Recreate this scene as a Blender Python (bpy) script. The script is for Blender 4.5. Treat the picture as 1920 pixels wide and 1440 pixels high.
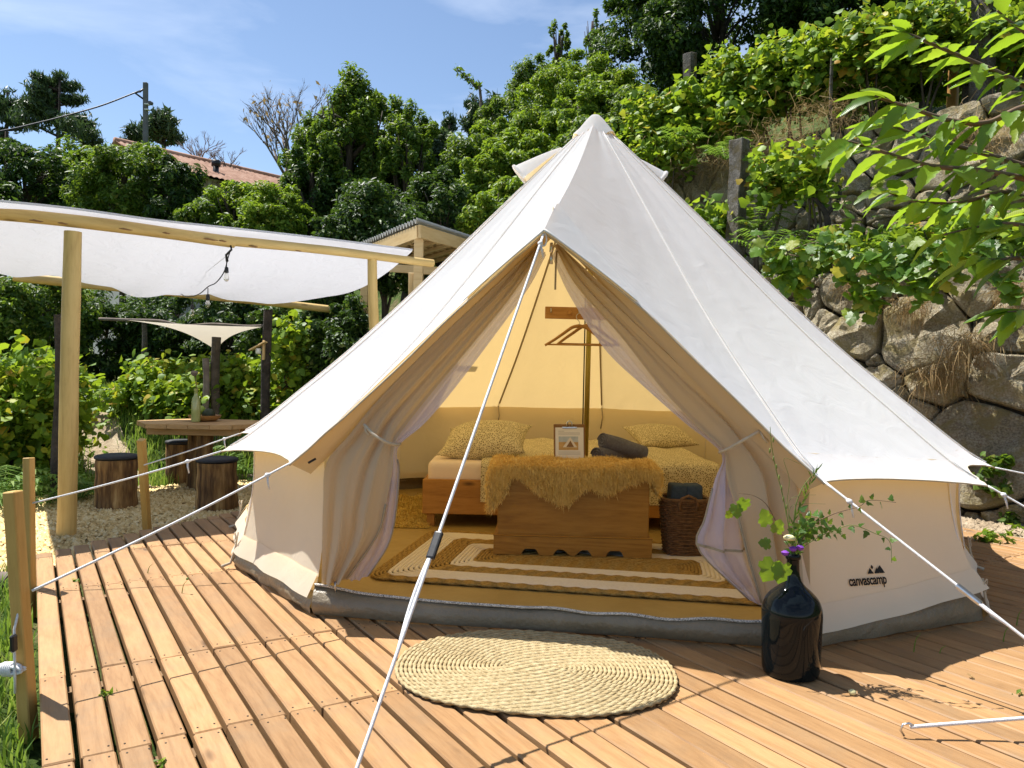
import bpy, bmesh, math, random
import numpy as np
from mathutils import Vector, Matrix, noise as mnoise
rad = math.radians
for o in list(bpy.data.objects):
    bpy.data.objects.remove(o, do_unlink=True)
scene = bpy.context.scene
col = scene.collection
# ------------------------------------------------------------------ camera
FPX = 1450.0                       # focal length in pixels of the 1920 px wide photograph
CAM = Vector((0, 0, 1.18))
PITCH, ROLL = math.atan(20 / FPX), rad(1.1)
_F = Vector((0, math.cos(PITCH), -math.sin(PITCH)))
_U0 = Vector((0, math.sin(PITCH), math.cos(PITCH))); _R0 = Vector((1, 0, 0))
_R = _R0 * math.cos(ROLL) + _U0 * math.sin(ROLL)
_U = _U0 * math.cos(ROLL) - _R0 * math.sin(ROLL)
cam_d = bpy.data.cameras.new('camera'); cam = bpy.data.objects.new('camera', cam_d); col.objects.link(cam)
cam_d.sensor_width = 36; cam_d.lens = 36 * FPX / 1920; cam_d.clip_end = 2000; cam_d.clip_start = 0.05
cam.matrix_world = Matrix(((_R.x, _U.x, -_F.x, CAM.x), (_R.y, _U.y, -_F.y, CAM.y), (_R.z, _U.z, -_F.z, CAM.z), (0, 0, 0, 1)))
scene.camera = cam
# ------------------------------------------------------------------ sky, sun, exposure
SUN = Vector((-0.39, 0.24, 0.885)).normalized()
world = bpy.data.worlds.new('World'); scene.world = world; world.use_nodes = True
nt = world.node_tree; nt.nodes.clear()
sky = nt.nodes.new('ShaderNodeTexSky'); sky.sky_type = 'NISHITA'; sky.sun_disc = False
sky.sun_elevation = math.asin(SUN.z); sky.sun_rotation = math.atan2(SUN.x, SUN.y)
sky.air_density = 1.0; sky.dust_density = 0.45; sky.ozone_density = 1.0; sky.altitude = 700
tc = nt.nodes.new('ShaderNodeTexCoord'); mp = nt.nodes.new('ShaderNodeMapping')
mp.inputs['Scale'].default_value = (1.6, 2.4, 7.0); mp.inputs['Rotation'].default_value = (0.2, 0.35, 0.6)
nz = nt.nodes.new('ShaderNodeTexNoise'); nz.inputs['Scale'].default_value = 1.5; nz.inputs['Detail'].default_value = 7; nz.inputs['Roughness'].default_value = 0.55
nz.inputs['Distortion'].default_value = 0.6
rp = nt.nodes.new('ShaderNodeValToRGB'); rp.color_ramp.elements[0].position = 0.42; rp.color_ramp.elements[1].position = 0.85
rp.color_ramp.elements[0].color = (0, 0, 0, 1); rp.color_ramp.elements[1].color = (0.45, 0.45, 0.45, 1)
mx = nt.nodes.new('ShaderNodeMix'); mx.data_type = 'RGBA'; mx.inputs['B'].default_value = (7.6, 8.2, 9.2, 1)
bg = nt.nodes.new('ShaderNodeBackground'); bg.inputs['Strength'].default_value = 0.085
out = nt.nodes.new('ShaderNodeOutputWorld')
L = nt.links.new
L(tc.outputs['Generated'], mp.inputs['Vector']); L(mp.outputs['Vector'], nz.inputs['Vector']); L(nz.outputs['Fac'], rp.inputs['Fac'])
L(rp.outputs['Color'], mx.inputs['Factor']); L(sky.outputs['Color'], mx.inputs['A']); L(mx.outputs['Result'], bg.inputs['Color']); L(bg.outputs['Background'], out.inputs['Surface'])
sun_d = bpy.data.lights.new('sun', 'SUN'); sun_d.energy = 5.0; sun_d.angle = rad(0.53); sun_d.color = (1.0, 0.965, 0.905)
sun = bpy.data.objects.new('sun', sun_d); col.objects.link(sun); sun.rotation_euler = SUN.to_track_quat('Z', 'Y').to_euler(); sun.location = (-8, 5, 18)
vs = scene.view_settings; vs.view_transform = 'Standard'; vs.look = 'None'; vs.exposure = 0.97; vs.gamma = 1; vs.use_curve_mapping = False
scene.render.engine = 'CYCLES'
scene.render.resolution_x = 1024; scene.render.resolution_y = 768
try:
    scene.cycles.max_bounces = 10; scene.cycles.diffuse_bounces = 5; scene.cycles.transmission_bounces = 8; scene.cycles.transparent_max_bounces = 12; scene.cycles.glossy_bounces = 3
except Exception: pass

# ------------------------------------------------------------------ helpers: places
def ray(px, py): return _F + _R * ((px - 960) / FPX) - _U * ((py - 720) / FPX)
def at(px, py, Y):
    d = ray(px, py); return CAM + d * (Y / d.y)
def gnd(px, py, z=0.0):
    d = ray(px, py); return CAM + d * ((z - CAM.z) / d.z)
def ss(x, a, b):
    t = min(1, max(0, (x - a) / (b - a))); return t * t * (3 - 2 * t)
def lerp(a, b, t): return a + (b - a) * t
W_P, W_N, W_U = Vector((6.2, 4.6)), Vector((0.73, 0.683)), Vector((-0.683, 0.73))
def gh(x, y):
    dx, dy = x - W_P.x, y - W_P.y
    d = W_N.x * dx + W_N.y * dy; k = W_U.x * dx + W_U.y * dy
    w = 0.25 + 3.0 * ss(k, 9, 16)
    base = -0.17 + 0.13 * ss(x, 2.4, 3.3) * ss(y, 4.0, 5.5)
    h = base + 2.35 * ss(d, 0.36, 0.40 + w) + 2.0 * ss(d, 2.7, 2.74 + w)
    h += 0.42 * max(0, min(d, 45) - 3.6) + 0.06 * math.sin(x * .9 + y * .4) * ss(abs(d), 3, 8) * ss(math.hypot(x, y), 9, 14)
    h += 0.95 * ss(y, 8.8, 11.0) * ss(-x, 0.8, 2.5) * (1 - ss(d, -1.0, 1.0))
    return h
# ------------------------------------------------------------------ helpers: objects
ORG = {}; MW = {}
def link(o):
    col.objects.link(o); return o
def tag(o, label=None, cat=None, group=None, kind=None):
    if label: o['label'] = label
    if cat: o['category'] = cat
    if group: o['group'] = group
    if kind: o['kind'] = kind
    return o
def thing(name, label, cat, loc, group=None):
    o = link(bpy.data.objects.new(name, None)); o.location = Vector(loc); o.empty_display_size = 0.1
    ORG[o.name] = Vector(loc); MW[o.name] = Matrix.Translation(Vector(loc)); return tag(o, label, cat, group)
def mk(name, V, F, mat, parent=None, smooth=False, sharp=None, loc=None):
    V = np.asarray([tuple(v) for v in V] if not isinstance(V, np.ndarray) else V, dtype=float)
    if parent is not None: org = ORG[parent.name]
    elif loc is not None: org = Vector(loc)
    else:
        lo, hi = V.min(0), V.max(0); org = Vector(((lo[0] + hi[0]) / 2, (lo[1] + hi[1]) / 2, lo[2]))
    if parent is not None:
        mi = np.array(MW[parent.name].inverted()); V = V @ mi[:3, :3].T + mi[:3, 3]
    else: V = V - np.array(org)
    me = bpy.data.meshes.new(name)
    if isinstance(F, np.ndarray):
        nf, k = F.shape
        me.vertices.add(len(V)); me.vertices.foreach_set('co', V.astype(np.float32).ravel())
        me.loops.add(nf * k); me.loops.foreach_set('vertex_index', F.astype(np.int32).ravel())
        me.polygons.add(nf); me.polygons.foreach_set('loop_start', np.arange(0, nf * k, k, dtype=np.int32))
        me.update(calc_edges=True)
    else:
        me.from_pydata(V.tolist(), [], F); me.update()
    if smooth:
        me.polygons.foreach_set('use_smooth', np.ones(len(me.polygons), dtype=bool))
        if sharp: me.set_sharp_from_angle(angle=rad(sharp))
    me.materials.append(mat)
    o = link(bpy.data.objects.new(name, me))
    if parent is not None: o.parent = parent
    else: o.location = org
    ORG[o.name] = Vector(org); MW[o.name] = MW[parent.name].copy() if parent is not None else Matrix.Translation(org); return o
def place(name, me, M, parent=None, mat=None):
    """an object with its own local mesh, M = world matrix (parents are pure translations)"""
    if mat is not None and not me.materials: me.materials.append(mat)
    o = link(bpy.data.objects.new(name, me))
    if parent is not None:
        o.parent = parent; o.matrix_basis = MW[parent.name].inverted() @ M
    else: o.matrix_basis = M
    ORG[o.name] = M.to_translation(); MW[o.name] = M.copy(); return o
def frame(p0, p1, up=Vector((0, 0, 1))):
    x = (Vector(p1) - Vector(p0)); Ln = x.length; x.normalize()
    y = up.cross(x)
    if y.length < 1e-4: y = Vector((0, 1, 0)).cross(x)
    y.normalize(); z = x.cross(y)
    return Matrix(((x.x, y.x, z.x, p0[0]), (x.y, y.y, z.y, p0[1]), (x.z, y.z, z.z, p0[2]), (0, 0, 0, 1))), Ln
def boxmesh(name, sx, sy, sz, b=0.004, seg=1, origin=(0.5, 0.5, 0.5), jit=0, rng=None):
    bm = bmesh.new(); bmesh.ops.create_cube(bm, size=1)
    for v in bm.verts:
        v.co = Vector(((v.co.x + .5 - origin[0]) * sx, (v.co.y + .5 - origin[1]) * sy, (v.co.z + .5 - origin[2]) * sz))
        if jit: v.co += Vector([rng.uniform(-jit, jit) for _ in range(3)])
    if b: bmesh.ops.bevel(bm, geom=list(bm.edges), offset=b, segments=seg, affect='EDGES', profile=0.6)
    me = bpy.data.meshes.new(name); bm.to_mesh(me); bm.free(); return me
def board(name, p0, p1, w, t, mat, parent=None, b=0.004, up=Vector((0, 0, 1)), seg=1):
    """a board of width w and thickness t along p0-p1 (centre line)"""
    M, Ln = frame(p0, p1, up)
    return place(name, boxmesh(name, Ln, w, t, min(b, w * .3, t * .3), seg, (0, .5, .5)), M, parent, mat)
def boxat(name, c, s, mat, parent=None, b=0.004, rz=0, seg=1):
    """box: c = centre of its bottom face"""
    return place(name, boxmesh(name, s[0], s[1], s[2], b, seg, (.5, .5, 0)), Matrix.Translation(Vector(c)) @ Matrix.Rotation(rz, 4, 'Z'), parent, mat)
def tube(pts, r, n=8, cap=True, wob=None):
    pts = [Vector(p) for p in pts]; m = len(pts)
    rs = [r] * m if not hasattr(r, '__len__') else r
    V, F = [], []; nrm = None
    for i, p in enumerate(pts):
        t = (pts[min(i + 1, m - 1)] - pts[max(i - 1, 0)]).normalized()
        if nrm is None:
            nrm = t.orthogonal().normalized()
        else:
            nrm = (nrm - t * nrm.dot(t)); nrm = nrm.normalized() if nrm.length > 1e-6 else t.orthogonal().normalized()
        bn = t.cross(nrm)
        for k in range(n):
            a = 2 * math.pi * k / n; rr = rs[i] * (wob(i, a) if wob else 1)
            V.append(p + (nrm * math.cos(a) + bn * math.sin(a)) * rr)
    for i in range(m - 1):
        for k in range(n):
            k2 = (k + 1) % n
            F.append((i * n + k, i * n + k2, (i + 1) * n + k2, (i + 1) * n + k))
    if cap:
        F.append(tuple(range(n - 1, -1, -1))); F.append(tuple((m - 1) * n + k for k in range(n)))
    return V, F
def join(parts):
    V, F = [], []
    for v, f in parts:
        b = len(V); V.extend(v); F.extend([tuple(i + b for i in q) for q in f])
    return V, F
def grid(rows):
    m, n = len(rows), len(rows[0]); V = [p for r in rows for p in r]
    F = [(i * n + j, i * n + j + 1, (i + 1) * n + j + 1, (i + 1) * n + j) for i in range(m - 1) for j in range(n - 1)]
    return V, F
def lathe(prof, c, n=32, sx=1, sy=1):
    V, F = [], []
    for r, z in prof:
        for k in range(n):
            a = 2 * math.pi * k / n; V.append((c[0] + r * sx * math.cos(a), c[1] + r * sy * math.sin(a), c[2] + z))
    m = len(prof)
    for i in range(m - 1):
        for k in range(n):
            k2 = (k + 1) % n; F.append((i * n + k, i * n + k2, (i + 1) * n + k2, (i + 1) * n + k))
    F.append(tuple(range(n - 1, -1, -1))); F.append(tuple((m - 1) * n + k for k in range(n)))
    return V, F
def spline(P, n):
    """Catmull-Rom through P, n samples"""
    P = [Vector(p) for p in P]; m = len(P); out = []
    for i in range(n):
        f = i / (n - 1) * (m - 1); k = min(int(f), m - 2); t = f - k
        p1, p2 = P[k], P[k + 1]; p0 = P[k - 1] if k > 0 else p1 * 2 - p2; p3 = P[k + 2] if k + 2 < m else p2 * 2 - p1
        out.append(0.5 * ((2 * p1) + (p2 - p0) * t + (2 * p0 - 5 * p1 + 4 * p2 - p3) * t * t + (3 * p1 - p0 - 3 * p2 + p3) * t ** 3))
    return out
def log(name, p0, p1, r0, r1, mat, parent=None, wob=0.05, seed=0, n=14, m=18, bend=0.0):
    """a round log, its grain along local X"""
    M, Ln = frame(p0, p1); rng = random.Random(seed); ph = [rng.uniform(0, 6.28) for _ in range(6)]
    pts = [Vector((Ln * i / (m - 1), bend * math.sin(i / (m - 1) * 7 + ph[0]), bend * math.sin(i / (m - 1) * 5 + ph[1]))) for i in range(m)]
    rs = [lerp(r0, r1, i / (m - 1)) * (1 + wob * .6 * math.sin(i * .9 + ph[2])) for i in range(m)]
    V, F = tube(pts, rs, n, True, lambda i, a: 1 + wob * math.sin(2 * a + ph[3] + i * .12) + wob * .7 * math.sin(3 * a + ph[4] - i * .2) + wob * .35 * math.sin(7 * a + ph[5]))
    me = bpy.data.meshes.new(name); me.from_pydata([tuple(v) for v in V], [], F)
    me.polygons.foreach_set('use_smooth', np.ones(len(me.polygons), dtype=bool)); me.set_sharp_from_angle(angle=rad(50))
    return place(name, me, M, parent, mat)

# ------------------------------------------------------------------ helpers: materials
def new_mat(name):
    m = bpy.data.materials.new(name); m.use_nodes = True; t = m.node_tree; t.nodes.clear(); return m, t
def nd(t, ty, ins=None, **props):
    n = t.nodes.new(ty)
    for k, v in props.items(): setattr(n, k, v)
    for k, v in (ins or {}).items():
        if isinstance(v, bpy.types.NodeSocket): t.links.new(v, n.inputs[k])
        else: n.inputs[k].default_value = v
    return n
def c4(c): return (c[0], c[1], c[2], 1)
def ramp(t, fac, stops):
    r = t.nodes.new('ShaderNodeValToRGB'); e = r.color_ramp.elements
    while len(e) < len(stops): e.new(0.5)
    for i, (p, c) in enumerate(stops): e[i].position = p; e[i].color = c4(c)
    t.links.new(fac, r.inputs['Fac']); return r.outputs['Color']
def coords(t, scale=(1, 1, 1), kind='Object'):
    tc = t.nodes.new('ShaderNodeTexCoord'); m = t.nodes.new('ShaderNodeMapping'); m.inputs['Scale'].default_value = scale
    t.links.new(tc.outputs[kind], m.inputs['Vector']); return m.outputs['Vector']
def mixc(t, fac, a, b, blend='MIX'):
    m = t.nodes.new('ShaderNodeMix'); m.data_type = 'RGBA'; m.blend_type = blend
    for k, v in (('Factor', fac), ('A', a), ('B', b)):
        if isinstance(v, bpy.types.NodeSocket): t.links.new(v, m.inputs[k])
        elif k == 'Factor': m.inputs[k].default_value = v
        else: m.inputs[k].default_value = c4(v)
    return m.outputs['Result']
def finish(t, shader):
    o = t.nodes.new('ShaderNodeOutputMaterial'); t.links.new(shader, o.inputs['Surface'])
def pmat(name, stops, scale=6, rough=0.7, bump=0.2, bscale=30, stretch=(1, 1, 1), rnd=0.0, spec=0.3, detail=6, metallic=0, dist=0.01, coat=0):
    m, t = new_mat(name); v = coords(t, stretch)
    n1 = nd(t, 'ShaderNodeTexNoise', {'Vector': v, 'Scale': scale, 'Detail': detail, 'Roughness': 0.6})
    c = ramp(t, n1.outputs['Fac'], stops)
    if rnd:
        oi = t.nodes.new('ShaderNodeObjectInfo')
        mr = nd(t, 'ShaderNodeMapRange', {'Value': oi.outputs['Random'], 'To Min': 1 - rnd, 'To Max': 1 + rnd})
        h = nd(t, 'ShaderNodeHueSaturation', {'Color': c, 'Value': mr.outputs['Result']}); c = h.outputs['Color']
    p = nd(t, 'ShaderNodeBsdfPrincipled', {'Base Color': c, 'Roughness': rough, 'Specular IOR Level': spec, 'Metallic': metallic, 'Coat Weight': coat})
    if bump:
        n2 = nd(t, 'ShaderNodeTexNoise', {'Vector': v, 'Scale': bscale, 'Detail': 5, 'Roughness': 0.65})
        b = nd(t, 'ShaderNodeBump', {'Height': n2.outputs['Fac'], 'Strength': bump, 'Distance': dist}); t.links.new(b.outputs['Normal'], p.inputs['Normal'])
    finish(t, p.outputs['BSDF']); return m
def wood(name, c_dark, c_mid, c_light, axis='X', scale=7, rough=0.55, rnd=0.12, bump=0.25, spec=0.3, ring=14, knots=True, weather=0.0):
    m, t = new_mat(name)
    a = {'X': (.12, 1, 1), 'Y': (1, .12, 1), 'Z': (1, 1, .12)}[axis]
    oi = t.nodes.new('ShaderNodeObjectInfo'); tc = t.nodes.new('ShaderNodeTexCoord')
    add = nd(t, 'ShaderNodeVectorMath', {0: tc.outputs['Object']}, operation='ADD')
    cb = nd(t, 'ShaderNodeCombineXYZ'); mu = nd(t, 'ShaderNodeMath', {0: oi.outputs['Random'], 1: 37.0}, operation='MULTIPLY')
    for k in 'XYZ': t.links.new(mu.outputs[0], cb.inputs[k])
    t.links.new(cb.outputs[0], add.inputs[1])
    mp = nd(t, 'ShaderNodeMapping', {'Vector': add.outputs[0], 'Scale': a}); v = mp.outputs['Vector']
    n1 = nd(t, 'ShaderNodeTexNoise', {'Vector': v, 'Scale': scale, 'Detail': 4, 'Roughness': 0.55, 'Distortion': 0.4})
    st = nd(t, 'ShaderNodeMath', {0: n1.outputs['Fac'], 1: ring}, operation='MULTIPLY')
    fr = nd(t, 'ShaderNodeMath', {0: st.outputs[0]}, operation='PINGPONG'); fr.inputs[1].default_value = 1.0
    n2 = nd(t, 'ShaderNodeTexNoise', {'Vector': v, 'Scale': scale * 16, 'Detail': 5, 'Roughness': 0.7})
    big = nd(t, 'ShaderNodeTexNoise', {'Vector': tc.outputs['Object'], 'Scale': 1.7, 'Detail': 3})
    c = ramp(t, fr.outputs[0], [(0.0, c_light), (0.6, c_mid), (1.0, c_dark)])
    c = mixc(t, 0.55, c, ramp(t, n2.outputs['Fac'], [(0.3, c_dark), (0.5, c_mid), (0.75, c_light)]))
    c = mixc(t, 0.35, c, ramp(t, big.outputs['Fac'], [(0.3, c_mid), (0.7, c_light)]))
    if weather:
        wn = nd(t, 'ShaderNodeTexNoise', {'Vector': add.outputs[0], 'Scale': 3.1, 'Detail': 7, 'Roughness': 0.7})
        c = mixc(t, ramp(t, wn.outputs['Fac'], [(.48, (0, 0, 0)), (.72, (weather, weather, weather))]), c, (.20, .145, .09))
    if knots:
        ks = {'X': (.35, 1, 1), 'Y': (1, .35, 1), 'Z': (1, 1, .35)}[axis]
        mk_ = nd(t, 'ShaderNodeMapping', {'Vector': add.outputs[0], 'Scale': ks})
        vo = nd(t, 'ShaderNodeTexVoronoi', {'Vector': mk_.outputs['Vector'], 'Scale': 5.5, 'Randomness': 1.0})
        c = mixc(t, ramp(t, vo.outputs['Distance'], [(.035, (.85, .85, .85)), (.12, (0, 0, 0))]), c, tuple(x * .35 for x in c_dark))
    mr = nd(t, 'ShaderNodeMapRange', {'Value': oi.outputs['Random'], 'To Min': 1 - rnd, 'To Max': 1 + rnd})
    h = nd(t, 'ShaderNodeHueSaturation', {'Color': c, 'Value': mr.outputs['Result']}); c = h.outputs['Color']
    p = nd(t, 'ShaderNodeBsdfPrincipled', {'Base Color': c, 'Roughness': rough, 'Specular IOR Level': spec})
    b = nd(t, 'ShaderNodeBump', {'Height': n2.outputs['Fac'], 'Strength': bump, 'Distance': 0.004}); t.links.new(b.outputs['Normal'], p.inputs['Normal'])
    finish(t, p.outputs['BSDF']); return m
def cloth(name, c, tr, fac=0.35, bump=0.08, bscale=900, rough=0.9, transp=0.0, soft=0.25, c2=None):
    """woven cloth that lets light through"""
    m, t = new_mat(name); v = coords(t)
    n0 = nd(t, 'ShaderNodeTexNoise', {'Vector': v, 'Scale': 3.0, 'Detail': 4})
    cc = ramp(t, n0.outputs['Fac'], [(0.3, tuple(x * .95 for x in c)), (0.7, c)]) if c2 is None else ramp(t, n0.outputs['Fac'], [(0.35, c2), (0.65, c)])
    n1 = nd(t, 'ShaderNodeTexNoise', {'Vector': v, 'Scale': bscale, 'Detail': 2}); n2 = nd(t, 'ShaderNodeTexNoise', {'Vector': v, 'Scale': 6, 'Detail': 4, 'Distortion': 1.0})
    hs = nd(t, 'ShaderNodeMath', {0: n2.outputs['Fac'], 1: n1.outputs['Fac']}, operation='ADD')
    b = nd(t, 'ShaderNodeBump', {'Height': n2.outputs['Fac'], 'Strength': soft, 'Distance': 0.02})
    b2 = nd(t, 'ShaderNodeBump', {'Height': n1.outputs['Fac'], 'Strength': bump, 'Distance': 0.002, 'Normal': b.outputs['Normal']})
    d = nd(t, 'ShaderNodeBsdfDiffuse', {'Color': cc, 'Roughness': rough, 'Normal': b2.outputs['Normal']})
    tl = nd(t, 'ShaderNodeBsdfTranslucent', {'Color': c4(tr), 'Normal': b.outputs['Normal']})
    ms = nd(t, 'ShaderNodeMixShader', {0: fac, 1: d.outputs[0], 2: tl.outputs[0]}); sh = ms.outputs[0]
    if transp:
        tp = nd(t, 'ShaderNodeBsdfTransparent'); m2 = nd(t, 'ShaderNodeMixShader', {0: transp, 1: sh, 2: tp.outputs[0]}); sh = m2.outputs[0]
    finish(t, sh); return m
def leafmat(name, stops, trans=0.35, tcol=(0.25, 0.4, 0.03), rough=0.38, spec=0.5):
    m, t = new_mat(name)
    g = t.nodes.new('ShaderNodeNewGeometry')
    c = ramp(t, g.outputs['Random Per Island'], stops)
    p = nd(t, 'ShaderNodeBsdfPrincipled', {'Base Color': c, 'Roughness': rough, 'Specular IOR Level': spec})
    tcn = mixc(t, 0.55, c, tcol); tl = nd(t, 'ShaderNodeBsdfTranslucent', {'Color': tcn})
    ms = nd(t, 'ShaderNodeMixShader', {0: trans, 1: p.outputs[0], 2: tl.outputs[0]}); finish(t, ms.outputs[0]); return m
# ------------------------------------------------------------------ materials
M = {}
M['canvas'] = cloth('canvas', (0.87, 0.87, 0.87), (0.94, 0.66, 0.27), 0.23)
M['wall_canvas'] = cloth('wall_canvas', (0.89, 0.80, 0.645), (0.95, 0.70, 0.30), 0.30)
M['curtain'] = cloth('curtain_canvas', (0.60, 0.505, 0.36), (0.74, 0.50, 0.18), 0.28)
M['gauze'] = cloth('gauze', (0.72, 0.68, 0.82), (0.74, 0.70, 0.84), 0.45, transp=0.22, bump=0)
M['shade'] = cloth('shade_sail', (0.60, 0.60, 0.63), (0.46, 0.46, 0.49), 0.42, soft=0.8)
M['sail'] = cloth('beige_sail', (0.80, 0.70, 0.54), (0.80, 0.70, 0.52), 0.25)
M['thread'] = pmat('stitch_thread', [(0.3, (.60, .585, .55)), (0.7, (.68, .665, .63))], 40, 0.9, 0)
M['trim'] = pmat('canvas_trim', [(0.3, (.44, .37, .27)), (0.7, (.54, .46, .35))], 40, 0.9, 0.1)
M['tape'] = pmat('zip_tape', [(0.3, (.30, .25, .17)), (0.7, (.40, .33, .24))], 60, 0.8, 0.2, 300)
M['zip'] = pmat('zip_teeth', [(0.40, (.08, .07, .06)), (0.55, (.75, .70, .62))], 260, 0.5, 0.3, 300, detail=1)
M['steel'] = pmat('steel', [(0.3, (.5, .5, .5)), (0.7, (.65, .65, .66))], 20, 0.3, 0, metallic=1)
M['groundsheet'] = pmat('groundsheet', [(0.3, (.17, .135, .085)), (0.7, (.25, .20, .13))], 4, 0.42, 0.8, 7, spec=0.45, dist=0.03)
M['floor'] = pmat('groundsheet_floor', [(0.3, (.36, .24, .07)), (0.7, (.46, .32, .105))], 3, 0.5, 0.3, 7, spec=0.4, dist=0.03)
M['rope'] = pmat('white_rope', [(0.35, (.66, .65, .66)), (0.65, (.82, .82, .82))], 120, 0.8, 0.5, 500)
M['black'] = pmat('black_plastic', [(0.3, (.012, .012, .013)), (0.7, (.022, .022, .024))], 20, 0.4, 0.05)
M['ink'] = pmat('black_ink', [(0.3, (.012, .012, .012)), (0.7, (.02, .02, .02))], 20, 0.8, 0)
M['deck'] = wood('deck_wood', (.20, .098, .035), (.32, .172, .070), (.40, .238, .108), 'X', 6, 0.6, 0.20, weather=0.45)
M['joist'] = wood('joist_wood', (.12, .07, .035), (.20, .12, .06), (.28, .18, .09), 'X', 6, 0.8)
M['pole_wood'] = wood('peeled_log', (.34, .20, .06), (.54, .365, .125), (.64, .46, .185), 'X', 3, 0.6, 0.08, 0.3)
M['stake'] = wood('stake_wood', (.30, .16, .035), (.45, .265, .07), (.54, .345, .11), 'X', 5, 0.6, 0.08)
M['table'] = wood('table_wood', (.30, .16, .06), (.44, .26, .11), (.55, .35, .16), 'X', 5, 0.6, 0.15)
M['bed'] = wood('bed_wood', (.22, .09, .018), (.42, .20, .042), (.54, .28, .068), 'X', 5, 0.5, 0.1)
M['chest'] = wood('chest_wood', (.20, .08, .011), (.36, .17, .025), (.46, .24, .045), 'X', 4.5, 0.45, 0.04, ring=20)
M['logbark'] = pmat('stool_log', [(.34, (.045, .022, .010)), (.46, (.15, .078, .028)), (.56, (.27, .15, .052)), (.68, (.46, .30, .12))], 16, 0.85, 1.0, 40, stretch=(.10, 1, 1), rnd=.1, detail=8, dist=.015)
M['endgrain'] = pmat('end_grain', [(0.3, (.25, .15, .06)), (0.7, (.4, .26, .12))], 30, 0.8, 0.2)
M['cushion'] = pmat('black_cushion', [(0.3, (.018, .019, .022)), (0.7, (.03, .031, .036))], 30, 0.6, 0.25, 300)
M['brass'] = pmat('brass_pole', [(0.3, (.42, .33, .06)), (0.7, (.52, .42, .10))], 8, 0.35, 0, metallic=0.7)
M['hanger'] = wood('hanger_wood', (.25, .11, .03), (.40, .20, .06), (.5, .28, .1), 'X', 8, 0.4)
M['mattress'] = pmat('mattress_sheet', [(0.3, (.84, .70, .58)), (0.7, (.90, .77, .65))], 4, 0.9, 0.3, 8, dist=0.03)
def spots(name, base, dark, scale=55):
    m, t = new_mat(name); v = coords(t)
    vo = nd(t, 'ShaderNodeTexVoronoi', {'Vector': v, 'Scale': scale}, feature='DISTANCE_TO_EDGE')
    c = ramp(t, vo.outputs['Distance'], [(0.10, base), (0.22, dark)])
    n = nd(t, 'ShaderNodeTexNoise', {'Vector': v, 'Scale': 5.0, 'Detail': 3})
    b = nd(t, 'ShaderNodeBump', {'Height': n.outputs['Fac'], 'Strength': 0.4, 'Distance': 0.03})
    p = nd(t, 'ShaderNodeBsdfPrincipled', {'Base Color': c, 'Roughness': 0.9, 'Specular IOR Level': 0.1, 'Normal': b.outputs['Normal']})
    finish(t, p.outputs[0]); return m
M['spots'] = spots('spotted_cloth', (.74, .66, .42), (.27, .21, .11), 70)
M['fur'] = pmat('sheepskin', [(0.3, (.78, .54, .16)), (0.7, (.92, .70, .27))], 18, 0.8, 0, spec=0.2)
M['yfur'] = pmat('fluffy_mat', [(0.3, (.60, .42, .10)), (0.7, (.74, .56, .17))], 18, 0.9, 0, spec=0.2)
M['jute'] = pmat('jute', [(0.3, (.25, .145, .035)), (0.5, (.42, .265, .07)), (0.75, (.54, .37, .125))], 60, 0.9, 0.6, 200)
M['cotton'] = pmat('white_cotton', [(0.3, (.78, .70, .56)), (0.7, (.86, .79, .66))], 60, 0.95, 0.4, 300)
M['straw'] = pmat('straw_braid', [(0.25, (.20, .14, .06)), (0.45, (.37, .28, .14)), (0.75, (.50, .41, .24))], 45, 0.75, 0.6, 160)
M['wicker'] = pmat('wicker', [(0.3, (.10, .05, .022)), (0.7, (.24, .13, .06))], 40, 0.6, 0.4, 200)
M['towel'] = pmat('blue_grey_towel', [(0.3, (.15, .155, .20)), (0.7, (.22, .225, .28))], 60, 0.95, 0.8, 500)
M['towel2'] = pmat('dark_blue_towel', [(0.3, (.05, .08, .13)), (0.7, (.08, .12, .18))], 60, 0.95, 0.8, 500)
M['paper'] = pmat('paper', [(0.3, (.76, .74, .72)), (0.7, (.8, .79, .78))], 4, 0.9, 0)
M['grey_ink'] = pmat('grey_ink', [(0.3, (.35, .35, .35)), (0.7, (.4, .4, .4))], 4, 0.9, 0)
M['hardboard'] = pmat('hardboard', [(0.3, (.20, .10, .035)), (0.7, (.27, .14, .05))], 60, 0.6, 0.1)
M['bottle'] = pmat('black_glass', [(0.3, (.0035, .005, .006)), (0.7, (.005, .008, .009))], 3, 0.05, 0, spec=0.22)
M['clear_glass'] = pmat('green_tinted_glass', [(0.3, (.28, .30, .10)), (0.7, (.36, .38, .14))], 5, 0.1, 0, spec=0.8)
M['white_glass'] = pmat('opal_glass', [(0.3, (.75, .75, .72)), (0.7, (.8, .8, .78))], 5, 0.25, 0, spec=0.5)
def glassmat(name, c):
    m, t = new_mat(name)
    g = nd(t, 'ShaderNodeBsdfGlass', {'Color': c4(c), 'Roughness': 0.02, 'IOR': 1.45}); tp = nd(t, 'ShaderNodeBsdfTransparent', {'Color': c4((.95, .95, .93))})
    ms = nd(t, 'ShaderNodeMixShader', {0: 0.6, 1: g.outputs[0], 2: tp.outputs[0]}); finish(t, ms.outputs[0]); return m
M['bulb'] = glassmat('bulb_glass', (.95, .93, .88))
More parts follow.
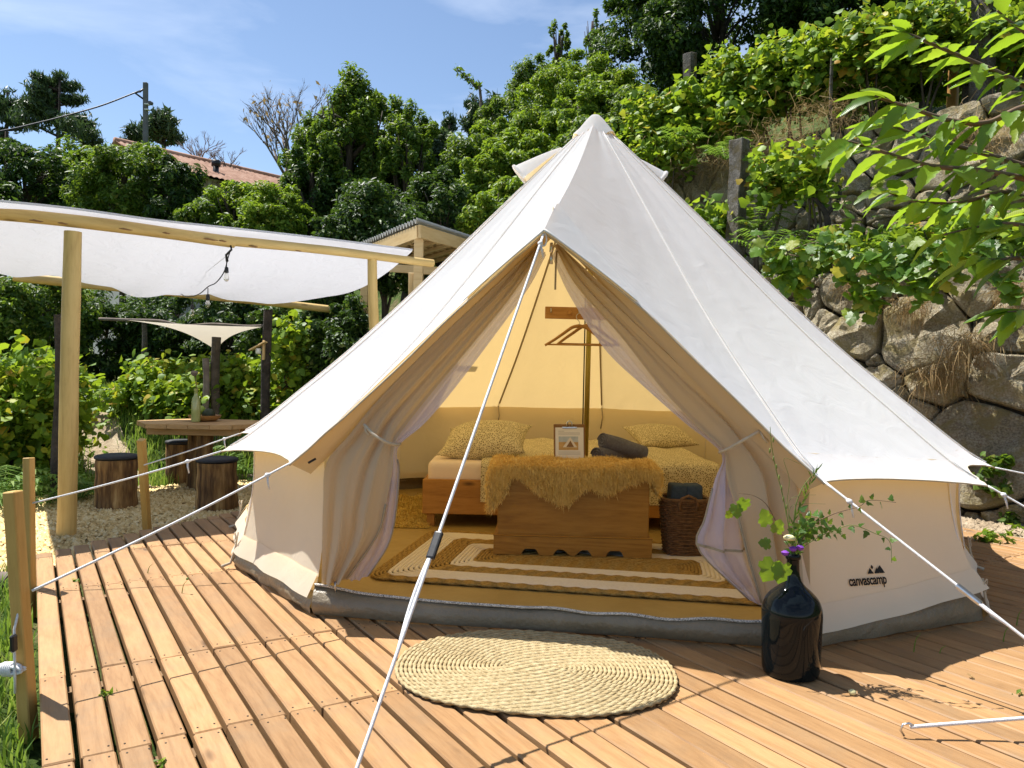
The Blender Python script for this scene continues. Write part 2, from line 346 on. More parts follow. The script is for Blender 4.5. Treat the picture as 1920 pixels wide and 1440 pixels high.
def stone_mat(name, stops, moss, lich, sc=1.0, bump=1.0):
    m, t = new_mat(name); oj = t.nodes.new('ShaderNodeObjectInfo'); v0 = coords(t, (sc, sc, sc)); sh_ = nd(t, 'ShaderNodeVectorMath', {0: oj.outputs['Random'], 1: (61.0, 43.0, 29.0)}, operation='MULTIPLY'); v = nd(t, 'ShaderNodeVectorMath', {0: v0, 1: sh_.outputs[0]}, operation='ADD').outputs[0]
    n1 = nd(t, 'ShaderNodeTexNoise', {'Vector': v, 'Scale': 4.2, 'Detail': 8, 'Roughness': 0.65}); c = ramp(t, n1.outputs['Fac'], stops)
    n2 = nd(t, 'ShaderNodeTexNoise', {'Vector': v, 'Scale': 60, 'Detail': 3}); c = mixc(t, 0.5, c, ramp(t, n2.outputs['Fac'], [(.36, (.10, .09, .08)), (.64, (.80, .76, .70))]), 'OVERLAY')
    n3 = nd(t, 'ShaderNodeTexNoise', {'Vector': v, 'Scale': 3.3, 'Detail': 8, 'Roughness': 0.7, 'Distortion': 0.6})
    c = mixc(t, ramp(t, n3.outputs['Fac'], [(.47, (0, 0, 0)), (.60, (.9, .9, .9))]), c, moss)
    n4 = nd(t, 'ShaderNodeTexNoise', {'Vector': v, 'Scale': 9.3, 'Detail': 6, 'Roughness': 0.7})
    c = mixc(t, ramp(t, n4.outputs['Fac'], [(.60, (0, 0, 0)), (.66, (.7, .7, .7))]), c, lich)
    oi = t.nodes.new('ShaderNodeObjectInfo'); mr = nd(t, 'ShaderNodeMapRange', {'Value': oi.outputs['Random'], 'To Min': .72, 'To Max': 1.22})
    h = nd(t, 'ShaderNodeHueSaturation', {'Color': c, 'Value': mr.outputs['Result']})
    p = nd(t, 'ShaderNodeBsdfPrincipled', {'Base Color': h.outputs['Color'], 'Roughness': 0.9, 'Specular IOR Level': 0.2})
    b1 = nd(t, 'ShaderNodeTexNoise', {'Vector': v, 'Scale': 9, 'Detail': 10, 'Roughness': 0.78})
    bp = nd(t, 'ShaderNodeBump', {'Height': b1.outputs['Fac'], 'Strength': bump, 'Distance': 0.22}); t.links.new(bp.outputs['Normal'], p.inputs['Normal'])
    finish(t, p.outputs[0]); return m
M['stone'] = stone_mat('wall_stone', [(.3, (.36, .30, .19)), (.5, (.60, .53, .38)), (.72, (.76, .69, .56))], (.46, .37, .16), (.76, .72, .60))
M['granite'] = stone_mat('granite', [(.3, (.14, .13, .115)), (.5, (.25, .235, .21)), (.72, (.36, .34, .31))], (.15, .12, .05), (.42, .41, .38), 2.0)
M['core'] = pmat('earth_core', [(.3, (.03, .024, .016)), (.7, (.07, .055, .036))], 8, 0.95, 0.6, 20)
M['soil'] = pmat('dry_soil', [(.3, (.20, .14, .085)), (.5, (.34, .26, .17)), (.72, (.46, .37, .26))], 7, 0.95, 0.8, 30, dist=0.03)
M['gravel'] = pmat('gravel_bed', [(.3, (.34, .23, .085)), (.7, (.52, .38, .17))], 25, 0.95, 0.8, 60, dist=0.02)
def pebm():
    m, t = new_mat('wood_chip'); g = t.nodes.new('ShaderNodeNewGeometry')
    c = ramp(t, g.outputs['Random Per Island'], [(0, (.36, .24, .085)), (.3, (.56, .40, .165)), (.7, (.66, .50, .24)), (1, (.72, .60, .34))])
    p = nd(t, 'ShaderNodeBsdfPrincipled', {'Base Color': c, 'Roughness': 0.85, 'Specular IOR Level': 0.2}); finish(t, p.outputs[0]); return m
M['chips'] = pebm()
M['bark'] = pmat('bark', [(.3, (.045, .034, .024)), (.7, (.12, .095, .07))], 9, 0.95, 0.9, 20, stretch=(1, 1, .25), dist=0.03)
M['darkbark'] = pmat('dark_bark', [(.3, (.025, .02, .016)), (.7, (.075, .06, .05))], 9, 0.95, 0.9, 20, dist=0.03)
M['twig'] = pmat('twig', [(.3, (.13, .10, .08)), (.7, (.22, .18, .15))], 9, 0.95, 0.3)
M['tile'] = pmat('clay_tile', [(.3, (.24, .12, .075)), (.5, (.37, .205, .135)), (.75, (.47, .31, .225))], 3, 0.85, 0.3, 8)
M['mortar'] = pmat('pale_mortar', [(.3, (.42, .40, .36)), (.7, (.52, .50, .46))], 3, 0.95, 0.3, 8)
M['concrete'] = pmat('grey_concrete', [(.3, (.10, .10, .10)), (.7, (.17, .17, .17))], 3, 0.9, 0.2)
M['corr'] = pmat('fibre_cement', [(.3, (.38, .37, .33)), (.7, (.50, .49, .45))], 6, 0.85, 0.3)
M['pale_wood'] = wood('new_pine', (.48, .29, .11), (.60, .41, .18), (.68, .50, .26), 'X', 4, 0.6, 0.05)
LV = {}
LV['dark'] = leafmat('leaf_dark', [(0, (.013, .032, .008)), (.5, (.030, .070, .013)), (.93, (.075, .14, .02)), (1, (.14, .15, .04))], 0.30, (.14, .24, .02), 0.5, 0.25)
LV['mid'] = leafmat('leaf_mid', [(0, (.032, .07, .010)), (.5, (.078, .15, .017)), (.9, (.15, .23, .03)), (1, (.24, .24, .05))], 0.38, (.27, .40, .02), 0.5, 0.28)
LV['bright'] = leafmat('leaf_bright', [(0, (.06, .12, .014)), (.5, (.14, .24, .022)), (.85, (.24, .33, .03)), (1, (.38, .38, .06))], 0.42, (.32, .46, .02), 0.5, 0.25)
LV['vine'] = leafmat('leaf_vine', [(0, (.065, .14, .016)), (.55, (.15, .26, .025)), (.86, (.26, .35, .035)), (.95, (.46, .40, .05)), (1, (.45, .24, .03))], 0.42, (.42, .55, .02), 0.5, 0.25)
LV['olive'] = leafmat('leaf_olive', [(0, (.035, .06, .03)), (1, (.10, .15, .08))], 0.25, (.15, .22, .08), 0.5, 0.4)
LV['pine'] = leafmat('leaf_pine', [(0, (.020, .045, .016)), (1, (.06, .105, .035))], 0.2, (.12, .2, .05), 0.5, 0.4)
LV['grass'] = leafmat('leaf_grass', [(0, (.07, .15, .02)), (.6, (.16, .27, .04)), (1, (.36, .38, .10))], 0.35, (.35, .5, .05), 0.5, 0.3)
LV['fern'] = leafmat('leaf_fern', [(0, (.05, .12, .015)), (.7, (.13, .24, .035)), (1, (.22, .30, .06))], 0.4, (.35, .55, .05), 0.5, 0.3)
LV['dry'] = leafmat('leaf_dry', [(0, (.22, .13, .05)), (.6, (.36, .24, .11)), (1, (.48, .36, .18))], 0.3, (.4, .3, .1), 0.8, 0.2)
def oleaf(name, stops, trans, tcol, rough=0.35):
    m, t = new_mat(name); oi = t.nodes.new('ShaderNodeObjectInfo'); v = coords(t)
    c = ramp(t, oi.outputs['Random'], stops)
    w = nd(t, 'ShaderNodeTexWave', {'Vector': v, 'Scale': 9.0, 'Distortion': 0.6}, wave_type='BANDS', bands_direction='X')
    c = mixc(t, 0.22, c, ramp(t, w.outputs['Fac'], [(.0, (.03, .07, .01)), (.4, (.35, .45, .15))]), 'OVERLAY')
    bp = nd(t, 'ShaderNodeBump', {'Height': w.outputs['Fac'], 'Strength': 0.35, 'Distance': 0.004})
    p = nd(t, 'ShaderNodeBsdfPrincipled', {'Base Color': c, 'Roughness': rough, 'Specular IOR Level': 0.5, 'Normal': bp.outputs['Normal']})
    tl = nd(t, 'ShaderNodeBsdfTranslucent', {'Color': mixc(t, 0.5, c, tcol)})
    ms = nd(t, 'ShaderNodeMixShader', {0: trans, 1: p.outputs[0], 2: tl.outputs[0]}); finish(t, ms.outputs[0]); return m
LV['chestnut'] = oleaf('leaf_chestnut', [(0, (.04, .11, .016)), (.35, (.10, .22, .022)), (.75, (.20, .33, .03)), (1, (.34, .40, .05))], 0.5, (.46, .62, .02))
LV['bigvine'] = oleaf('leaf_big_vine', [(0, (.06, .15, .016)), (.6, (.14, .26, .025)), (.88, (.24, .32, .03)), (1, (.52, .40, .04))], 0.42, (.42, .58, .02))
LV['ivy'] = oleaf('leaf_ivy', [(0, (.03, .09, .012)), (.5, (.07, .17, .02)), (1, (.20, .30, .04))], 0.35, (.34, .5, .02))

# ------------------------------------------------------------------ ground
def ground_mat():
    m, t = new_mat('ground_cover'); v = coords(t)
    n1 = nd(t, 'ShaderNodeTexNoise', {'Vector': v, 'Scale': 0.7, 'Detail': 8, 'Roughness': 0.65})
    n2 = nd(t, 'ShaderNodeTexNoise', {'Vector': v, 'Scale': 9, 'Detail': 8, 'Roughness': 0.75})
    g = ramp(t, n2.outputs['Fac'], [(.3, (.018, .035, .008)), (.5, (.06, .10, .02)), (.7, (.14, .17, .045))])
    s = ramp(t, n2.outputs['Fac'], [(.3, (.10, .07, .035)), (.7, (.28, .21, .12))])
    c = mixc(t, ramp(t, n1.outputs['Fac'], [(.52, (0, 0, 0)), (.66, (1, 1, 1))]), g, s)
    p = nd(t, 'ShaderNodeBsdfPrincipled', {'Base Color': c, 'Roughness': 0.95, 'Specular IOR Level': 0.1})
    b = nd(t, 'ShaderNodeBump', {'Height': n2.outputs['Fac'], 'Strength': 0.9, 'Distance': 0.08}); t.links.new(b.outputs['Normal'], p.inputs['Normal'])
    finish(t, p.outputs[0]); return m
M['ground'] = ground_mat()
ax = [-600, -350, -200, -120, -80, -55, -40, -30, -24, -19, -15, -12] + [-10 + .3 * i for i in range(64)] + [9.6, 11, 13, 16, 20, 26, 35, 50, 80, 150, 300, 600]
ay = [-120, -60, -30, -15, -8, -4, -1] + [.3 * i for i in range(64)] + [19.5, 20.5, 22, 24, 26, 29, 33, 38, 45, 60, 90, 150, 300, 700]
rows = [[(x, y, gh(x, y)) for x in ax] for y in ay]
V, F = grid(rows)
tag(mk('ground', V, F, M['ground'], smooth=True, loc=(0, 0, 0)), kind='structure')
# ------------------------------------------------------------------ deck
DU, DN = Vector((-0.528, 0.849)), Vector((0.849, 0.528))
def ipoly(poly, s):
    """interval of t where the line DN*s + DU*t is inside the polygon"""
    hits = []
    for i in range(len(poly)):
        a, b = Vector(poly[i]), Vector(poly[(i + 1) % len(poly)])
        sa, sb = a.dot(DN) - s, b.dot(DN) - s
        if (sa < 0) != (sb < 0):
            f = sa / (sa - sb); hits.append(a.lerp(b, f).dot(DU))
    return (min(hits), max(hits)) if len(hits) >= 2 else None
e0 = gnd(67, 1200); s_left = e0.x * DN.x + e0.y * DN.y
corner = DN * s_left + DU * ((4.78) / .849 + .0)
corner = DN * s_left + DU * ((4.78 - DN.y * s_left) / DU.y)
deck_poly = [tuple(DN * s_left + DU * -0.4), tuple(corner), (-2.62, 5.6), (-2.12, 6.7), (-1.2, 7.9), (3.0, 7.4), (3.1, 5.72), (4.3, 5.62), (4.3, 1.2), (2.2, 0.0), (0.8, -0.6)]
deck = mk('deck', *join([tube([Vector((*(DN * (s_left + .06) + DU * t), -.105)), Vector((*(DN * (s_left + 7.2 if t < 3 else s_left + 4.2) + DU * t), -.105))], .055, 4) for t in (.9, 1.8, 2.64, 3.39, 4.69, 5.52)]), M['joist'], loc=(0, 3, -.16))
tag(deck, kind='structure')
SCR = []
PITCHW = 0.105; rngd = random.Random(4)
rowsj = [2.64, 3.39, 4.69, 5.52, 6.35, 7.2]
T0 = Vector((0.54, 5.72))
s = s_left + PITCHW / 2
k = 0
while True:
    iv = ipoly(deck_poly, s)
    if iv is None and k > 5: break
    if iv:
        a, b = iv
        cuts = [a] + [c + rngd.uniform(-.012, .012) for c in rowsj if a + .12 < c < b - .1] + [b]
        left = k < 14
        for a0, b0 in zip(cuts[:-1], cuts[1:]):
            mid = DN * s + DU * ((a0 + b0) / 2)
            if (mid - T0).length < 1.62 and (b0 - a0) < 1.6: continue
            w = PITCHW - (rngd.uniform(.014, .022) if left else rngd.uniform(.007, .012))
            Ln = b0 - a0 - .004; dz = rngd.uniform(-.004, .003) if a0 > 2.5 else rngd.uniform(-.003, .001)
            me = boxmesh('plank', Ln, w, .045, .005, 1, (.5, .5, 1))
            a_ = math.atan2(DU.y, DU.x) + rngd.uniform(-.004, .004)
            place('plank', me, Matrix.Translation((mid.x, mid.y, dz - .001)) @ Matrix.Rotation(a_, 4, 'Z') @ Matrix.Rotation(rngd.uniform(-.012, .012), 4, 'X'), deck, M['deck'])
            if b0 - a0 > .3:
                for e_ in (a0 + .035, b0 - .035):
                    for q_ in (-.028, .028):
                        pp = DN * (s + q_ + rngd.uniform(-.004, .004)) + DU * (e_ + rngd.uniform(-.006, .006)); SCR.append(lathe([(.0035, -.006), (.0035, .0008), (.001, .0010)], (pp.x, pp.y, dz), 6))
    s += PITCHW; k += 1
    if k > 90: break
scr = mk('screws', *join(SCR), M['bark'] , deck); scr['kind'] = 'stuff'
# ------------------------------------------------------------------ bell tent
TC = Vector((0.54, 5.72, 0)); tent = thing('bell_tent', 'white canvas bell tent with open front door standing on a wooden deck', 'tent', (TC.x, TC.y, 0.0))
APEX = Vector((0.575, 5.72, 3.06))
ANG = [-37, 20, 44, 69.3, 94.6, 119.9, 145.2, 170.5, 195.8, 221.1, 246.4, 271.7, 297]
def pol(th, r, z): a = rad(th); return TC + Vector((math.sin(a) * r, -math.cos(a) * r, z))
BASE = {a: pol(a, 2.48, 0.012) for a in ANG}; TIP = {a: pol(a, 2.72, 0.72) for a in ANG}
BASE[-37] = gnd(590, 1146, .012); BASE[297] = gnd(452, 1060, .012); BASE[44] = gnd(1832, 1158, .012); BASE[20] = gnd(1500, 1210, .012)
TIP[-37] = at(545, 868, 3.62); TIP[297] = at(415, 846, 4.45); TIP[20] = at(1545, 903, 3.26); TIP[44] = at(1852, 911, 3.78); TIP[69.3] = at(1866, 877, 4.75)
TIP[271.7] = pol(271.7, 2.53, .70)
def seam(a, s):
    p = APEX.lerp(TIP[a], s); p.z -= 0.105 * math.sin(math.pi * s ** 1.6) + .022 * ss(s, .80, .955) * (1 - ss(s, .955, 1)); return p
RT = at(1037, 401, 3.74)                       # top of the door ridge
def ridge(s):
    p = APEX.lerp(RT, s); p.z -= 0.05 * math.sin(math.pi * s); return p
def inward(p, amt):
    d = Vector((TC.x - p.x, TC.y - p.y, -0.5)); d.normalize(); return p + d * amt
def roof_pt(fa, fb, s, t, ph, sag=0.03):
    p = fa(s).lerp(fb(s), t)
    w = math.sin(math.pi * t)
    for tt in (t, 1 - t):                      # puckers fanning out from the eave tips and from the apex
        dx, dy = tt * 1.1, (1.02 - s) * 2.9; r_ = math.hypot(dx, dy); f_ = math.atan2(dx, dy)
        p = inward(p, .007 * math.exp(-r_ / .42) * math.sin(f_ * 15 + ph) * min(1, r_ / .05) * min(1, tt * 12))
    p = inward(p, .005 * w * math.exp(-s / .3) * math.sin(t * 16 + ph * 3))
    p = inward(p, sag * w * s + .006 * w * math.sin(t * 19 + ph + s * 2) * s * (1 - .5 * s) + .004 * w * math.sin(s * 9 + ph * 2 + t * 5))
    return p
NS, NTT = 44, 26
n_ang = len(ANG)
for i in range(n_ang):
    a, b = ANG[i], ANG[(i + 1) % n_ang]
    if a == -37: continue
    fa, fb = (lambda s, a=a: seam(a, s)), (lambda s, b=b: seam(b, s))
    rows = []
    for si in range(NS + 1):
        row = []
        for ti in range(NTT + 1):
            t = ti / NTT; sm = 1 - (.014 if a == 20 else .020 if a == 297 else .036) * math.sin(math.pi * t) ** .8
            row.append(roof_pt(fa, fb, .02 + (sm - .02) * si / NS, t, i * 1.7))
        rows.append(row)
    rp_ = mk('roof_panel', *grid(rows), M['canvas'], tent, True)
    # hem of the eave
    mk('hem', *tube([p + Vector((0, 0, -.002)) for p in rows[-1]], .004, 6), M['trim'], rp_, True)
for side, a in ((0, -37), (1, 20)):
    fb = lambda s, a=a: seam(a, s)
    rows = []
    for si in range(NS + 1):
        row = []
        for ti in range(17):
            t = ti / 16; row.append(roof_pt(ridge, fb, .02 + .98 * si / NS, t, side * 2 + .6, .035))
        rows.append(row)
    # hood over the door: the sheet runs on past the ridge end and drops
    lip = at(1021, 436, 3.54)
    for q in (.5, 1.0):
        row = []
        for ti in range(17):
            t = ti / 16; f = max(0, 1 - t / .42) ** 1.3
            p = rows[NS][ti].copy(); d = (lip - RT) * (q * (f + .055 * (1 - f))); row.append(p + d)
        rows.append(row)
    rp_ = mk('roof_panel', *grid(rows), M['canvas'], tent, True)
    mk('hem', *tube([p + Vector((0, -.002, -.003)) for p in rows[-1]], .005, 6), M['trim'], rp_, True)
for a in (-37, 20):                                # hood sewn over the peak of the door
    rows = []
    for q in range(7):
        row = []
        for ti in range(13):
            t = ti / 12 * .34; w_ = max(0., 1 - t / .34); e = RT.lerp(TIP[a], t); f_ = max(0, 1 - t / .42) ** 1.3; lo = e + (lip - RT) * (f_ + .055 * (1 - f_) + .05 * w_)
            s_ = 1 - .085 * w_ ** .6; fb = seam(a, s_); up_ = roof_pt(ridge, lambda s, a=a: seam(a, s), s_, t, .6 if a == -37 else 2.6, .035)
            p = up_.lerp(e, q / 3) if q <= 3 else e.lerp(lo, (q - 3) / 3)
            row.append(p + Vector((0, -.014, .016)) * ((1 if q else .4) * (.12 + .88 * w_ ** .7)))
        rows.append(row)
    hd = mk('door_hood', *grid(rows), M['canvas'], tent, True)
    mk('hem', *tube([p + Vector((0, -.003, -.002)) for p in rows[-1]], [.006 - .00035 * i for i in range(13)], 6), M['thread'], hd, True)
for a in ANG:
    sm_ = mk('seam', *tube([seam(a, .05 + .93 * i / 24) + Vector((math.sin(rad(a)) * .003, -math.cos(rad(a)) * .003, .003)) for i in range(25)], .0045, 5), M['canvas'], tent, True)
    tg_ = Vector((math.cos(rad(a)), math.sin(rad(a)), 0)) * .011; nr_ = Vector((math.sin(rad(a)) * .004, -math.cos(rad(a)) * .004, .004))
    for sg_ in (-1, 1): mk('stitching', *tube([seam(a, .07 + .90 * i / 24) + nr_ + tg_ * sg_ * (.3 + .7 * i / 24) for i in range(25)], .0014, 4), M['thread'], sm_, True)
# cap over the apex
prof = [(0.002, .035), (.03, .028), (.06, .0), (.12, -.075), (.165, -.135)]
V, F = lathe(prof, (APEX.x, APEX.y, APEX.z), 26)
V = [Vector(v) + (Vector((0, 0, .018 * math.sin(6 * math.atan2(v[1] - APEX.y, v[0] - APEX.x)))) if i >= 4 * 26 else Vector()) for i, v in enumerate(V)]
mk('apex_cap', V, F[:-2], M['canvas'], tent, True)
# vent hoods
def vent(th, r0, r1, zoff=0.0):
    rows = []; a = rad(th); rd = Vector((math.sin(a), -math.cos(a), 0)); tg = Vector((math.cos(a), math.sin(a), 0))
    for i in range(11):
        v = i / 10; r = lerp(r0, r1, v); s_ = r / 2.72
        z = lerp(3.06, .72, s_) - 0.105 * math.sin(math.pi * s_ ** 1.6) + zoff
        c = TC + rd * r + Vector((0, 0, z)); nrm = (rd * .66 + Vector((0, 0, .75)))
        R = .02 + .13 * v ** .9; row = []
        for j in range(13):
            u = math.pi * j / 12
            row.append(c + tg * math.cos(u) * R * 1.05 + nrm * (math.sin(u) * R * 1.0 - .028))
        rows.append(row)
    o = mk('vent_hood', *grid(rows), M['canvas'], tent, True)
    mk('vent_rim', *tube(rows[-1], .014, 8), M['canvas'], o, True)
vent(-98, .22, .48); vent(100, .22, .50); vent(200, .22, .56)
# walls with their mud flaps, and the upstand of the groundsheet
def wall_grid(i, a, b, zb, top_s=.93, nx=14, ny=10, ph=0.0, bulge=.035, zt=None):
    rows = []
    for yi in range(ny + 1):
        row = []; v = yi / ny
        for xi in range(nx + 1):
            u = xi / nx
            top = roof_pt(lambda s: seam(a, s), lambda s: seam(b, s), top_s, u, i * 1.7)
            bt = BASE[a].lerp(BASE[b], u).copy(); bt.z = zb(u)
            p = bt.lerp(top, v); w = math.sin(math.pi * v)
            p = inward(p, bulge * w + .010 * w * math.sin(u * 6.3 + ph) + .006 * math.sin(u * 17 + v * 3 + ph) * (1 - v))
            p.z = bt.z + (top.z - bt.z) * v
            row.append(p)
        rows.append(row)
    return rows
for i in range(n_ang):
    a, b = ANG[i], ANG[(i + 1) % n_ang]
    if a == -37: continue
    lift = (lambda u: .085 + .10 * u ** 1.5) if a == 20 else ((lambda u: .115 - .01 * u) if a == 297 else (lambda u: .10))
    rows = wall_grid(i, a, b, lift, ph=i * 1.3)
    wp = mk('wall_panel', *grid(rows), M['wall_canvas'], tent, True)
    if a == 20: WALL20 = wp
    # double thickness mud flap along the foot
    fl = []
    for q in range(4):
        row = []
        for xi in range(15):
            p = rows[0][xi].lerp(rows[1][xi], q / 3 * 1.15); o_ = (p - TC); o_.z = 0; o_.normalize()
            row.append(p + o_ * (.006 + .045 * (1 - q / 3) + .005 * math.sin(xi * 1.1 + i) * (1 - q / 3)) - Vector((0, 0, .016 * (1 - q / 3))))
        fl.append(row)
    mk('mud_flap', *grid(fl), M['wall_canvas'], wp, True)
    g = []
    for q, (z, o_) in enumerate(((.004, .02), (.04, .038), (.075, .025), (.10, -.012), (.13, -.045))):
        row = []
        for xi in range(15):
            u = xi / 14; p = BASE[a].lerp(BASE[b], u).copy(); rdv = (p - TC); rdv.z = 0; rdv.normalize()
            p = p + rdv * (o_ + .012 * math.sin(u * 9 + q + i) * (q in (1, 2, 3)) + .008 * math.sin(u * 21 + q * 2)); p.z = z + (lift(u) - .1) * (q / 4) * 1.15
            row.append(p)
        g.append(row)
    mk('groundsheet_upstand', *grid(g), M['groundsheet'], tent, True)
    # corner peg loop
    c = BASE[a]; od = (c - TC); od.z = 0; od.normalize()
    mk('peg_loop', *tube([c + od * .02 + Vector((0, 0, .20)), c + od * .035 + Vector((0, 0, .10)), c + od * .06 + Vector((0, 0, .02)), c + od * .11 + Vector((0, 0, .004))], [.006, .007, .009, .010], 6), M['trim'], tent, True)
    ringp = [c + od * (.035 + .004 * math.sin(k_)) + Vector((0, 0, .17 + .03 * math.cos(k_ * 2 * math.pi / 14))) + Vector((-od.y, od.x, 0)) * (.012 * math.sin(k_ * 2 * math.pi / 14)) for k_ in range(15)]
    mk('toggle_ring', *tube(ringp, .003, 6, False), M['trim'], tent, True)
    mk('wall_seam', *tube([rows[q][0] + od * .004 for q in range(len(rows))], .004, 5), M['canvas'], tent, True)
floor = mk('groundsheet_floor', [BASE[a] + Vector((0, 0, .004)) for a in ANG], [tuple(range(n_ang))], M['floor'], tent)
# door sill: upstand with zip
g = []; zipl = []
for q, (z, o_) in enumerate(((.004, .02), (.05, .045), (.085, .035), (.11, .0), (.105, -.012))):
    row = []
    for xi in range(61):
        u = xi / 60; p = BASE[-37].lerp(BASE[20], u).copy(); wv = .006 * math.sin(u * 40) * ss(u, .35, .6) + .005 * math.sin(u * 13 + 1)
        p += Vector((-.05, -1, 0)) * (o_ + .012 * math.sin(u * 7 + q) + .01 * math.sin(u * 3)); p.z = z * (1 - .12 * math.sin(u * math.pi)) + wv * (q >= 3) + .025 * ss(.12 - u, 0, .12) * (q >= 3); row.append(p)
        if q == 3: zipl.append(p + Vector((0, -.004, .004)))
    g.append(row)
sill = mk('door_sill', *grid(g), M['groundsheet'], tent, True)
mk('sill_zip', *tube(zipl, .0075, 6), M['zip'], sill, True)
for px, py in ((741, 1143), (628, 1090)):
    p = at(px, py, 3.66); mk('zip_pull', *tube([p, p + Vector((.003, -.006, -.022)), p + Vector((.006, -.004, -.05))], [.008, .005, .004], 6), M['steel'], sill, True)

# curtains
def curtain(name, rows_px, n_r, n_c, pleat, mat, parent, back=0.0, k=5.0, ph=0.0, smoothc=None):
    R_ = [[at(*c) for c in r] for r in rows_px]; m = len(R_[0])
    cols = [spline([r[j] for r in R_], n_r) for j in range(m)]
    rows = []
    for i in range(n_r):
        v = i / (n_r - 1); line = spline([cols[j][i] for j in range(m)], n_c)
        am = pleat(v); row = []
        for c in range(n_c):
            u = c / (n_c - 1); env = math.sin(math.pi * min(1, max(0, u))) ** .5
            row.append(line[c] + Vector((.25, -1, 0)) * (am * env * (math.sin(2 * math.pi * k * u + ph + 2.0 * v) + .45 * math.sin(2 * math.pi * k * 1.9 * u + ph * 2 - 3 * v))) + Vector((0, back, 0)))
        rows.append(row)
    return mk(name, *grid(rows), mat, parent, True), rows
lc = [[(1010, 456, 3.82), (1014, 457, 3.82), (1018, 460, 3.82)],
      [(928, 535, 3.80), (948, 540, 3.84), (966, 546, 3.86)],
      [(838, 620, 3.77), (860, 636, 3.84), (882, 650, 3.88)],
      [(752, 704, 3.75), (782, 722, 3.82), (810, 736, 3.86)],
      [(692, 768, 3.73), (726, 786, 3.77), (758, 802, 3.80)],
      [(655, 815, 3.72), (706, 826, 3.71), (740, 834, 3.72)],
      [(612, 868, 3.71), (682, 876, 3.66), (736, 880, 3.68)],
      [(606, 940, 3.70), (665, 950, 3.62), (722, 950, 3.66)],
      [(604, 1010, 3.70), (655, 1015, 3.63), (706, 1005, 3.66)],
      [(603, 1095, 3.70), (625, 1095, 3.66), (650, 1086, 3.66)]]
pl = lambda v: .014 + .016 * math.exp(-((v - .56) / .14) ** 2) + .020 * ss(v, .6, .85)
cl, crow = curtain('door_curtain', lc, 40, 44, pl, M['curtain'], tent, 0, 2.7, .6)
lm = [[(1016, 462, 3.85), (1020, 470, 3.85), (1024, 478, 3.85)],
      [(958, 548, 3.90), (972, 548, 3.90), (988, 545, 3.9)],
      [(872, 652, 3.92), (888, 654, 3.92), (908, 655, 3.92)],
      [(800, 738, 3.90), (820, 740, 3.9), (843, 740, 3.9)],
      [(748, 803, 3.84), (770, 803, 3.84), (794, 796, 3.84)],
      [(728, 834, 3.77), (737, 836, 3.77), (747, 838, 3.77)],
      [(715, 880, 3.76), (732, 882, 3.75), (748, 885, 3.75)],
      [(698, 950, 3.76), (720, 955, 3.74), (742, 958, 3.74)],
      [(680, 1015, 3.76), (706, 1022, 3.73), (728, 1020, 3.73)],
      [(648, 1086, 3.76), (668, 1088, 3.72), (690, 1080, 3.72)]]
gl, grow = curtain('gauze_curtain', lm, 40, 20, lambda v: .006 + .012 * ss(v, .5, .8), M['gauze'], tent, 0, 3, .3)
mk('zip_edge', *tube([r[-1] for r in grow[24:]], .005, 5), M['tape'], gl, True)
mk('zip_edge', *tube([r[-1] for r in crow[30:]], .006, 5), M['tape'], cl, True)
rc = [[(1046, 456, 3.82), (1043, 458, 3.82), (1040, 462, 3.82)],
      [(1120, 525, 3.76), (1100, 530, 3.80), (1080, 535, 3.84)],
      [(1215, 612, 3.68), (1190, 620, 3.76), (1165, 632, 3.80)],
      [(1310, 700, 3.60), (1280, 708, 3.68), (1240, 728, 3.74)],
      [(1395, 775, 3.53), (1360, 782, 3.60), (1310, 802, 3.66)],
      [(1445, 822, 3.50), (1400, 832, 3.52), (1356, 845, 3.56)],
      [(1512, 882, 3.46), (1440, 890, 3.46), (1362, 893, 3.52)],
      [(1516, 960, 3.45), (1450, 965, 3.40), (1382, 962, 3.47)],
      [(1518, 1040, 3.45), (1460, 1045, 3.40), (1402, 1040, 3.46)],
      [(1520, 1150, 3.45), (1475, 1145, 3.41), (1428, 1130, 3.45)]]
cr, crow2 = curtain('door_curtain', rc, 40, 44, pl, M['curtain'], tent, 0, 2.5, 2.2)
rm = [[(1042, 466, 3.86), (1038, 475, 3.86), (1035, 482, 3.86)],
      [(1090, 540, 3.88), (1080, 548, 3.88), (1069, 556, 3.88)],
      [(1172, 640, 3.86), (1152, 648, 3.86), (1134, 655, 3.86)],
      [(1248, 735, 3.80), (1226, 732, 3.80), (1206, 724, 3.80)],
      [(1320, 806, 3.71), (1302, 803, 3.71), (1283, 792, 3.71)],
      [(1368, 846, 3.60), (1360, 848, 3.60), (1352, 850, 3.60)],
      [(1378, 895, 3.56), (1360, 897, 3.54), (1340, 900, 3.54)],
      [(1398, 960, 3.55), (1360, 965, 3.50), (1322, 972, 3.52)],
      [(1412, 1040, 3.54), (1362, 1045, 3.49), (1310, 1030, 3.52)],
      [(1430, 1134, 3.53), (1420, 1132, 3.49), (1405, 1125, 3.50)]]
gr, grow2 = curtain('gauze_curtain', rm, 40, 20, lambda v: .006 + .014 * ss(v, .5, .8), M['gauze'], tent, 0, 3, 1.3)
mk('zip_edge', *tube([r[-1] for r in grow2[27:]], .005, 5), M['tape'], gr, True)
mk('zip_edge', *tube([r[-1] for r in crow2[30:]], .006, 5), M['tape'], cr, True)
mk('zip_band', *grid([[p + Vector((0, -.012, dz)) for p in grow2[34]] for dz in (-.006, .006)]), M['tape'], gr, True)
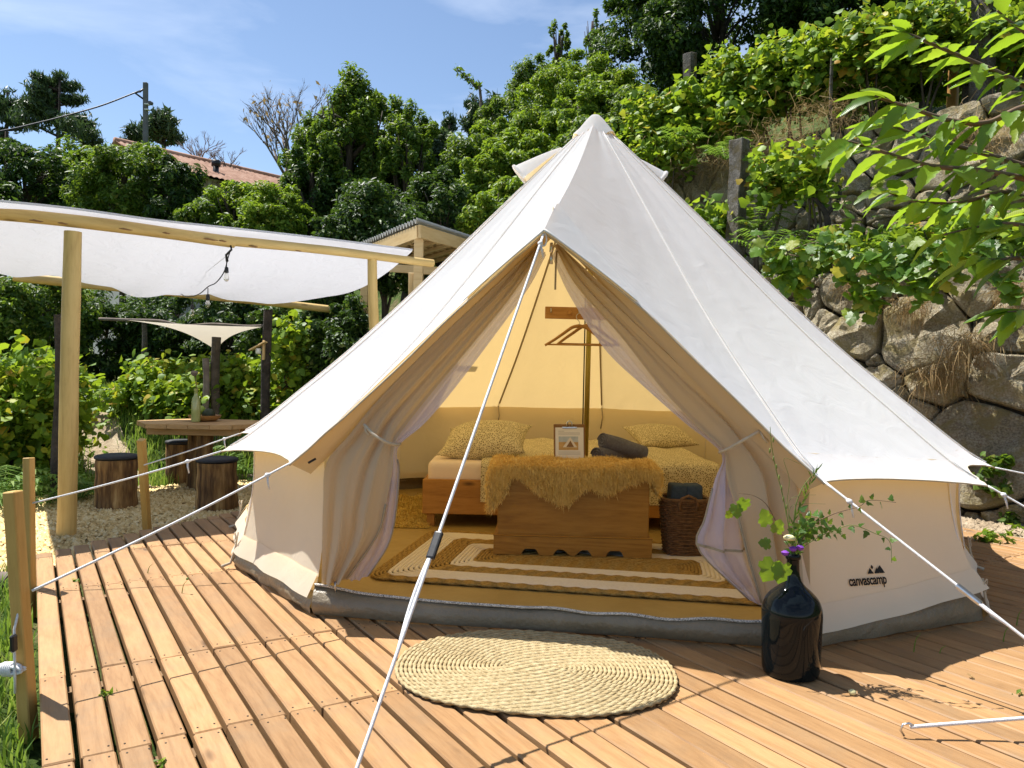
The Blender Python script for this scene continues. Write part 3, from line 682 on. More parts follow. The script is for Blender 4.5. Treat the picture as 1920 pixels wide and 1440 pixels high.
# ties
def tie(pts, par):
    mk('tie_back', *tube(spline([at(*p) for p in pts], 14), .008, 6), M['trim'], par, True)
    e = at(*pts[0]); mk('tie_tail', *tube([e, e + Vector((.012, -.015, -.03)), e + Vector((.03, -.02, -.05))], .006, 5), M['trim'], par, True)
tie([(683, 796, 3.66), (700, 814, 3.62), (722, 828, 3.62), (742, 834, 3.66), (750, 832, 3.74)], cl)
tie([(1425, 808, 3.42), (1400, 822, 3.42), (1375, 836, 3.46), (1356, 846, 3.50), (1349, 848, 3.58)], cr)
# strip of roof lining seen under the left and right door edges
for a, sd in ((-37, 1), (20, -1)):
    rows = [[], []]
    for i in range(20):
        t = i / 19; p = RT.lerp(TIP[a], t); q = inward(p, .10) + Vector((0, .06, -.05)); rows[0].append(p + Vector((0, .02, -.012))); rows[1].append(q)
    mk('door_lining', *grid(rows), M['curtain'], tent, True)
# zip hanging at the peak of the door
p = at(1034, 455, 3.62)
zp = mk('zip_slider', *join([tube([p, p + Vector((0, 0, -.045))], [.007, .009], 8), tube([p + Vector((0, -.004, -.05)), p + Vector((0, -.004, -.10))], [.006, .008], 8)]), M['steel'], tent, True)
mk('zip_cord', *tube([at(1044, 470, 3.78), at(1042, 500, 3.78), at(1041, 543, 3.78)], .005, 5), M['tape'], tent, True)
p = at(1036, 388, 3.75); mk('ridge_strap', *tube([p, RT + Vector((0, -.01, .0)), RT + Vector((0, -.02, -.03))], .006, 5), M['trim'], tent, True)
# toggles under the front eave tips
for p, q in ((at(578, 868, 3.62), at(592, 860, 3.64)), (at(1536, 893, 3.34), at(1544, 905, 3.30))):
    mk('toggle', *tube([p, q], .006, 6), M['black'], tent, True)
# pole and guy ropes
mk('centre_pole', *tube([Vector((TC.x + .012, TC.y, .016)), Vector((TC.x + .03, TC.y, 3.0))], .019, 14), M['brass'], tent, True)
mk('pole_cable', *tube([Vector((TC.x - .012, TC.y - .012, .3)), Vector((TC.x - .01, TC.y - .012, 2.2))], .005, 6), M['black'], tent, True)
# inner ridge straps and ties at the back wall
for a in (145.2, 170.5, 195.8, 221.1):
    mk('inner_seam', *tube([inward(seam(a, .08 + .83 * i / 16), .012) for i in range(17)], .009, 5), M['tape'], tent, True)
    e = inward(seam(a, .925), .02); mk('wall_tie', *tube([e, e + Vector((.01, -.02, -.1)), e + Vector((-.01, -.02, -.22))], .006, 5), M['tape'], tent, True)
def rope_pts(p0, p1, sag=0.0, n=24):
    return [Vector(p0).lerp(Vector(p1), i / (n - 1)) + Vector((0, 0, -sag * math.sin(math.pi * i / (n - 1)))) for i in range(n)]
def guy(p0, p1, r=.0052, sag=.012, slider=None, knot=None, smat='black', double=True):
    o = mk('guy_rope', *tube(rope_pts(p0, p1, sag), r, 7), M['rope'], tent, True)
    p0, p1 = Vector(p0), Vector(p1); d = (p1 - p0)
    sd = d.cross(Vector((0, 0, 1))).normalized()
    if slider:
        c = p0 + d * slider + Vector((0, 0, -sag * math.sin(math.pi * slider))); dn = d.normalized()
        Mx, Ln = frame(c - dn * .05, c + dn * .05)
        me = boxmesh('slider', Ln, .030, .016, .006, 2, (0, .5, .5)); place('slider', me, Mx, o, M[smat])
        if double:
            mk('rope_loop', *tube([p + sd * .012 * math.sin(math.pi * min(1, i / 10)) for i, p in enumerate(rope_pts(c, p1, sag * .4))], r, 7), M['rope'], o, True)
    if knot:
        c = p0 + d * knot + Vector((0, 0, -sag * math.sin(math.pi * knot)))
        mk('knot', *join([tube([c - d.normalized() * .014, c, c + d.normalized() * .014], [.006, .013, .006], 8), tube([c, c + Vector((.006, -.01, -.03)), c + Vector((.014, -.01, -.065))], [.006, .005, .004], 6)]), M['rope'], o, True)
    return o
lipp = at(1020, 437, 3.53)
g0 = guy(lipp, gnd(636, 1535), .0058, .0, slider=.664, knot=.03)
mk('rope_ring', *tube([lipp + Vector((.012 * math.sin(k_ * .52), -.004, -.03 + .03 * math.cos(k_ * .52))) for k_ in range(13)], .004, 6), M['rope'], g0, True)
ST = {}
ST[1] = (at(60, 1108, 2.76)); ST[2] = at(59, 944, 4.12); ST[3] = at(270, 872, 5.78)
guy(TIP[-37], ST[1], .0052, .01, knot=.115); guy(TIP[297], ST[2], .0052, .01, knot=.19); guy(TIP[271.7], ST[3], .0052, .005, knot=.15)
guy(TIP[20], at(1990, 1250, 2.62), .0056, .0, slider=.66, knot=.13, smat='steel'); guy(TIP[44], at(2100, 1052, 3.5), .0052, .0, knot=.13)
guy(TIP[69.3], at(2100, 925, 4.6), .0052, .0)
hk = gnd(1707, 1363, .035)
g1 = mk('guy_rope', *tube(rope_pts(hk, at(1980, 1342, 2.55), .0), .0065, 7), M['rope'], tent, True)
mk('hook', *tube([hk + Vector((.02, 0, .0)), hk + Vector((-.005, 0, .012)), hk + Vector((-.025, 0, .008)), hk + Vector((-.032, 0, -.012)), hk + Vector((-.02, 0, -.03))], .004, 6), M['steel'], g1, True)
# maker's print on the right-hand wall panel
wa, wb = ANG.index(20), None
def wall_uv(u, v): 
    rr = wall_grid(1, 20, 44, lambda u_: .085 + .10 * u_ ** 1.5, ph=1.3, nx=60, ny=40)
    return rr
RW = wall_uv(0, 0)
def near_px(px, py):
    best = None
    for yi, r in enumerate(RW):
        for xi, p in enumerate(r):
            d = p - CAM; f = d.dot(_F); x = 960 + FPX * d.dot(_R) / f; y = 720 - FPX * d.dot(_U) / f; e = (x - px) ** 2 + (y - py) ** 2
            if best is None or e < best[0]: best = (e, xi, yi, p)
    return best
e_, xi_, yi_, lp0 = near_px(1592, 1104); _, xj_, yj_, lp1 = near_px(1659, 1094); _, _, _, lpu = near_px(1592, 1060)
lx = (lp1 - lp0); lw = lx.length; lx.normalize(); lz = (lpu - lp0); lz = (lz - lx * lz.dot(lx)).normalized(); ly = lx.cross(lz)
if ly.dot(CAM - lp0) < 0: ly = -ly
lp0 = lp0 + ly * .006; lp1 = lp1 + ly * .006
fc = bpy.data.curves.new('print', 'FONT'); fc.body = 'canvascamp'; fc.size = 1.0; fc.offset = 0.022; fc.space_character = 0.93
fo = link(bpy.data.objects.new('print', fc)); dg = bpy.context.evaluated_depsgraph_get(); dg.update()
fm = bpy.data.meshes.new_from_object(fo.evaluated_get(dg)); bpy.data.objects.remove(fo)
co = np.array([v.co[:] for v in fm.vertices]); wx = co[:, 0].max() - co[:, 0].min(); sc = lw / wx
Vt = [lp0 + lx * ((c[0] - co[:, 0].min()) * sc) + lz * ((c[1]) * sc * 1.25 + .006) for c in co]
par = WALL20
lg = mk('maker_print', Vt, [tuple(p.vertices) for p in fm.polygons], M['ink'], par)
def tri2(pts): return [lp0 + lx * (x * lw) + lz * (y * lw) for x, y in pts]
mv, mf = [], []
for pts in ([(.52, .24), (.60, .36), (.645, .30), (.69, .24)], [(.70, .24), (.775, .36), (.855, .24)], [(.86, .24), (.79, .33), (.88, .40), (.985, .24)], [(.625, .37), (.66, .42), (.70, .37), (.66, .32)]):
    b = len(mv); mv += tri2(pts); mf.append(tuple(range(b, len(mv))))
mk('maker_emblem', mv, mf, M['ink'], par)
# ------------------------------------------------------------------ inside the tent
def rloop(cx, cy, hx, hy, rc, ang, n, z):
    """rounded rectangle path"""
    pts = []; rc = max(.004, min(rc, hx - .002, hy - .002)); seg = [(hx - rc, hy - rc, 0), (-(hx - rc), hy - rc, 90), (-(hx - rc), -(hy - rc), 180), (hx - rc, -(hy - rc), 270)]
    raw = []
    for x, y, a in seg:
        for k in range(5): raw.append(Vector((x + rc * math.cos(rad(a + k * 22.5)), y + rc * math.sin(rad(a + k * 22.5)), 0)))
    raw.append(raw[0]); acc = [0]
    for a, b in zip(raw[:-1], raw[1:]): acc.append(acc[-1] + (b - a).length)
    Lt = acc[-1]; n = max(12, int(Lt / n)); j = 0; ca, sa = math.cos(ang), math.sin(ang)
    for i in range(n):
        d = Lt * i / n
        while acc[j + 1] < d: j += 1
        p = raw[j].lerp(raw[j + 1], (d - acc[j]) / max(1e-6, acc[j + 1] - acc[j]))
        pts.append(Vector((cx + p.x * ca - p.y * sa, cy + p.x * sa + p.y * ca, z)))
    return pts
def braid_ring(pts, r, n=6, tw=0.9, amp=.28, flat=.7):
    """a closed twisted cord"""
    m = len(pts); V, F = [], []
    for i in range(m):
        t = (pts[(i + 1) % m] - pts[i - 1]).normalized(); sd = Vector((-t.y, t.x, 0))
        for k in range(n):
            a = 2 * math.pi * k / n; rr = r * (1 + amp * math.cos(2 * a - i * tw) * (1 if r > .004 else .5))
            V.append(pts[i] + sd * (math.cos(a) * rr) + Vector((0, 0, math.sin(a) * rr * flat)))
    for i in range(m):
        i2 = (i + 1) % m
        for k in range(n):
            k2 = (k + 1) % n; F.append((i * n + k, i * n + k2, i2 * n + k2, i2 * n + k))
    return V, F
ru, rv = Vector((.985, -.17)), Vector((.17, .985)); fl = gnd(684, 1087, .018)
RW_, RD_ = 2.36, 1.36; rc_ = Vector((fl.x, fl.y)) + ru * RW_ / 2 + rv * RD_ / 2; rang = math.atan2(ru.y, ru.x)
rug = thing('rectangular_rug', 'braided rug of brown jute and cream bands on the tent floor', 'rug', (rc_.x, rc_.y, .016))
off = 0.0
for wdt, mt, nm in ((.075, 'jute', 'jute_band'), (.17, 'cotton', 'cream_band'), (.13, 'jute', 'jute_band'), (.12, 'cotton', 'cream_band'), (.20, 'jute', 'jute_band')):
    parts = []; pitch = .021 if mt == 'jute' else .026; nn = max(1, round(wdt / pitch)); p_ = wdt / nn
    for i in range(nn):
        o_ = off + p_ * (i + .5); hx, hy = RW_ / 2 - o_, RD_ / 2 - o_
        if hy < .01: break
        parts.append(braid_ring(rloop(rc_.x, rc_.y, hx, hy, .05 + max(0, (.25 - off) * .2), rang, .014 if mt == 'jute' else .05, .028), p_ * .54, 6, .9, .30 if mt == 'jute' else .05, .75 if mt == 'jute' else .6))
    mk(nm, *join(parts), M[mt], rug, True); off += wdt
# oval braided mat on the deck
mc = Vector((.115, 3.06)); mat_ = thing('oval_mat', 'oval braided straw mat lying on the deck before the tent door', 'mat', (mc.x, mc.y, .001))
parts = []; nr = 27
for i in range(nr):
    f = (nr - i - .5) / nr; a_, b_ = .555 * f + .10 * (1 - f), .425 * f; per = 2 * math.pi * math.sqrt((a_ * a_ + b_ * b_) / 2); n = max(14, int(per / .0085)); ca, sa = math.cos(-.10), math.sin(-.10)
    pts = []
    for k in range(n):
        t = 2 * math.pi * k / n; x = a_ * math.copysign(abs(math.cos(t)) ** .88, math.cos(t)); y = b_ * math.copysign(abs(math.sin(t)) ** .88, math.sin(t))
        pts.append(Vector((mc.x + x * ca - y * sa, mc.y + x * sa + y * ca, .012 + .003 * math.sin(x * 9) * math.cos(y * 7))))
    pts = [pts[k].lerp((pts[k - 1] + pts[(k + 1) % n]) / 2, .5) for k in range(n)]
    parts.append(braid_ring(pts, .0083 * (1 + .08 * math.sin(i * 2.3)), 6, 1.05, .34, .85))
    if i in (8, 17, nr - 1):
        mk('braid', *join(parts), M['straw'], mat_, True); parts = []
# chest
cA, cB = gnd(925, 1041, .03), gnd(1222, 1049, .03); cx = (cB - cA); cw = cx.length; cx.normalize(); cyv = Vector((-cx.y, cx.x, 0)); crz = math.atan2(cx.y, cx.x)
CZ = .038; CH = .555; CD = .42
chest = thing('blanket_chest', 'low honey coloured pine chest with scalloped plinth on the rug', 'chest', ((cA + cB) / 2 + cyv * CD / 2).xy.to_3d() + Vector((0, 0, CZ)))
MC = Matrix.Translation(Vector((cA.x, cA.y, CZ))) @ Matrix.Rotation(crz, 4, 'Z')
def cbox(name, x0, x1, y0, y1, z0, z1, b=.004, par=None, mat='chest'):
    me = boxmesh(name, x1 - x0, y1 - y0, z1 - z0, b, 1, (0, 0, 0)); return place(name, me, MC @ Matrix.Translation((x0, y0, z0)), par or chest, M[mat])
cbox('body', .02, cw - .02, .02, CD - .02, .10, CH - .02)
cbox('lid', .012, cw - .012, .012, CD - .012, CH - .019, CH, .006)
def plinth(w, h, t):
    pts = [(0, 0), (.17 * w, 0)]
    def arch(x0, x1, hh, ogee=0):
        r = []
        for k in range(9):
            f = k / 8; x = lerp(x0, x1, f)
            if ogee == 0: y = hh * min(1, math.sin(math.pi * f) * 1.9)
            elif ogee > 0: y = hh * (min(1, math.sin(math.pi * min(f, .5)) * 1.6) if f < .5 else (1 - ss(f, .5, 1)))
            else: y = hh * (min(1, math.sin(math.pi * min(1 - f, .5)) * 1.6) if f > .5 else (1 - ss(1 - f, .5, 1)))
            r.append((x, y))
        return r
    pts += arch(.175 * w, .29 * w, h * .34) + arch(.375 * w, .495 * w, h * .34, 1) + arch(.505 * w, .625 * w, h * .34, -1) + arch(.71 * w, .825 * w, h * .34) + [(.83 * w, 0), (w, 0), (w, h), (0, h)]
    n = len(pts); V = [(x, 0, z) for x, z in pts] + [(x, t, z) for x, z in pts]
    bm = bmesh.new(); vs_ = [bm.verts.new(v) for v in V]
    bm.faces.new(vs_[:n]); bm.faces.new(vs_[n:][::-1])
    for i in range(n): j = (i + 1) % n; bm.faces.new((vs_[i], vs_[n + i], vs_[n + j], vs_[j]))
    bmesh.ops.recalc_face_normals(bm, faces=bm.faces); bmesh.ops.triangulate(bm, faces=bm.faces)
    me = bpy.data.meshes.new('plinth'); bm.to_mesh(me); bm.free(); return me
place('plinth', plinth(cw, .115, .02), MC @ Matrix.Translation((0, -.002, 0)), chest, M['chest'])
cbox('plinth_side', 0, .02, .019, CD, 0, .115); cbox('plinth_side', cw - .02, cw, .019, CD, 0, .115); cbox('plinth_back', .021, cw - .021, CD - .02, CD, 0, .10)
cbox('plinth_moulding', -.004, cw + .004, -.006, .014, .116, .126, .003)
# sheepskin over the chest
def hairs(base_pts, normals, n, ln, wd, rng, droop=.5):
    idx = rng.integers(0, len(base_pts), n); P = base_pts[idx]; N = normals[idx] + rng.normal(0, .42, (n, 3)); N[:, 2] -= droop * rng.random(n); N /= np.linalg.norm(N, axis=1)[:, None]
    P = P + rng.normal(0, .009, (n, 3)); S = np.cross(N, rng.normal(0, 1, (n, 3))); S /= np.linalg.norm(S, axis=1)[:, None]
    l = ln * rng.uniform(.6, 1.2, n)[:, None]; w = wd
    mid = P + N * l * .6 + np.array([0, 0, -1]) * l * .1; tip = P + N * l * .95 + np.array([0, 0, -1]) * l * .45
    V = np.stack([P - S * w, P + S * w, mid + S * w * .7, mid - S * w * .7, tip], 1).reshape(-1, 3)
    b = np.arange(n)[:, None] * 5
    F = np.concatenate([b + [0, 1, 2], b + [0, 2, 3], b + [3, 2, 4]], 0); return V, F
def skin(name, label, cat, rows, mat, nh, ln, wd=.0022, seed=1, hl=.5, rad_=.012):
    V, F = grid(rows); loc = Vector((sum(v.x for v in V) / len(V), sum(v.y for v in V) / len(V), min(v.z for v in V)))
    th = thing(name, label, cat, loc); mk('hide', V, F, mat, th, True)
    A = np.array([[tuple(p) for p in r] for r in rows]); du = np.gradient(A, axis=1); dv = np.gradient(A, axis=0); Nn = np.cross(du, dv); Nn /= np.linalg.norm(Nn, axis=2)[:, :, None] + 1e-9
    if Nn[..., 2].mean() < 0: Nn = -Nn
    rng = np.random.default_rng(seed); m, n = A.shape[:2]
    # resample densely
    k = 60000; fi = rng.random(k) * (m - 1); fj = rng.random(k) * (n - 1); i0 = fi.astype(int); j0 = fj.astype(int); a = (fi - i0)[:, None]; b = (fj - j0)[:, None]
    def bil(X): return X[i0, j0] * (1 - a) * (1 - b) + X[i0 + 1, j0] * a * (1 - b) + X[i0, j0 + 1] * (1 - a) * b + X[i0 + 1, j0 + 1] * a * b
    o = mk('wool', *hairs(bil(A), bil(Nn), nh, ln, wd, rng, hl), mat, th, False); o['kind'] = 'stuff'; return th
rows = []
def MCp(x, y, z): return (MC @ Vector((x, y, z)))
nx = 46
for q in range(22):
    f = q / 21; row = []
    for i in range(nx):
        u = i / (nx - 1); x = -.06 + (cw + .14) * u
        # lower outline of the fleece, as it hangs over the front
        drop = .17 - .05 * math.sin(u * 9.0) + .05 * math.sin(u * 17 + 1.5) - .05 * ss(u, .45, .7) + .02 * math.sin(u * 31)
        if u > .9: drop += .06
        if u < .12: drop += .07
        edge = 1.0 if .035 < u < .955 else 0.0
        if f < .55:
            y = lerp(CD * .75, -.012, f / .55); z = CH + .016 + .01 * math.sin(u * 20 + f * 9)
        else:
            g = (f - .55) / .45; y = -.022 - .012 * math.sin(u * 14); z = CH + .012 - drop * g
        side = max(0, (.04 - u) / .04, (u - .945) / .055)
        z -= side * (.18 if f < .55 else .12 * (1 - f)); x = min(max(x, -.032), cw + .035)
        row.append(MCp(x, y, z))
    rows.append(row)
skin('sheepskin', 'golden long haired sheepskin draped over the pine chest', 'sheepskin', rows, M['fur'], 70000, .027, .0015, 3)
# fluffy mat beside the bed
fm_ = [[Vector((lerp(-1.02, -.60, i / 12), lerp(5.72, 7.1, j / 14), .022 + .012 * math.sin(i * 1.3) * math.sin(j))) for i in range(13)] for j in range(15)]
skin('fluffy_mat', 'yellow shaggy mat on the floor beside the bed', 'mat', fm_, M['yfur'], 16000, .035, .0025, 5, 0.1)
# bed
BX0, BX1, BY0, BY1 = -.655, 1.55, 5.80, 7.72
bed = thing('bed', 'low wooden platform bed with thick mattress behind the chest', 'bed', ((BX0 + BX1) / 2, (BY0 + BY1) / 2, .016))
board('frame_board', (BX0, BY0, .245), (BX1, BY0, .245), .04, .26, M['bed'], bed, .005)
board('frame_board', (BX0, BY1, .245), (BX1, BY1, .245), .04, .26, M['bed'], bed, .005)
board('frame_board', (BX0 + .019, BY0 + .021, .243), (BX0 + .019, BY1 - .021, .243), .038, .256, M['bed'], bed, .005)
board('frame_board', (BX1 - .019, BY0 + .021, .243), (BX1 - .019, BY1 - .021, .243), .038, .256, M['bed'], bed, .005)
for x in (BX0 + .06, (BX0 + BX1) / 2 + .3, BX1 - .06):
    for y in (BY0 + .03, BY1 - .03): boxat('leg', (x, y + .012, .016), (.06, .05, .10), M['bed'], bed)
def pillow_mesh(w, d, h, n=22, seed=0, e=.55):
    bm_rows = []; rng = random.Random(seed); ph = rng.uniform(0, 6)
    V, F = [], []
    for sgn in (1, -1):
        b = len(V)
        for j in range(n + 1):
            for i in range(n + 1):
                u, v = i / n * 2 - 1, j / n * 2 - 1
                t = max(0, (1 - u * u)) ** e * max(0, (1 - v * v)) ** e
                k = 1 - .10 * (1 - abs(u) ** 3) * abs(v) ** 3; k2 = 1 - .10 * (1 - abs(v) ** 3) * abs(u) ** 3
                V.append((u * w / 2 * k2, v * d / 2 * k, sgn * h / 2 * t * (1 + .06 * math.sin(u * 5 + ph) * math.cos(v * 4))))
        for j in range(n):
            for i in range(n):
                q = (b + j * (n + 1) + i, b + j * (n + 1) + i + 1, b + (j + 1) * (n + 1) + i + 1, b + (j + 1) * (n + 1) + i)
                F.append(q if sgn > 0 else q[::-1])
    me = bpy.data.meshes.new('pillow'); me.from_pydata(V, [], F); bm = bmesh.new(); bm.from_mesh(me); bmesh.ops.remove_doubles(bm, verts=bm.verts, dist=1e-5); bm.to_mesh(me); bm.free()
    me.polygons.foreach_set('use_smooth', np.ones(len(me.polygons), dtype=bool)); return me
mm = boxmesh('mattress', BX1 - BX0 - .06, BY1 - BY0 - .05, .17, .05, 4, (0, 0, 0)); mm.polygons.foreach_set('use_smooth', np.ones(len(mm.polygons), dtype=bool)); place('mattress', mm, Matrix.Translation((BX0 + .03, BY0 + .025, .335)), bed, M['mattress'])
# spread: covers the bed from the chest to the right and hangs over the front
rows = []
for j in range(26):
    row = []
    for i in range(40):
        u = i / 39; v = j / 25; x = lerp(-.22, BX1 + .02, u); wv = .008 * math.sin(x * 9 + v * 5) + .006 * math.sin(x * 23 + v * 13)
        if v < .3: g = 1 - v / .3; y = BY0 - .03 - .006 * math.sin(x * 18); z = .515 - g * .30 + wv * .3
        else: g = (v - .3) / .7; y = lerp(BY0 - .02, BY1 + .0, g); z = .518 + wv + .012 * min(1, g * 8)
        row.append(Vector((x, y, z)))
    rows.append(row)
sp = mk('bedspread', *grid(rows), M['spots'], smooth=True); tag(sp, 'spotted olive bedspread covering the bed and hanging over its front', 'bedspread')
Mp = Matrix.Translation((-.20, 6.15, .645)) @ Matrix.Rotation(rad(-8), 4, 'Z') @ Matrix.Rotation(rad(20), 4, 'X') @ Matrix.Rotation(rad(-4), 4, 'Y')
tag(place('pillow', pillow_mesh(.70, .52, .29, seed=1, e=.62), Mp, None, M['spots']), 'spotted olive pillow leaning at the bare mattress end of the bed', 'pillow')
Mp = Matrix.Translation((1.40, 7.25, .62)) @ Matrix.Rotation(rad(20), 4, 'Z') @ Matrix.Rotation(rad(20), 4, 'X')
tag(place('pillow', pillow_mesh(.62, .42, .18, seed=2), Mp, None, M['spots']), 'spotted pillow half hidden by the gathered curtain tie', 'pillow')
# clipboard standing on the chest
cbp = at(1068, 858, 5.14); cb = thing('clipboard', 'brown clipboard with a printed sheet propped upright on the sheepskin', 'clipboard', cbp)
Mcb = Matrix.Translation(cbp + Vector((0, 0, -.012))) @ Matrix.Rotation(rad(-1), 4, 'Y') @ Matrix.Rotation(rad(-9), 4, 'X')
def cbb(name, x0, x1, z0, z1, y, t, mat, b=.002, par=None): return place(name, boxmesh(name, x1 - x0, t, z1 - z0, b, 1, (0, 1, 0)), Mcb @ Matrix.Translation((x0, y, z0)), par or cb, M[mat])
cbb('backboard', -.105, .105, 0, .235, 0, .006, 'hardboard'); pg = cbb('paper', -.094, .094, .004, .212, -.0065, .0015, 'paper', 0)
cbb('clip_bar', -.05, .05, .205, .217, -.008, .006, 'steel'); V, F = tube([Mcb @ Vector((-.02 + .0, -.012, .217)), Mcb @ Vector((-.016, -.012, .245)), Mcb @ Vector((0, -.012, .258)), Mcb @ Vector((.016, -.012, .245)), Mcb @ Vector((.02, -.012, .217))], .006, 6); mk('clip_lever', V, F, M['steel'], cb, True)
def flat(name, rects, mat, y, par):
    V, F = [], []
    for x0, x1, z0, z1 in rects:
        b = len(V); V += [Mcb @ Vector((x0, y, z0)), Mcb @ Vector((x1, y, z0)), Mcb @ Vector((x1, y, z1)), Mcb @ Vector((x0, y, z1))]; F.append((b, b + 1, b + 2, b + 3))
    return mk(name, V, F, mat, par)
flat('text_lines', [(-.075, -.035, .186, .189)] + [(-.075, .07, .176 - .007 * k, .178 - .007 * k) for k in range(3)] + [(-.075, .072 - .03 * (k == 3), .048 - .008 * k, .050 - .008 * k) for k in range(3)], M['grey_ink'], -.0085, pg)
M['pic_sky'] = pmat('print_sky', [(.3, (.35, .42, .5)), (.7, (.55, .6, .65))], 30, .8, 0); M['pic_ground'] = pmat('print_ground', [(.3, (.45, .28, .10)), (.7, (.6, .4, .18))], 30, .8, 0); M['pic_white'] = pmat('print_white', [(.3, (.7, .65, .58)), (.7, (.75, .7, .64))], 30, .8, 0); M['pic_brown'] = pmat('print_brown', [(.3, (.20, .11, .05)), (.7, (.28, .16, .07))], 30, .8, 0)
flat('picture_sky', [(-.072, .058, .115, .152)], M['pic_sky'], -.0086, pg); flat('picture_ground', [(-.072, .058, .062, .1148)], M['pic_ground'], -.0086, pg)
V = [Mcb @ Vector(p) for p in ((-.045, -.0090, .08), (.05, -.0090, .08), (.005, -.0090, .148))]; mk('picture_tent', V, [(0, 1, 2)], M['pic_white'], pg)
V = [Mcb @ Vector(p) for p in ((-.022, -.0094, .082), (.03, -.0094, .082), (.006, -.0094, .125))]; mk('picture_door', V, [(0, 1, 2)], M['pic_brown'], pg)
# rolled towels
def roll(name, p0, p1, r, label, mat, turns=2.6, cat='towel'):
    Mx, Ln = frame(p0, p1); V, F = [], []; m = 26; n = 34
    for i in range(m):
        x = Ln * i / (m - 1); e = 1 - .06 * abs(i / (m - 1) * 2 - 1) ** 4
        for k in range(n):
            a = 2 * math.pi * k / n; rr = r * e * (1 + .03 * math.sin(3 * a + i * .3) + .05 * max(0, math.cos(a - .8)) ** 8)
            V.append((x, math.cos(a) * rr, math.sin(a) * rr * .92))
    for i in range(m - 1):
        for k in range(n): k2 = (k + 1) % n; F.append((i * n + k, i * n + k2, (i + 1) * n + k2, (i + 1) * n + k))
    F += [tuple(range(n - 1, -1, -1)), tuple((m - 1) * n + k for k in range(n))]
    me = bpy.data.meshes.new(name); me.from_pydata(V, [], F); me.polygons.foreach_set('use_smooth', np.ones(len(me.polygons), dtype=bool)); me.set_sharp_from_angle(angle=rad(60))
    o = thing(name, label, cat, (Vector(p0) + Vector(p1)) / 2 - Vector((0, 0, r))); place('roll', me, Mx, o, M[mat])
    sp_ = [Vector((-.004, math.cos(t * .35) * r * .95 * (1 - t / 52), math.sin(t * .35) * r * .88 * (1 - t / 52))) for t in range(46)]
    V, F = tube([Mx @ p for p in sp_], .006, 5); mk('rolled_edge', V, F, M[mat], o, True); return o
roll('towel_roll', at(1120, 852, 5.36), at(1198, 856, 5.72) + Vector((0, 0, .03)), .055, 'grey rolled towel lying end on beside the clipboard', 'towel')
roll('towel_roll', at(1130, 826, 5.42), at(1206, 850, 5.58), .062, 'grey rolled towel lying slanted on top of the other roll', 'towel')
# basket with folded towels
bk = gnd(1288, 1046, .03); basket = thing('wicker_basket', 'tall brown wicker basket with a loop handle standing by the bed', 'basket', (bk.x, bk.y + .13, .03))
def rrect(cx_, cy_, hx, hy, z, n=44, p=5):
    return [Vector((cx_ + hx * math.copysign(abs(math.cos(2 * math.pi * k / n)) ** (2 / p), math.cos(2 * math.pi * k / n)), cy_ + hy * math.copysign(abs(math.sin(2 * math.pi * k / n)) ** (2 / p), math.sin(2 * math.pi * k / n)), z)) for k in range(n)]
nzr = 30; parts = []
for i in range(nzr):
    f = i / (nzr - 1); hx, hy = lerp(.115, .145, f), lerp(.105, .13, f); P_ = rrect(bk.x, bk.y + .13, hx, hy, .042 + .345 * f)
    m = len(P_); P_ = [p + (p - Vector((bk.x, bk.y + .13, p.z))).normalized() * (.005 * math.sin(k * math.pi / 2 + (i % 2) * math.pi)) for k, p in enumerate(P_)]
    V, F = tube(P_ + [P_[0]], .0066, 5, False); parts.append((V, F))
mk('woven_sides', *join(parts), M['wicker'], basket, True)
mk('basket_base', *lathe([(.13, 0), (.13, .01), (.001, .012)], (bk.x, bk.y + .13, .032), 20, .85, .8), M['wicker'], basket)
P_ = rrect(bk.x, bk.y + .13, .15, .135, .392); mk('rim', *tube(P_ + [P_[0]], .012, 7, False), M['wicker'], basket, True)
mk('handle', *tube([Vector((bk.x + x, bk.y - .012, z)) for x, z in ((-.05, .33), (-.058, .37), (-.045, .405), (0, .425), (.045, .405), (.058, .37), (.05, .33))], .010, 7), M['wicker'], basket, True)
for i, (dx, lb) in enumerate(((-.055, 'folded dark blue towel standing in the wicker basket beside another'), (.06, 'folded dark blue towel in the wicker basket, next to the gauze curtain'))):
    me = boxmesh('folded_towel', .105, .14, .22, .02, 3, (.5, .5, 0)); me.polygons.foreach_set('use_smooth', np.ones(len(me.polygons), dtype=bool))
    tag(place('folded_towel', me, Matrix.Translation((bk.x + dx, bk.y + .12, .265)) @ Matrix.Rotation(rad(3 - 5 * i), 4, 'Y'), None, M['towel2']), lb, 'towel')
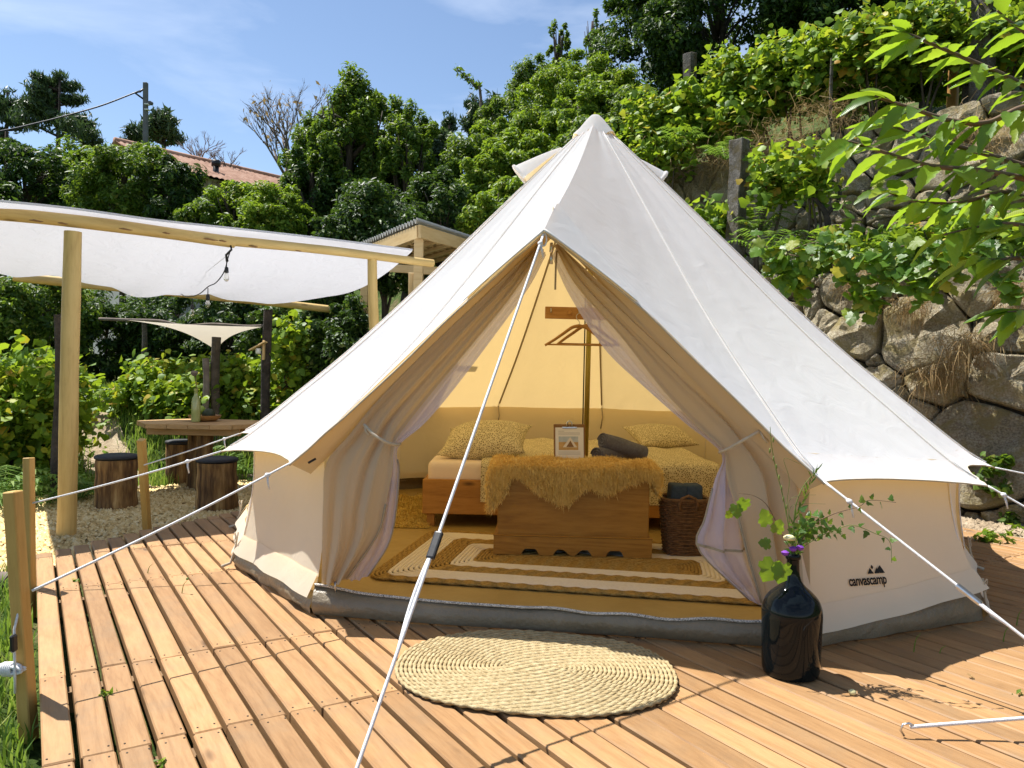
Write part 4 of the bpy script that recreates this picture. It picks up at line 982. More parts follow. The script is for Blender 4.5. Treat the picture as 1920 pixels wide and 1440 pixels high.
# coat rack on the pole, with two hangers
r0, r1 = at(1022, 586, 5.68), at(1176, 590, 5.68); rack = thing('coat_rack', 'wooden coat rack board with hooks fixed to the tent pole', 'coat rack', (r0 + r1) / 2)
board('board', r0, r1, .022, .088, M['hanger'], rack, .003)
for f in (.07, .41, .74):
    c = r0.lerp(r1, f) + Vector((0, -.014, .012)); mk('hook', *tube([c + Vector((0, 0, .02)), c, c + Vector((0, -.02, -.012)), c + Vector((0, -.03, .004))], .005, 6), M['steel'], rack, True)
c = r0.lerp(r1, .30) + Vector((0, -.012, 0)); V, F = tube([c, c + Vector((0, -.008, 0))], [.017, .013], 14); mk('knob', V, F, M['hanger'], rack, True)
def hanger(c, lb, rz, w=.245):
    t = thing('coat_hanger', lb, 'hanger', c); Rz = Matrix.Translation(c) @ Matrix.Rotation(rz, 4, 'Z')
    def P(x, z, y=0): return Rz @ Vector((x, y, z))
    for sg in (-1, 1):
        pts = [P(sg * x, z) for x, z in ((0, 0), (.05, -.012), (.11, -.055), (.18, -.105), (w, -.145))]
        mk('shoulder', *tube(spline(pts, 12), [.013 - .004 * i / 11 for i in range(12)], 8), M['hanger'], t, True)
    mk('trouser_bar', *tube([P(-w + .015, -.138), P(w - .015, -.138)], .006, 8), M['hanger'], t, True)
    mk('hook', *tube(spline([P(0, 0), P(0, .03), P(-.018, .05), P(-.02, .075), P(0, .092), P(.018, .08)], 18), .0028, 6), M['steel'], t, True)
hanger(at(1086, 611, 5.60), 'wooden coat hanger on the rack hook, in front of the other hanger', rad(-3)); hanger(at(1104, 610, 5.66), 'wooden coat hanger half behind the other hanger on the pole rack', rad(5), .23)

# ------------------------------------------------------------------ demijohn and bouquet
bt = gnd(1482, 1262, .0); bt.y += .0; BTP = Vector((bt.x, bt.y, .001))
prof = [(.02, .004), (.095, .0), (.108, .012), (.112, .04), (.114, .12), (.116, .20), (.117, .245), (.112, .275), (.098, .305), (.075, .33), (.052, .35), (.036, .37), (.028, .395), (.025, .43), (.0245, .455), (.029, .46), (.030, .472), (.026, .478), (.020, .478), (.019, .44)]
pts = spline([Vector((r, z, 0)) for r, z in prof], 70)
V, F = lathe([(max(.001, p.x), p.y) for p in pts], BTP, 48)
dem = mk('demijohn', V, F, M['bottle'], smooth=True, sharp=60); tag(dem, 'large black glass demijohn holding wild flowers beside the tent door', 'bottle')
bq = thing('bouquet', 'wild bouquet of ivy, grasses and vine leaves in the black demijohn', 'bouquet', BTP + Vector((0, 0, .44)))
M['stem'] = pmat('green_stem', [(.3, (.10, .15, .03)), (.7, (.2, .26, .06))], 30, .6, 0); M['bstem'] = pmat('brown_stem', [(.3, (.10, .06, .035)), (.7, (.17, .11, .06))], 30, .7, 0)
M['purple'] = pmat('purple_flower', [(.3, (.10, .02, .22)), (.7, (.22, .06, .42))], 60, .8, 0); M['cream'] = pmat('cream_flower', [(.3, (.62, .55, .25)), (.7, (.75, .7, .42))], 60, .8, 0)
def leaf_poly(kind):
    """flat leaf outline meshes, about 1 unit long along +X"""
    if kind == 'ivy':
        o = [(0, 0), (.02, .22), (.22, .42), (.38, .25), (.62, .22), (1, 0), (.62, -.22), (.38, -.25), (.22, -.42), (.02, -.22)]
    elif kind == 'vine':
        o = [(.08, 0), (-.06, .18), (.05, .42), (.22, .38), (.30, .52), (.48, .46), (.56, .32), (.74, .34), (.86, .18), (1, 0), (.86, -.18), (.74, -.34), (.56, -.32), (.48, -.46), (.30, -.52), (.22, -.38), (.05, -.42), (-.06, -.18)]
    V = [(.4, 0, 0)] + [(x, y, -.22 * y * y - .12 * (x - .4) ** 2 + .05 * math.sin(9 * y + 5 * x)) for x, y in o]; n = len(o)
    return V, [(0, i + 1, (i + 1) % n + 1) for i in range(n)]
def leaf_me(name, kind, mat):
    V, F = leaf_poly(kind); me = bpy.data.meshes.new(name); me.from_pydata(V, [], F); me.polygons.foreach_set('use_smooth', np.ones(len(F), dtype=bool)); me.materials.append(mat); return me
IVY = leaf_me('ivy_leaf', 'ivy', LV['ivy']); VINE = leaf_me('vine_leaf', 'vine', LV['bigvine'])
def put_leaf(name, me, p, d, nrm, size, parent, rng):
    d = Vector(d).normalized(); nrm = Vector(nrm); y = nrm.cross(d)
    if y.length < 1e-3: y = d.orthogonal()
    y.normalize(); z = d.cross(y); s_ = size
    return place(name, me, Matrix(((d.x * s_, y.x * s_, z.x * s_, p[0]), (d.y * s_, y.y * s_, z.y * s_, p[1]), (d.z * s_, y.z * s_, z.z * s_, p[2]), (0, 0, 0, 1))), parent)
rb = random.Random(11); NECK = BTP + Vector((0, 0, .47))
def rv3(r_, s_=1): return Vector((r_.uniform(-s_, s_), r_.uniform(-s_, s_), r_.uniform(-s_, s_)))
Yb = BTP.y
def sprig(pts, r, mat, leaf=None, size=.03, step=3, n=26, skip=0):
    P = [NECK - Vector((0, 0, .08)), NECK] + [at(px, py, Yb + dy) for px, py, dy in pts]; S = spline(P, n)
    st = mk('stem', *tube(S, [r * (1 - .6 * i / n) for i in range(n)], 5), M[mat], bq, True)
    if leaf:
        for i in range(6 + skip, n, step):
            d = (S[min(i + 1, n - 1)] - S[i - 1]).normalized(); sd = d.cross(Vector((0, -1, .3))).normalized() * (1 if (i // step) % 2 else -1)
            put_leaf('leaf', leaf, S[i] + sd * .004, sd + d * .4 + rv3(rb, .5), Vector((0, -.8, .6)) + rv3(rb, .7), size * rb.uniform(.7, 1.25), bq, rb)
    return S
sprig([(1530, 1010, .0), (1570, 992, -.05), (1600, 985, -.08), (1640, 1000, -.1), (1668, 1015, -.1), (1672, 1055, -.1)], .0022, 'stem', IVY, .028, 2, 34)
sprig([(1520, 990, .0), (1560, 965, -.05), (1610, 950, -.1), (1630, 938, -.1), (1680, 942, -.1)], .0022, 'bstem', IVY, .028, 2, 34)
sprig([(1500, 1000, .02), (1530, 985, .0), (1560, 985, -.03)], .002, 'stem', IVY, .034, 1, 22); sprig([(1505, 1010, .02), (1540, 1000, .03), (1580, 1000, .0)], .002, 'stem', IVY, .034, 1, 22)
sprig([(1498, 1000, .0), (1515, 970, -.02), (1545, 975, .02)], .002, 'stem', IVY, .034, 1, 22)
sprig([(1465, 1000, .0), (1440, 950, .0), (1415, 930, .0), (1385, 925, .0)], .0022, 'bstem')
for px, py, s_ in ((1398, 935, .06), (1380, 945, .06), (1372, 960, .035)): put_leaf('leaf', VINE, at(px, py, Yb - .01), rv3(rb, .5) + Vector((-.4, 0, -.9)), Vector((.2, -1, .3)), s_, bq, rb)
for px, py, s_, d in ((1440, 985, .07, (-.3, 0, .9)), (1455, 1000, .06, (.3, 0, .9)), (1452, 1050, .10, (-.4, 0, -.9)), (1470, 1055, .09, (-.2, 0, -1)), (1445, 1020, .05, (-1, 0, .1))): put_leaf('leaf', VINE, at(px, py, Yb - .04), d, Vector((.2, -1, .3)), s_, bq, rb)
sprig([(1470, 940, .02), (1455, 880, .03), (1446, 830, .03), (1444, 800, .03)], .0028, 'stem'); sprig([(1475, 960, .0), (1480, 900, .0), (1470, 860, .0), (1500, 870, .0)], .0015, 'stem')
sprig([(1490, 960, .0), (1502, 920, .0), (1515, 900, .0), (1530, 885, .0)], .003, 'stem'); sprig([(1478, 950, .0), (1495, 930, .0), (1530, 928, .0)], .0012, 'stem'); sprig([(1480, 960, .0), (1500, 945, .0), (1548, 945, .0)], .0012, 'stem')
for px, py in ((1446, 850), (1447, 830), (1456, 880), (1450, 865), (1460, 900), (1466, 920), (1470, 940), (1474, 955)):
    mk('seed_head', *lathe([(.001, 0), (.004, .006), (.003, .016), (.001, .022)], at(px + rb.uniform(-3, 3), py, Yb + .02), 6), M['stem'], bq, True)
for k in range(34):
    put_leaf('leaf', IVY, at(rb.gauss(1512, 20), rb.gauss(992, 16), Yb + rb.uniform(-.07, .05)), rv3(rb) + Vector((.4, -.2, .1)), Vector((0, -.8, .6)) + rv3(rb, .6), rb.uniform(.026, .042), bq, rb)
GB = leaf_me('blade_leaf', 'ivy', LV['ivy'])
for v_ in GB.vertices: v_.co.y *= .22
for k in range(26):
    f = k / 25; p = at(lerp(1485, 1532, f), lerp(985, 882, f), Yb); put_leaf('leaf', GB, p, Vector((rb.uniform(-.6, .9), rb.uniform(-.5, .3), 1.0)), Vector((0, -1, .2)) + rv3(rb, .5), rb.uniform(.028, .045), bq, rb)
for px, py in ((1472, 1040), (1487, 1032), (1500, 1030)): mk('purple_flower', *lathe([(.001, -.006), (.012, 0), (.016, .01), (.006, .016), (.001, .014)], at(px, py, Yb - .03), 9), M['purple'], bq)
mk('cream_flower', *lathe([(.001, -.004), (.02, 0), (.024, .01), (.012, .018), (.001, .018)], at(1480, 1012, Yb - .035), 12), M['cream'], bq, True)
fallen = tag(mk('fallen_blossom', *lathe([(.001, .0), (.012, .002), (.014, .012), (.006, .018), (.001, .017)], gnd(1598, 1302, .001), 10), M['cream'], None, True), 'small cream blossom fallen on the deck beside the demijohn', 'flower')
# ------------------------------------------------------------------ stakes along the deck
def stake(top, bot, w, label, rz=0.0):
    t_ = Vector(top); b_ = Vector(bot); Mx, Ln = frame(b_, t_, Vector((math.cos(rz), math.sin(rz), 0)))
    o = place('wooden_stake', boxmesh('wooden_stake', Ln, w, w * .8, .004, 1, (0, .5, .5)), Mx, None, M['stake']); return tag(o, label, 'stake')
stake(at(24, 921, 2.77), gnd(55, 1390, -.17), .055, 'square wooden stake with a coil of rope hanging on its outer side'); stake(at(54, 858, 4.14), gnd(57, 1160, -.17), .05, 'square wooden stake between the peeled log post and the roped corner stake')
stake(at(265, 824, 5.8), gnd(277, 1010, -.17), .06, 'square wooden stake at the deck edge in front of the log stools')
cr_ = at(18, 1255, 2.72); parts = []
for k in range(5):
    parts.append(tube([cr_ + Vector(((.050 - .006 * (k % 3)) * math.cos(t * .45), -.012 + .007 * k, (.012 - .003 * (k % 2)) * math.sin(t * .45) + .004 * (k % 3))) for t in range(15)], .0062, 6))
    parts.append(tube([cr_ + Vector((-.004 + .007 * k - .014 + .002 * math.sin(t), .018 * math.cos(t * .5), .022 * math.sin(t * .5))) for t in range(14)], .005, 5))
parts.append(tube([ST[1] + Vector((-.03, 0, 0)), at(27, 1180, 2.72), at(28, 1260, 2.7), at(28, 1300, 2.7)], .0045, 6))
ce = thing('rope_coil', 'coiled white rope end with black slider hanging by the corner stake', 'rope', (cr_.x, cr_.y, cr_.z - .12)); mk('coil', *join(parts), M['rope'], ce, True)
a_, b_ = at(25, 1190, 2.70), at(26, 1222, 2.70); board('slider', a_, b_, .028, .016, M['black'], ce, .005)
# ------------------------------------------------------------------ pergola with shade cloth
GZ = -.17
pa, pb = at(-260, 372, 5.225), at(812, 492, 7.755)
perg = thing('pergola', 'pergola of peeled logs with a white shade cloth beside the deck', 'pergola', (pa.x, pa.y + 1, GZ))
jx = at(440, 452, 6.765)
log('beam', pa, jx + Vector((.0, 0, 0)), .054, .051, M['pole_wood'], perg, .05, 1, bend=.012); log('beam', jx + (pb - jx).normalized() * .004, pb, .041, .040, M['pole_wood'], perg, .04, 2, bend=.008)
p1t = at(137, 434, 5.962); p1b = gnd(131, 1050, GZ); p1b = Vector((p1t.x - .03, p1t.y, GZ))
log('post', p1b, p1t, .068, .061, M['pole_wood'], perg, .03, 3, bend=.006)
p2t = at(700, 486, 7.458); log('post', Vector((p2t.x + .12, p2t.y, GZ)), p2t, .055, .048, M['pole_wood'], perg, .04, 4, bend=.015)
ba, bb = at(24, 517, 8.525), at(640, 582, 10.670)
log('beam', ba, bb, .05, .05, M['pole_wood'], perg, .05, 5, bend=.012)
tk = at(503, 560, 9.900); trunkp = log('post', Vector((tk.x - .02, tk.y, GZ)), Vector((tk.x, tk.y, bb.z - .07)), .068, .058, M['darkbark'], perg, .08, 6, bend=.01); trunkp['label'] = 'dark bark covered trunk post'
rows = []; nu, nv = 48, 22
fa_ = [at(-60, 391, 5.445), at(130, 408, 5.962), at(300, 430, 6.358), at(440, 444, 6.765), at(600, 461, 7.238), at(772, 482, 7.645)]
ba_ = [at(-20, 505, 8.305), at(80, 522, 8.470), at(230, 541, 8.910), at(330, 553, 9.240), at(450, 562, 9.680), at(585, 560, 10.120)]
fr_, br_ = spline(fa_, nu), spline(ba_, nu)
for j in range(nv):
    v = j / (nv - 1); row = []
    for i in range(nu):
        u = i / (nu - 1); p = fr_[i].lerp(br_[i], v)
        sg = .16 * math.sin(math.pi * min(1, v * 1.0)) + .05 * math.sin(u * 15 + 1) * v ** 2 + .015 * math.sin(u * 40 + v * 3) * v
        p.z -= sg * 1.25 * (.6 + .4 * math.sin(math.pi * u)); 
        p.z += .055 * (1 - v) ** 6
        row.append(p)
    rows.append(row)
for px, py, Y, l_ in ((68, 414, 5.742, .045), (118, 419, 5.896, .035), (236, 430, 6.182, .05), (312, 437, 6.380, .03), (395, 449, 6.633, .06), (418, 452, 6.710, .03), (475, 462, 6.864, .04), (560, 470, 7.095, .03), (640, 477, 7.315, .035)):
    c_ = at(px, py, Y - .056); dv = (pb - pa).normalized(); mk('knot', *tube([c_ - dv * l_, c_ - dv * l_ * .4 + Vector((0, .004, .003)), c_ + dv * l_ * .5 + Vector((0, .003, -.002)), c_ + dv * l_], [.002, .008, .006, .002], 6), M['hardboard'], perg, True)
# cloth folded over the beam at the front
rows.insert(0, [p + Vector((.02, -.085, .012)) for p in rows[0]]); rows.insert(0, [p + Vector((0, -.02, -.02)) for p in rows[0]])
mk('shade_cloth', *grid(rows), M['shade'], perg, True)
# string lights
sl = thing('string_lights', 'black cable with bare bulbs hung from the pergola beam', 'string lights', at(425, 520, 6.930))
cpts = [at(434, 464, 6.710), at(428, 482, 6.820), at(420, 510, 6.930), at(405, 530, 7.040), at(391, 537, 7.150), at(372, 552, 7.480), at(350, 556, 7.920), at(338, 550, 8.470)]
mk('cable', *tube(spline(cpts, 40), .005, 6), M['black'], sl, True)
mk('bracket', *tube([at(432, 456, 6.732), at(434, 468, 6.710), at(424, 478, 6.765), at(426, 490, 6.798)], [.006, .010, .010, .013], 8), M['black'], sl, True)
mk('wire', *tube([at(422, 482, 6.820), at(365, 528, 7.920)], .0018, 5), M['steel'], sl, True)
for px, py, Y in ((425, 488, 6.82), (390, 540, 7.15), (361, 560, 8.03)):
    p = at(px, py, Y); mk('bulb_lead', *tube([p, p + Vector((0, 0, -.06))], .0045, 6), M['black'], sl, True)
    sk = mk('socket', *lathe([(.004, 0), (.016, -.01), (.019, -.05), (.016, -.055)], p + Vector((0, 0, -.055)), 12), M['black'], sl, True)
    mk('bulb', *lathe([(.012, 0), (.018, -.02), (.024, -.045), (.022, -.062), (.012, -.076), (.001, -.08)], p + Vector((0, 0, -.108)), 16), M['bulb'], sk, True)
# ------------------------------------------------------------------ table, stools and what is on the table
tcx, tcy, tz = at(382, 786, 8.4).x, 8.4, .0
tb = thing('picnic_table', 'plank table with pointed ends on two thick log legs', 'table', (tcx, tcy, GZ))
zt = at(382, 791, 8.4).z
hw = .71
def tabl(name, poly, z0, z1):
    n = len(poly); V = [(x, y, z0) for x, y in poly] + [(x, y, z1) for x, y in poly]
    F = [tuple(range(n - 1, -1, -1)), tuple(range(n, 2 * n))] + [(i, (i + 1) % n, n + (i + 1) % n, n + i) for i in range(n)]
    return mk(name, V, F, M['table'], tb)
d2 = .46
xs = [-hw, -.42, -.20, .02, .24, .46, hw]
for i in range(6):
    x0, x1 = xs[i] + .003, xs[i + 1] - .003
    def yy(x): return d2 * min(1, (hw - abs(x)) / .30 + .08)
    tabl('top_board', [(tcx + x0, tcy - yy(x0)), (tcx + x1, tcy - yy(x1)), (tcx + x1, tcy + yy(x1)), (tcx + x0, tcy + yy(x0))], zt - .045, zt + .001 * (i % 2))
board('frame_beam', (tcx - .48, tcy - .28, zt - .085), (tcx + .50, tcy - .28, zt - .085), .05, .075, M['table'], tb); board('frame_beam', (tcx - .48, tcy + .28, zt - .085), (tcx + .50, tcy + .28, zt - .085), .05, .075, M['table'], tb)
log('leg', (tcx - .11, tcy + .05, GZ), (tcx - .11, tcy + .05, zt - .048), .085, .08, M['logbark'], tb, .05, 8); log('leg', (tcx + .06, tcy - .12, GZ), (tcx + .06, tcy - .12, zt - .047), .088, .085, M['logbark'], tb, .04, 9)
def stool(px, py, Y, r, h, label):
    p = at(px, py, Y); p = Vector((p.x, p.y, GZ)); t = thing('log_stool', label, 'stool', p)
    log('log', p, p + Vector((0, 0, h)), r, r * .96, M['logbark'], t, .035, int(px), n=26)
    pr = [(.002, .0), (r * .9, .0), (r * 1.0, .008), (r * 1.02, .022), (r * .97, .036), (r * .7, .046), (.002, .048)]
    V, F = lathe(pr, p + Vector((0, 0, h + .001)), 28); mk('cushion', V, F, M['cushion'], t, True, 60)
stool(219, 900, 7.25, .192, .475, 'log stool with black cushion standing apart, beside the deck-edge stake')
stool(407, 900, 7.25, .188, .465, 'log stool with black cushion in front of the table, next to the tent'); stool(338, 868, 8.85, .165, .47, 'log stool with black cushion half hidden behind the table leg')
bp = at(367, 780, 8.32); bp.z = zt + .003
bo = thing('glass_bottle', 'old green tinted glass bottle on the plank table', 'bottle', bp)
mk('glass', *lathe([(.03, 0), (.046, .004), (.048, .02), (.047, .21), (.04, .25), (.022, .285), (.019, .33), (.024, .335), (.024, .36), (.016, .36)], bp, 20), M['clear_glass'], bo, True, 50)
df = thing('dried_flower', 'single dried thistle standing in the bottle on the table', 'flower', bp + Vector((0, 0, .34)))
mk('stem', *tube([bp + Vector((0, 0, .2)), bp + Vector((.0, 0, .4)), bp + Vector((-.01, 0, .50))], .005, 5), M['bstem'], df, True); mk('flower_head', *lathe([(.001, 0), (.025, .01), (.04, .04), (.03, .06), (.001, .065)], bp + Vector((-.02, 0, .49)), 10), M['twig'], df)
bw = at(384, 778, 8.5); bw.z = zt + .003
tag(mk('wooden_bowl', *lathe([(.05, 0), (.12, .005), (.16, .035), (.175, .065), (.165, .065), (.14, .03), (.01, .015)], bw, 20), M['hanger'], None, True, 50), 'shallow wooden bowl of fruit behind the bottle on the table', 'bowl')
M['fruit'] = pmat('green_fruit', [(.3, (.20, .30, .04)), (.7, (.34, .42, .08))], 20, .4, 0); M['dfruit'] = pmat('dark_fruit', [(.3, (.02, .03, .015)), (.7, (.05, .06, .03))], 20, .5, .2)
for dx, dy, dz, r, m_, lb in ((-.05, .0, .12, .055, 'fruit', 'pale green fruit on top of the fruit bowl'), (.05, -.02, .075, .07, 'dfruit', 'dark green fruit lying in the wooden bowl')):
    tag(mk('fruit', *lathe([(.001, -r), (r * .6, -r * .8), (r * .97, -r * .25), (r * .95, r * .3), (r * .5, r * .82), (.006, r * .9)], bw + Vector((dx, dy, dz)), 16), M[m_], None, True), lb, 'fruit')
# wall lamp on the trunk post
lp_ = at(485, 660, 9.78); lamp = thing('post_lamp', 'small wooden lamp with slanted roof fixed to the dark trunk post', 'lamp', (lp_.x, lp_.y, lp_.z - .1))
board('back_plate', at(494, 675, 9.80), at(495, 638, 9.80), .05, .025, M['pale_wood'], lamp, up=Vector((1, 0, 0))); board('roof', at(469, 657, 9.78), at(499, 641, 9.78), .13, .018, M['pale_wood'], lamp)
mk('globe', *lathe([(.03, 0), (.034, -.01), (.034, -.055), (.026, -.07), (.001, -.072)], at(484, 653, 9.78), 14), M['white_glass'], lamp, True)
# ------------------------------------------------------------------ small triangular sail further back
sail = thing('shade_sail', 'small beige triangular sail tied to a bent branch among the vines', 'sail', at(400, 660, 10.6))
cA_, cB_, cC_ = at(238, 600, 11.0), at(492, 613, 11.0), at(406, 656, 9.9); rows = []
for i in range(17):
    f = i / 16; l_, r_ = cA_.lerp(cC_, f), cB_.lerp(cC_, f); k = math.sin(math.pi * f); l_ = l_ + Vector((.10 * k, 0, .06 * k)); r_ = r_ + Vector((-.10 * k, 0, .03 * k))
    rows.append([l_.lerp(r_, j / 14) + Vector((0, -.02, -.02 * math.sin(math.pi * j / 14) * (1 - f))) for j in range(15)])
mk('sail_cloth', *grid(rows), M['sail'], sail, True)
mk('branch_pole', *tube(spline([at(186, 598, 11.1), at(240, 600, 11.05), at(300, 602, 11.05), at(345, 611, 11.05), at(400, 608, 11.05), at(470, 612, 11.05), at(530, 607, 11.05)], 30), .022, 8), M['twig'], sail, True)
def gpost(px, top, Y, r, label, mat='bark', name='post'):
    t = at(px, top, Y); b = Vector((t.x, t.y, gh(t.x, t.y) - .1)); return tag(log(name, b, t, r * 1.1, r, M[mat], None, .05, int(px), bend=.01), label, 'post')
gpost(405, 632, 9.85, .055, 'brown round post holding the corner of the beige sail', 'bark', 'sail_post'); gpost(387, 672, 9.8, .04, 'short rough stake beside the sail post among the vines', 'twig', 'vine_stake')
gpost(271, 600, 11.2, .035, 'thin grey post under the left half of the beige sail', 'granite', 'thin_post'); gpost(112, 590, 7.6, .05, 'dark post standing behind the peeled log pergola post', 'darkbark', 'dark_post')
# ------------------------------------------------------------------ hut with corrugated roof behind the pergola
hA, hB, hC = at(676, 466, 10.9), at(786, 421, 8.7), at(905, 458, 10.6); hD = hA + (hC - hB)
hut = thing('shed', 'open timber shed with corrugated sheet roof behind the tent', 'shed', ((hA + hC) / 2).xy.to_3d() + Vector((0, 0, GZ)))
ab, bc = hA - hB, hC - hB; up = ab.cross(bc).normalized(); up = up if up.z > 0 else -up
nsh = 4
for q in range(nsh):
    rows = [[], []]; 
    for i in range(37):
        f = (q + i / 36) / nsh; z = .028 * math.sin(i / 36 * math.pi * 2 * 6)
        for r_, g in ((0, -.02), (1, 1.02)): rows[r_].append(hB + ab * f * 1.02 + bc * g + up * (.05 + z + .004 * (q % 2)))
    V, F = grid(rows); n = len(V); V2 = [v - up * .012 for v in V]; F2 = [f[::-1] for f in F]
    bd = [(i, i + 1) for i in range(36)]
    Vall = V + V2; Fall = F + [tuple(i + n for i in f) for f in F2] + [(i, i + n, i + 1 + n, i + 1) for i in range(36)]
    mk('roof_sheet', Vall, Fall, M['corr'], hut, False)
def hb(name, f0, g0, f1, g1, w, t, dz): board(name, hB + ab * f0 + bc * g0 + up * dz, hB + ab * f1 + bc * g1 + up * dz, w, t, M['pale_wood'], hut, .003, up)
hb('fascia', .02, 0, .98, 0, .03, .15, -.075); hb('fascia', 0, .0, 0, 1, .03, .15, -.075)
for k in range(9): hb('rafter', .1 * (k + 1), .01, .1 * (k + 1), .99, .05, .06, -.035)
for k in range(5): hb('batten', .02, .2 * k + .12, .98, .2 * k + .12, .06, .04, -.09)
for f, g in ((.04, .04), (.96, .04), (.96, .96), (.05, .96)):
    t = hB + ab * f + bc * g; boxat('post', (t.x, t.y, gh(t.x, t.y) - .05), (.10, .10, t.z - gh(t.x, t.y) - .07), M['pale_wood'], hut)
ft = hB + ab * .5 + bc * .02
board('brace', at(772, 512, 8.9), at(772, 560, 8.9), .07, .07, M['pale_wood'], hut); board('tie_beam', at(690, 500, 10.2), at(850, 510, 9.3), .06, .10, M['pale_wood'], hut)
# ------------------------------------------------------------------ stones
def clip(poly, nx, ny, c):
    out_ = []
    for i in range(len(poly)):
        a, b = poly[i], poly[(i + 1) % len(poly)]; da, db = a[0] * nx + a[1] * ny - c, b[0] * nx + b[1] * ny - c
        if da <= 0: out_.append(a)
        if (da < 0) != (db < 0):
            f = da / (da - db); out_.append((a[0] + (b[0] - a[0]) * f, a[1] + (b[1] - a[1]) * f))
    return out_
def stones(seeds, box):
    res = []
    for i, (x, y, r) in enumerate(seeds):
        poly = [(box[0], box[1]), (box[2], box[1]), (box[2], box[3]), (box[0], box[3])]
        for j, (x2, y2, r2) in enumerate(seeds):
            if i == j or abs(x2 - x) > 3 or abs(y2 - y) > 3: continue
            dx, dy = x2 - x, y2 - y; c = ((x2 * x2 + y2 * y2 - r2 * r2) - (x * x + y * y - r * r)) / 2
            poly = clip(poly, dx, dy, c)
            if len(poly) < 3: break
        if len(poly) >= 3: res.append(poly)
    return res
def stone_mesh(poly, joint, depth, rng, rings=((0, -.9), (0, .55), (.010, .82), (.035, .96), (.25, 1.0), (.5, 1.0), (.76, 1.0)), n=24, rough=.034):
    cx_ = sum(p[0] for p in poly) / len(poly); cy_ = sum(p[1] for p in poly) / len(poly)
    # chaikin rounding
    for _ in range(1):
        q = []
        for i in range(len(poly)):
            a, b = poly[i], poly[(i + 1) % len(poly)]; q += [(a[0] * .92 + b[0] * .08, a[1] * .92 + b[1] * .08), (a[0] * .08 + b[0] * .92, a[1] * .08 + b[1] * .92)]
        poly = q
    per = [0]
    for i in range(len(poly)): a, b = poly[i], poly[(i + 1) % len(poly)]; per.append(per[-1] + math.hypot(b[0] - a[0], b[1] - a[1]))
    pts = []; j = 0
    for i in range(n):
        d = per[-1] * i / n
        while per[j + 1] < d: j += 1
        a, b = poly[j], poly[(j + 1) % len(poly)]; f = (d - per[j]) / max(1e-6, per[j + 1] - per[j]); pts.append((a[0] + (b[0] - a[0]) * f - cx_, a[1] + (b[1] - a[1]) * f - cy_))
    size = math.sqrt(sum(x * x + y * y for x, y in pts) / n)
    sh = max(.5, 1 - joint / max(.03, size)); rj = rng.random; ph = Vector((rng.uniform(0, 50), rng.uniform(0, 50), 0)); tx, ty = rng.uniform(-.25, .25), rng.uniform(-.25, .25)
    V, F = [], []
    for ri, (s_, d) in enumerate(rings):
        s_ = (1 - s_ / max(.06, size)) if ri < 4 else (1 - .035 / max(.06, size)) * (1 - s_)
        for k, (x, y) in enumerate(pts):
            nz_ = mnoise.noise(Vector((x * (.5 + .5 * s_), y * (.5 + .5 * s_), 0)) * (1.1 / max(.15, size)) + ph); n2 = mnoise.noise(Vector((x * s_, y * s_, 0)) * 7 + ph) + .5 * mnoise.noise(Vector((x * s_, y * s_, 0)) * 17 + ph)
            r_ = s_ * sh * (1 + .07 * nz_); V.append((x * r_, y * r_, depth * d + (0 if d < 0 else ((rj() - .5) * .016 + nz_ * .6 * depth + n2 * rough + (tx * x + ty * y) * .5 * s_))))
    V.append((0, 0, depth * 1.02)); m = len(rings)
    for i in range(m - 1):
        for k in range(n): k2 = (k + 1) % n; F.append((i * n + k, i * n + k2, (i + 1) * n + k2, (i + 1) * n + k))
    for k in range(n): F.append(((m - 1) * n + k, (m - 1) * n + (k + 1) % n, m * n))
    me = bpy.data.meshes.new('stone'); me.from_pydata(V, [], F); me.polygons.foreach_set('use_smooth', np.ones(len(F), dtype=bool)); me.set_sharp_from_angle(angle=rad(16)); return me, cx_, cy_
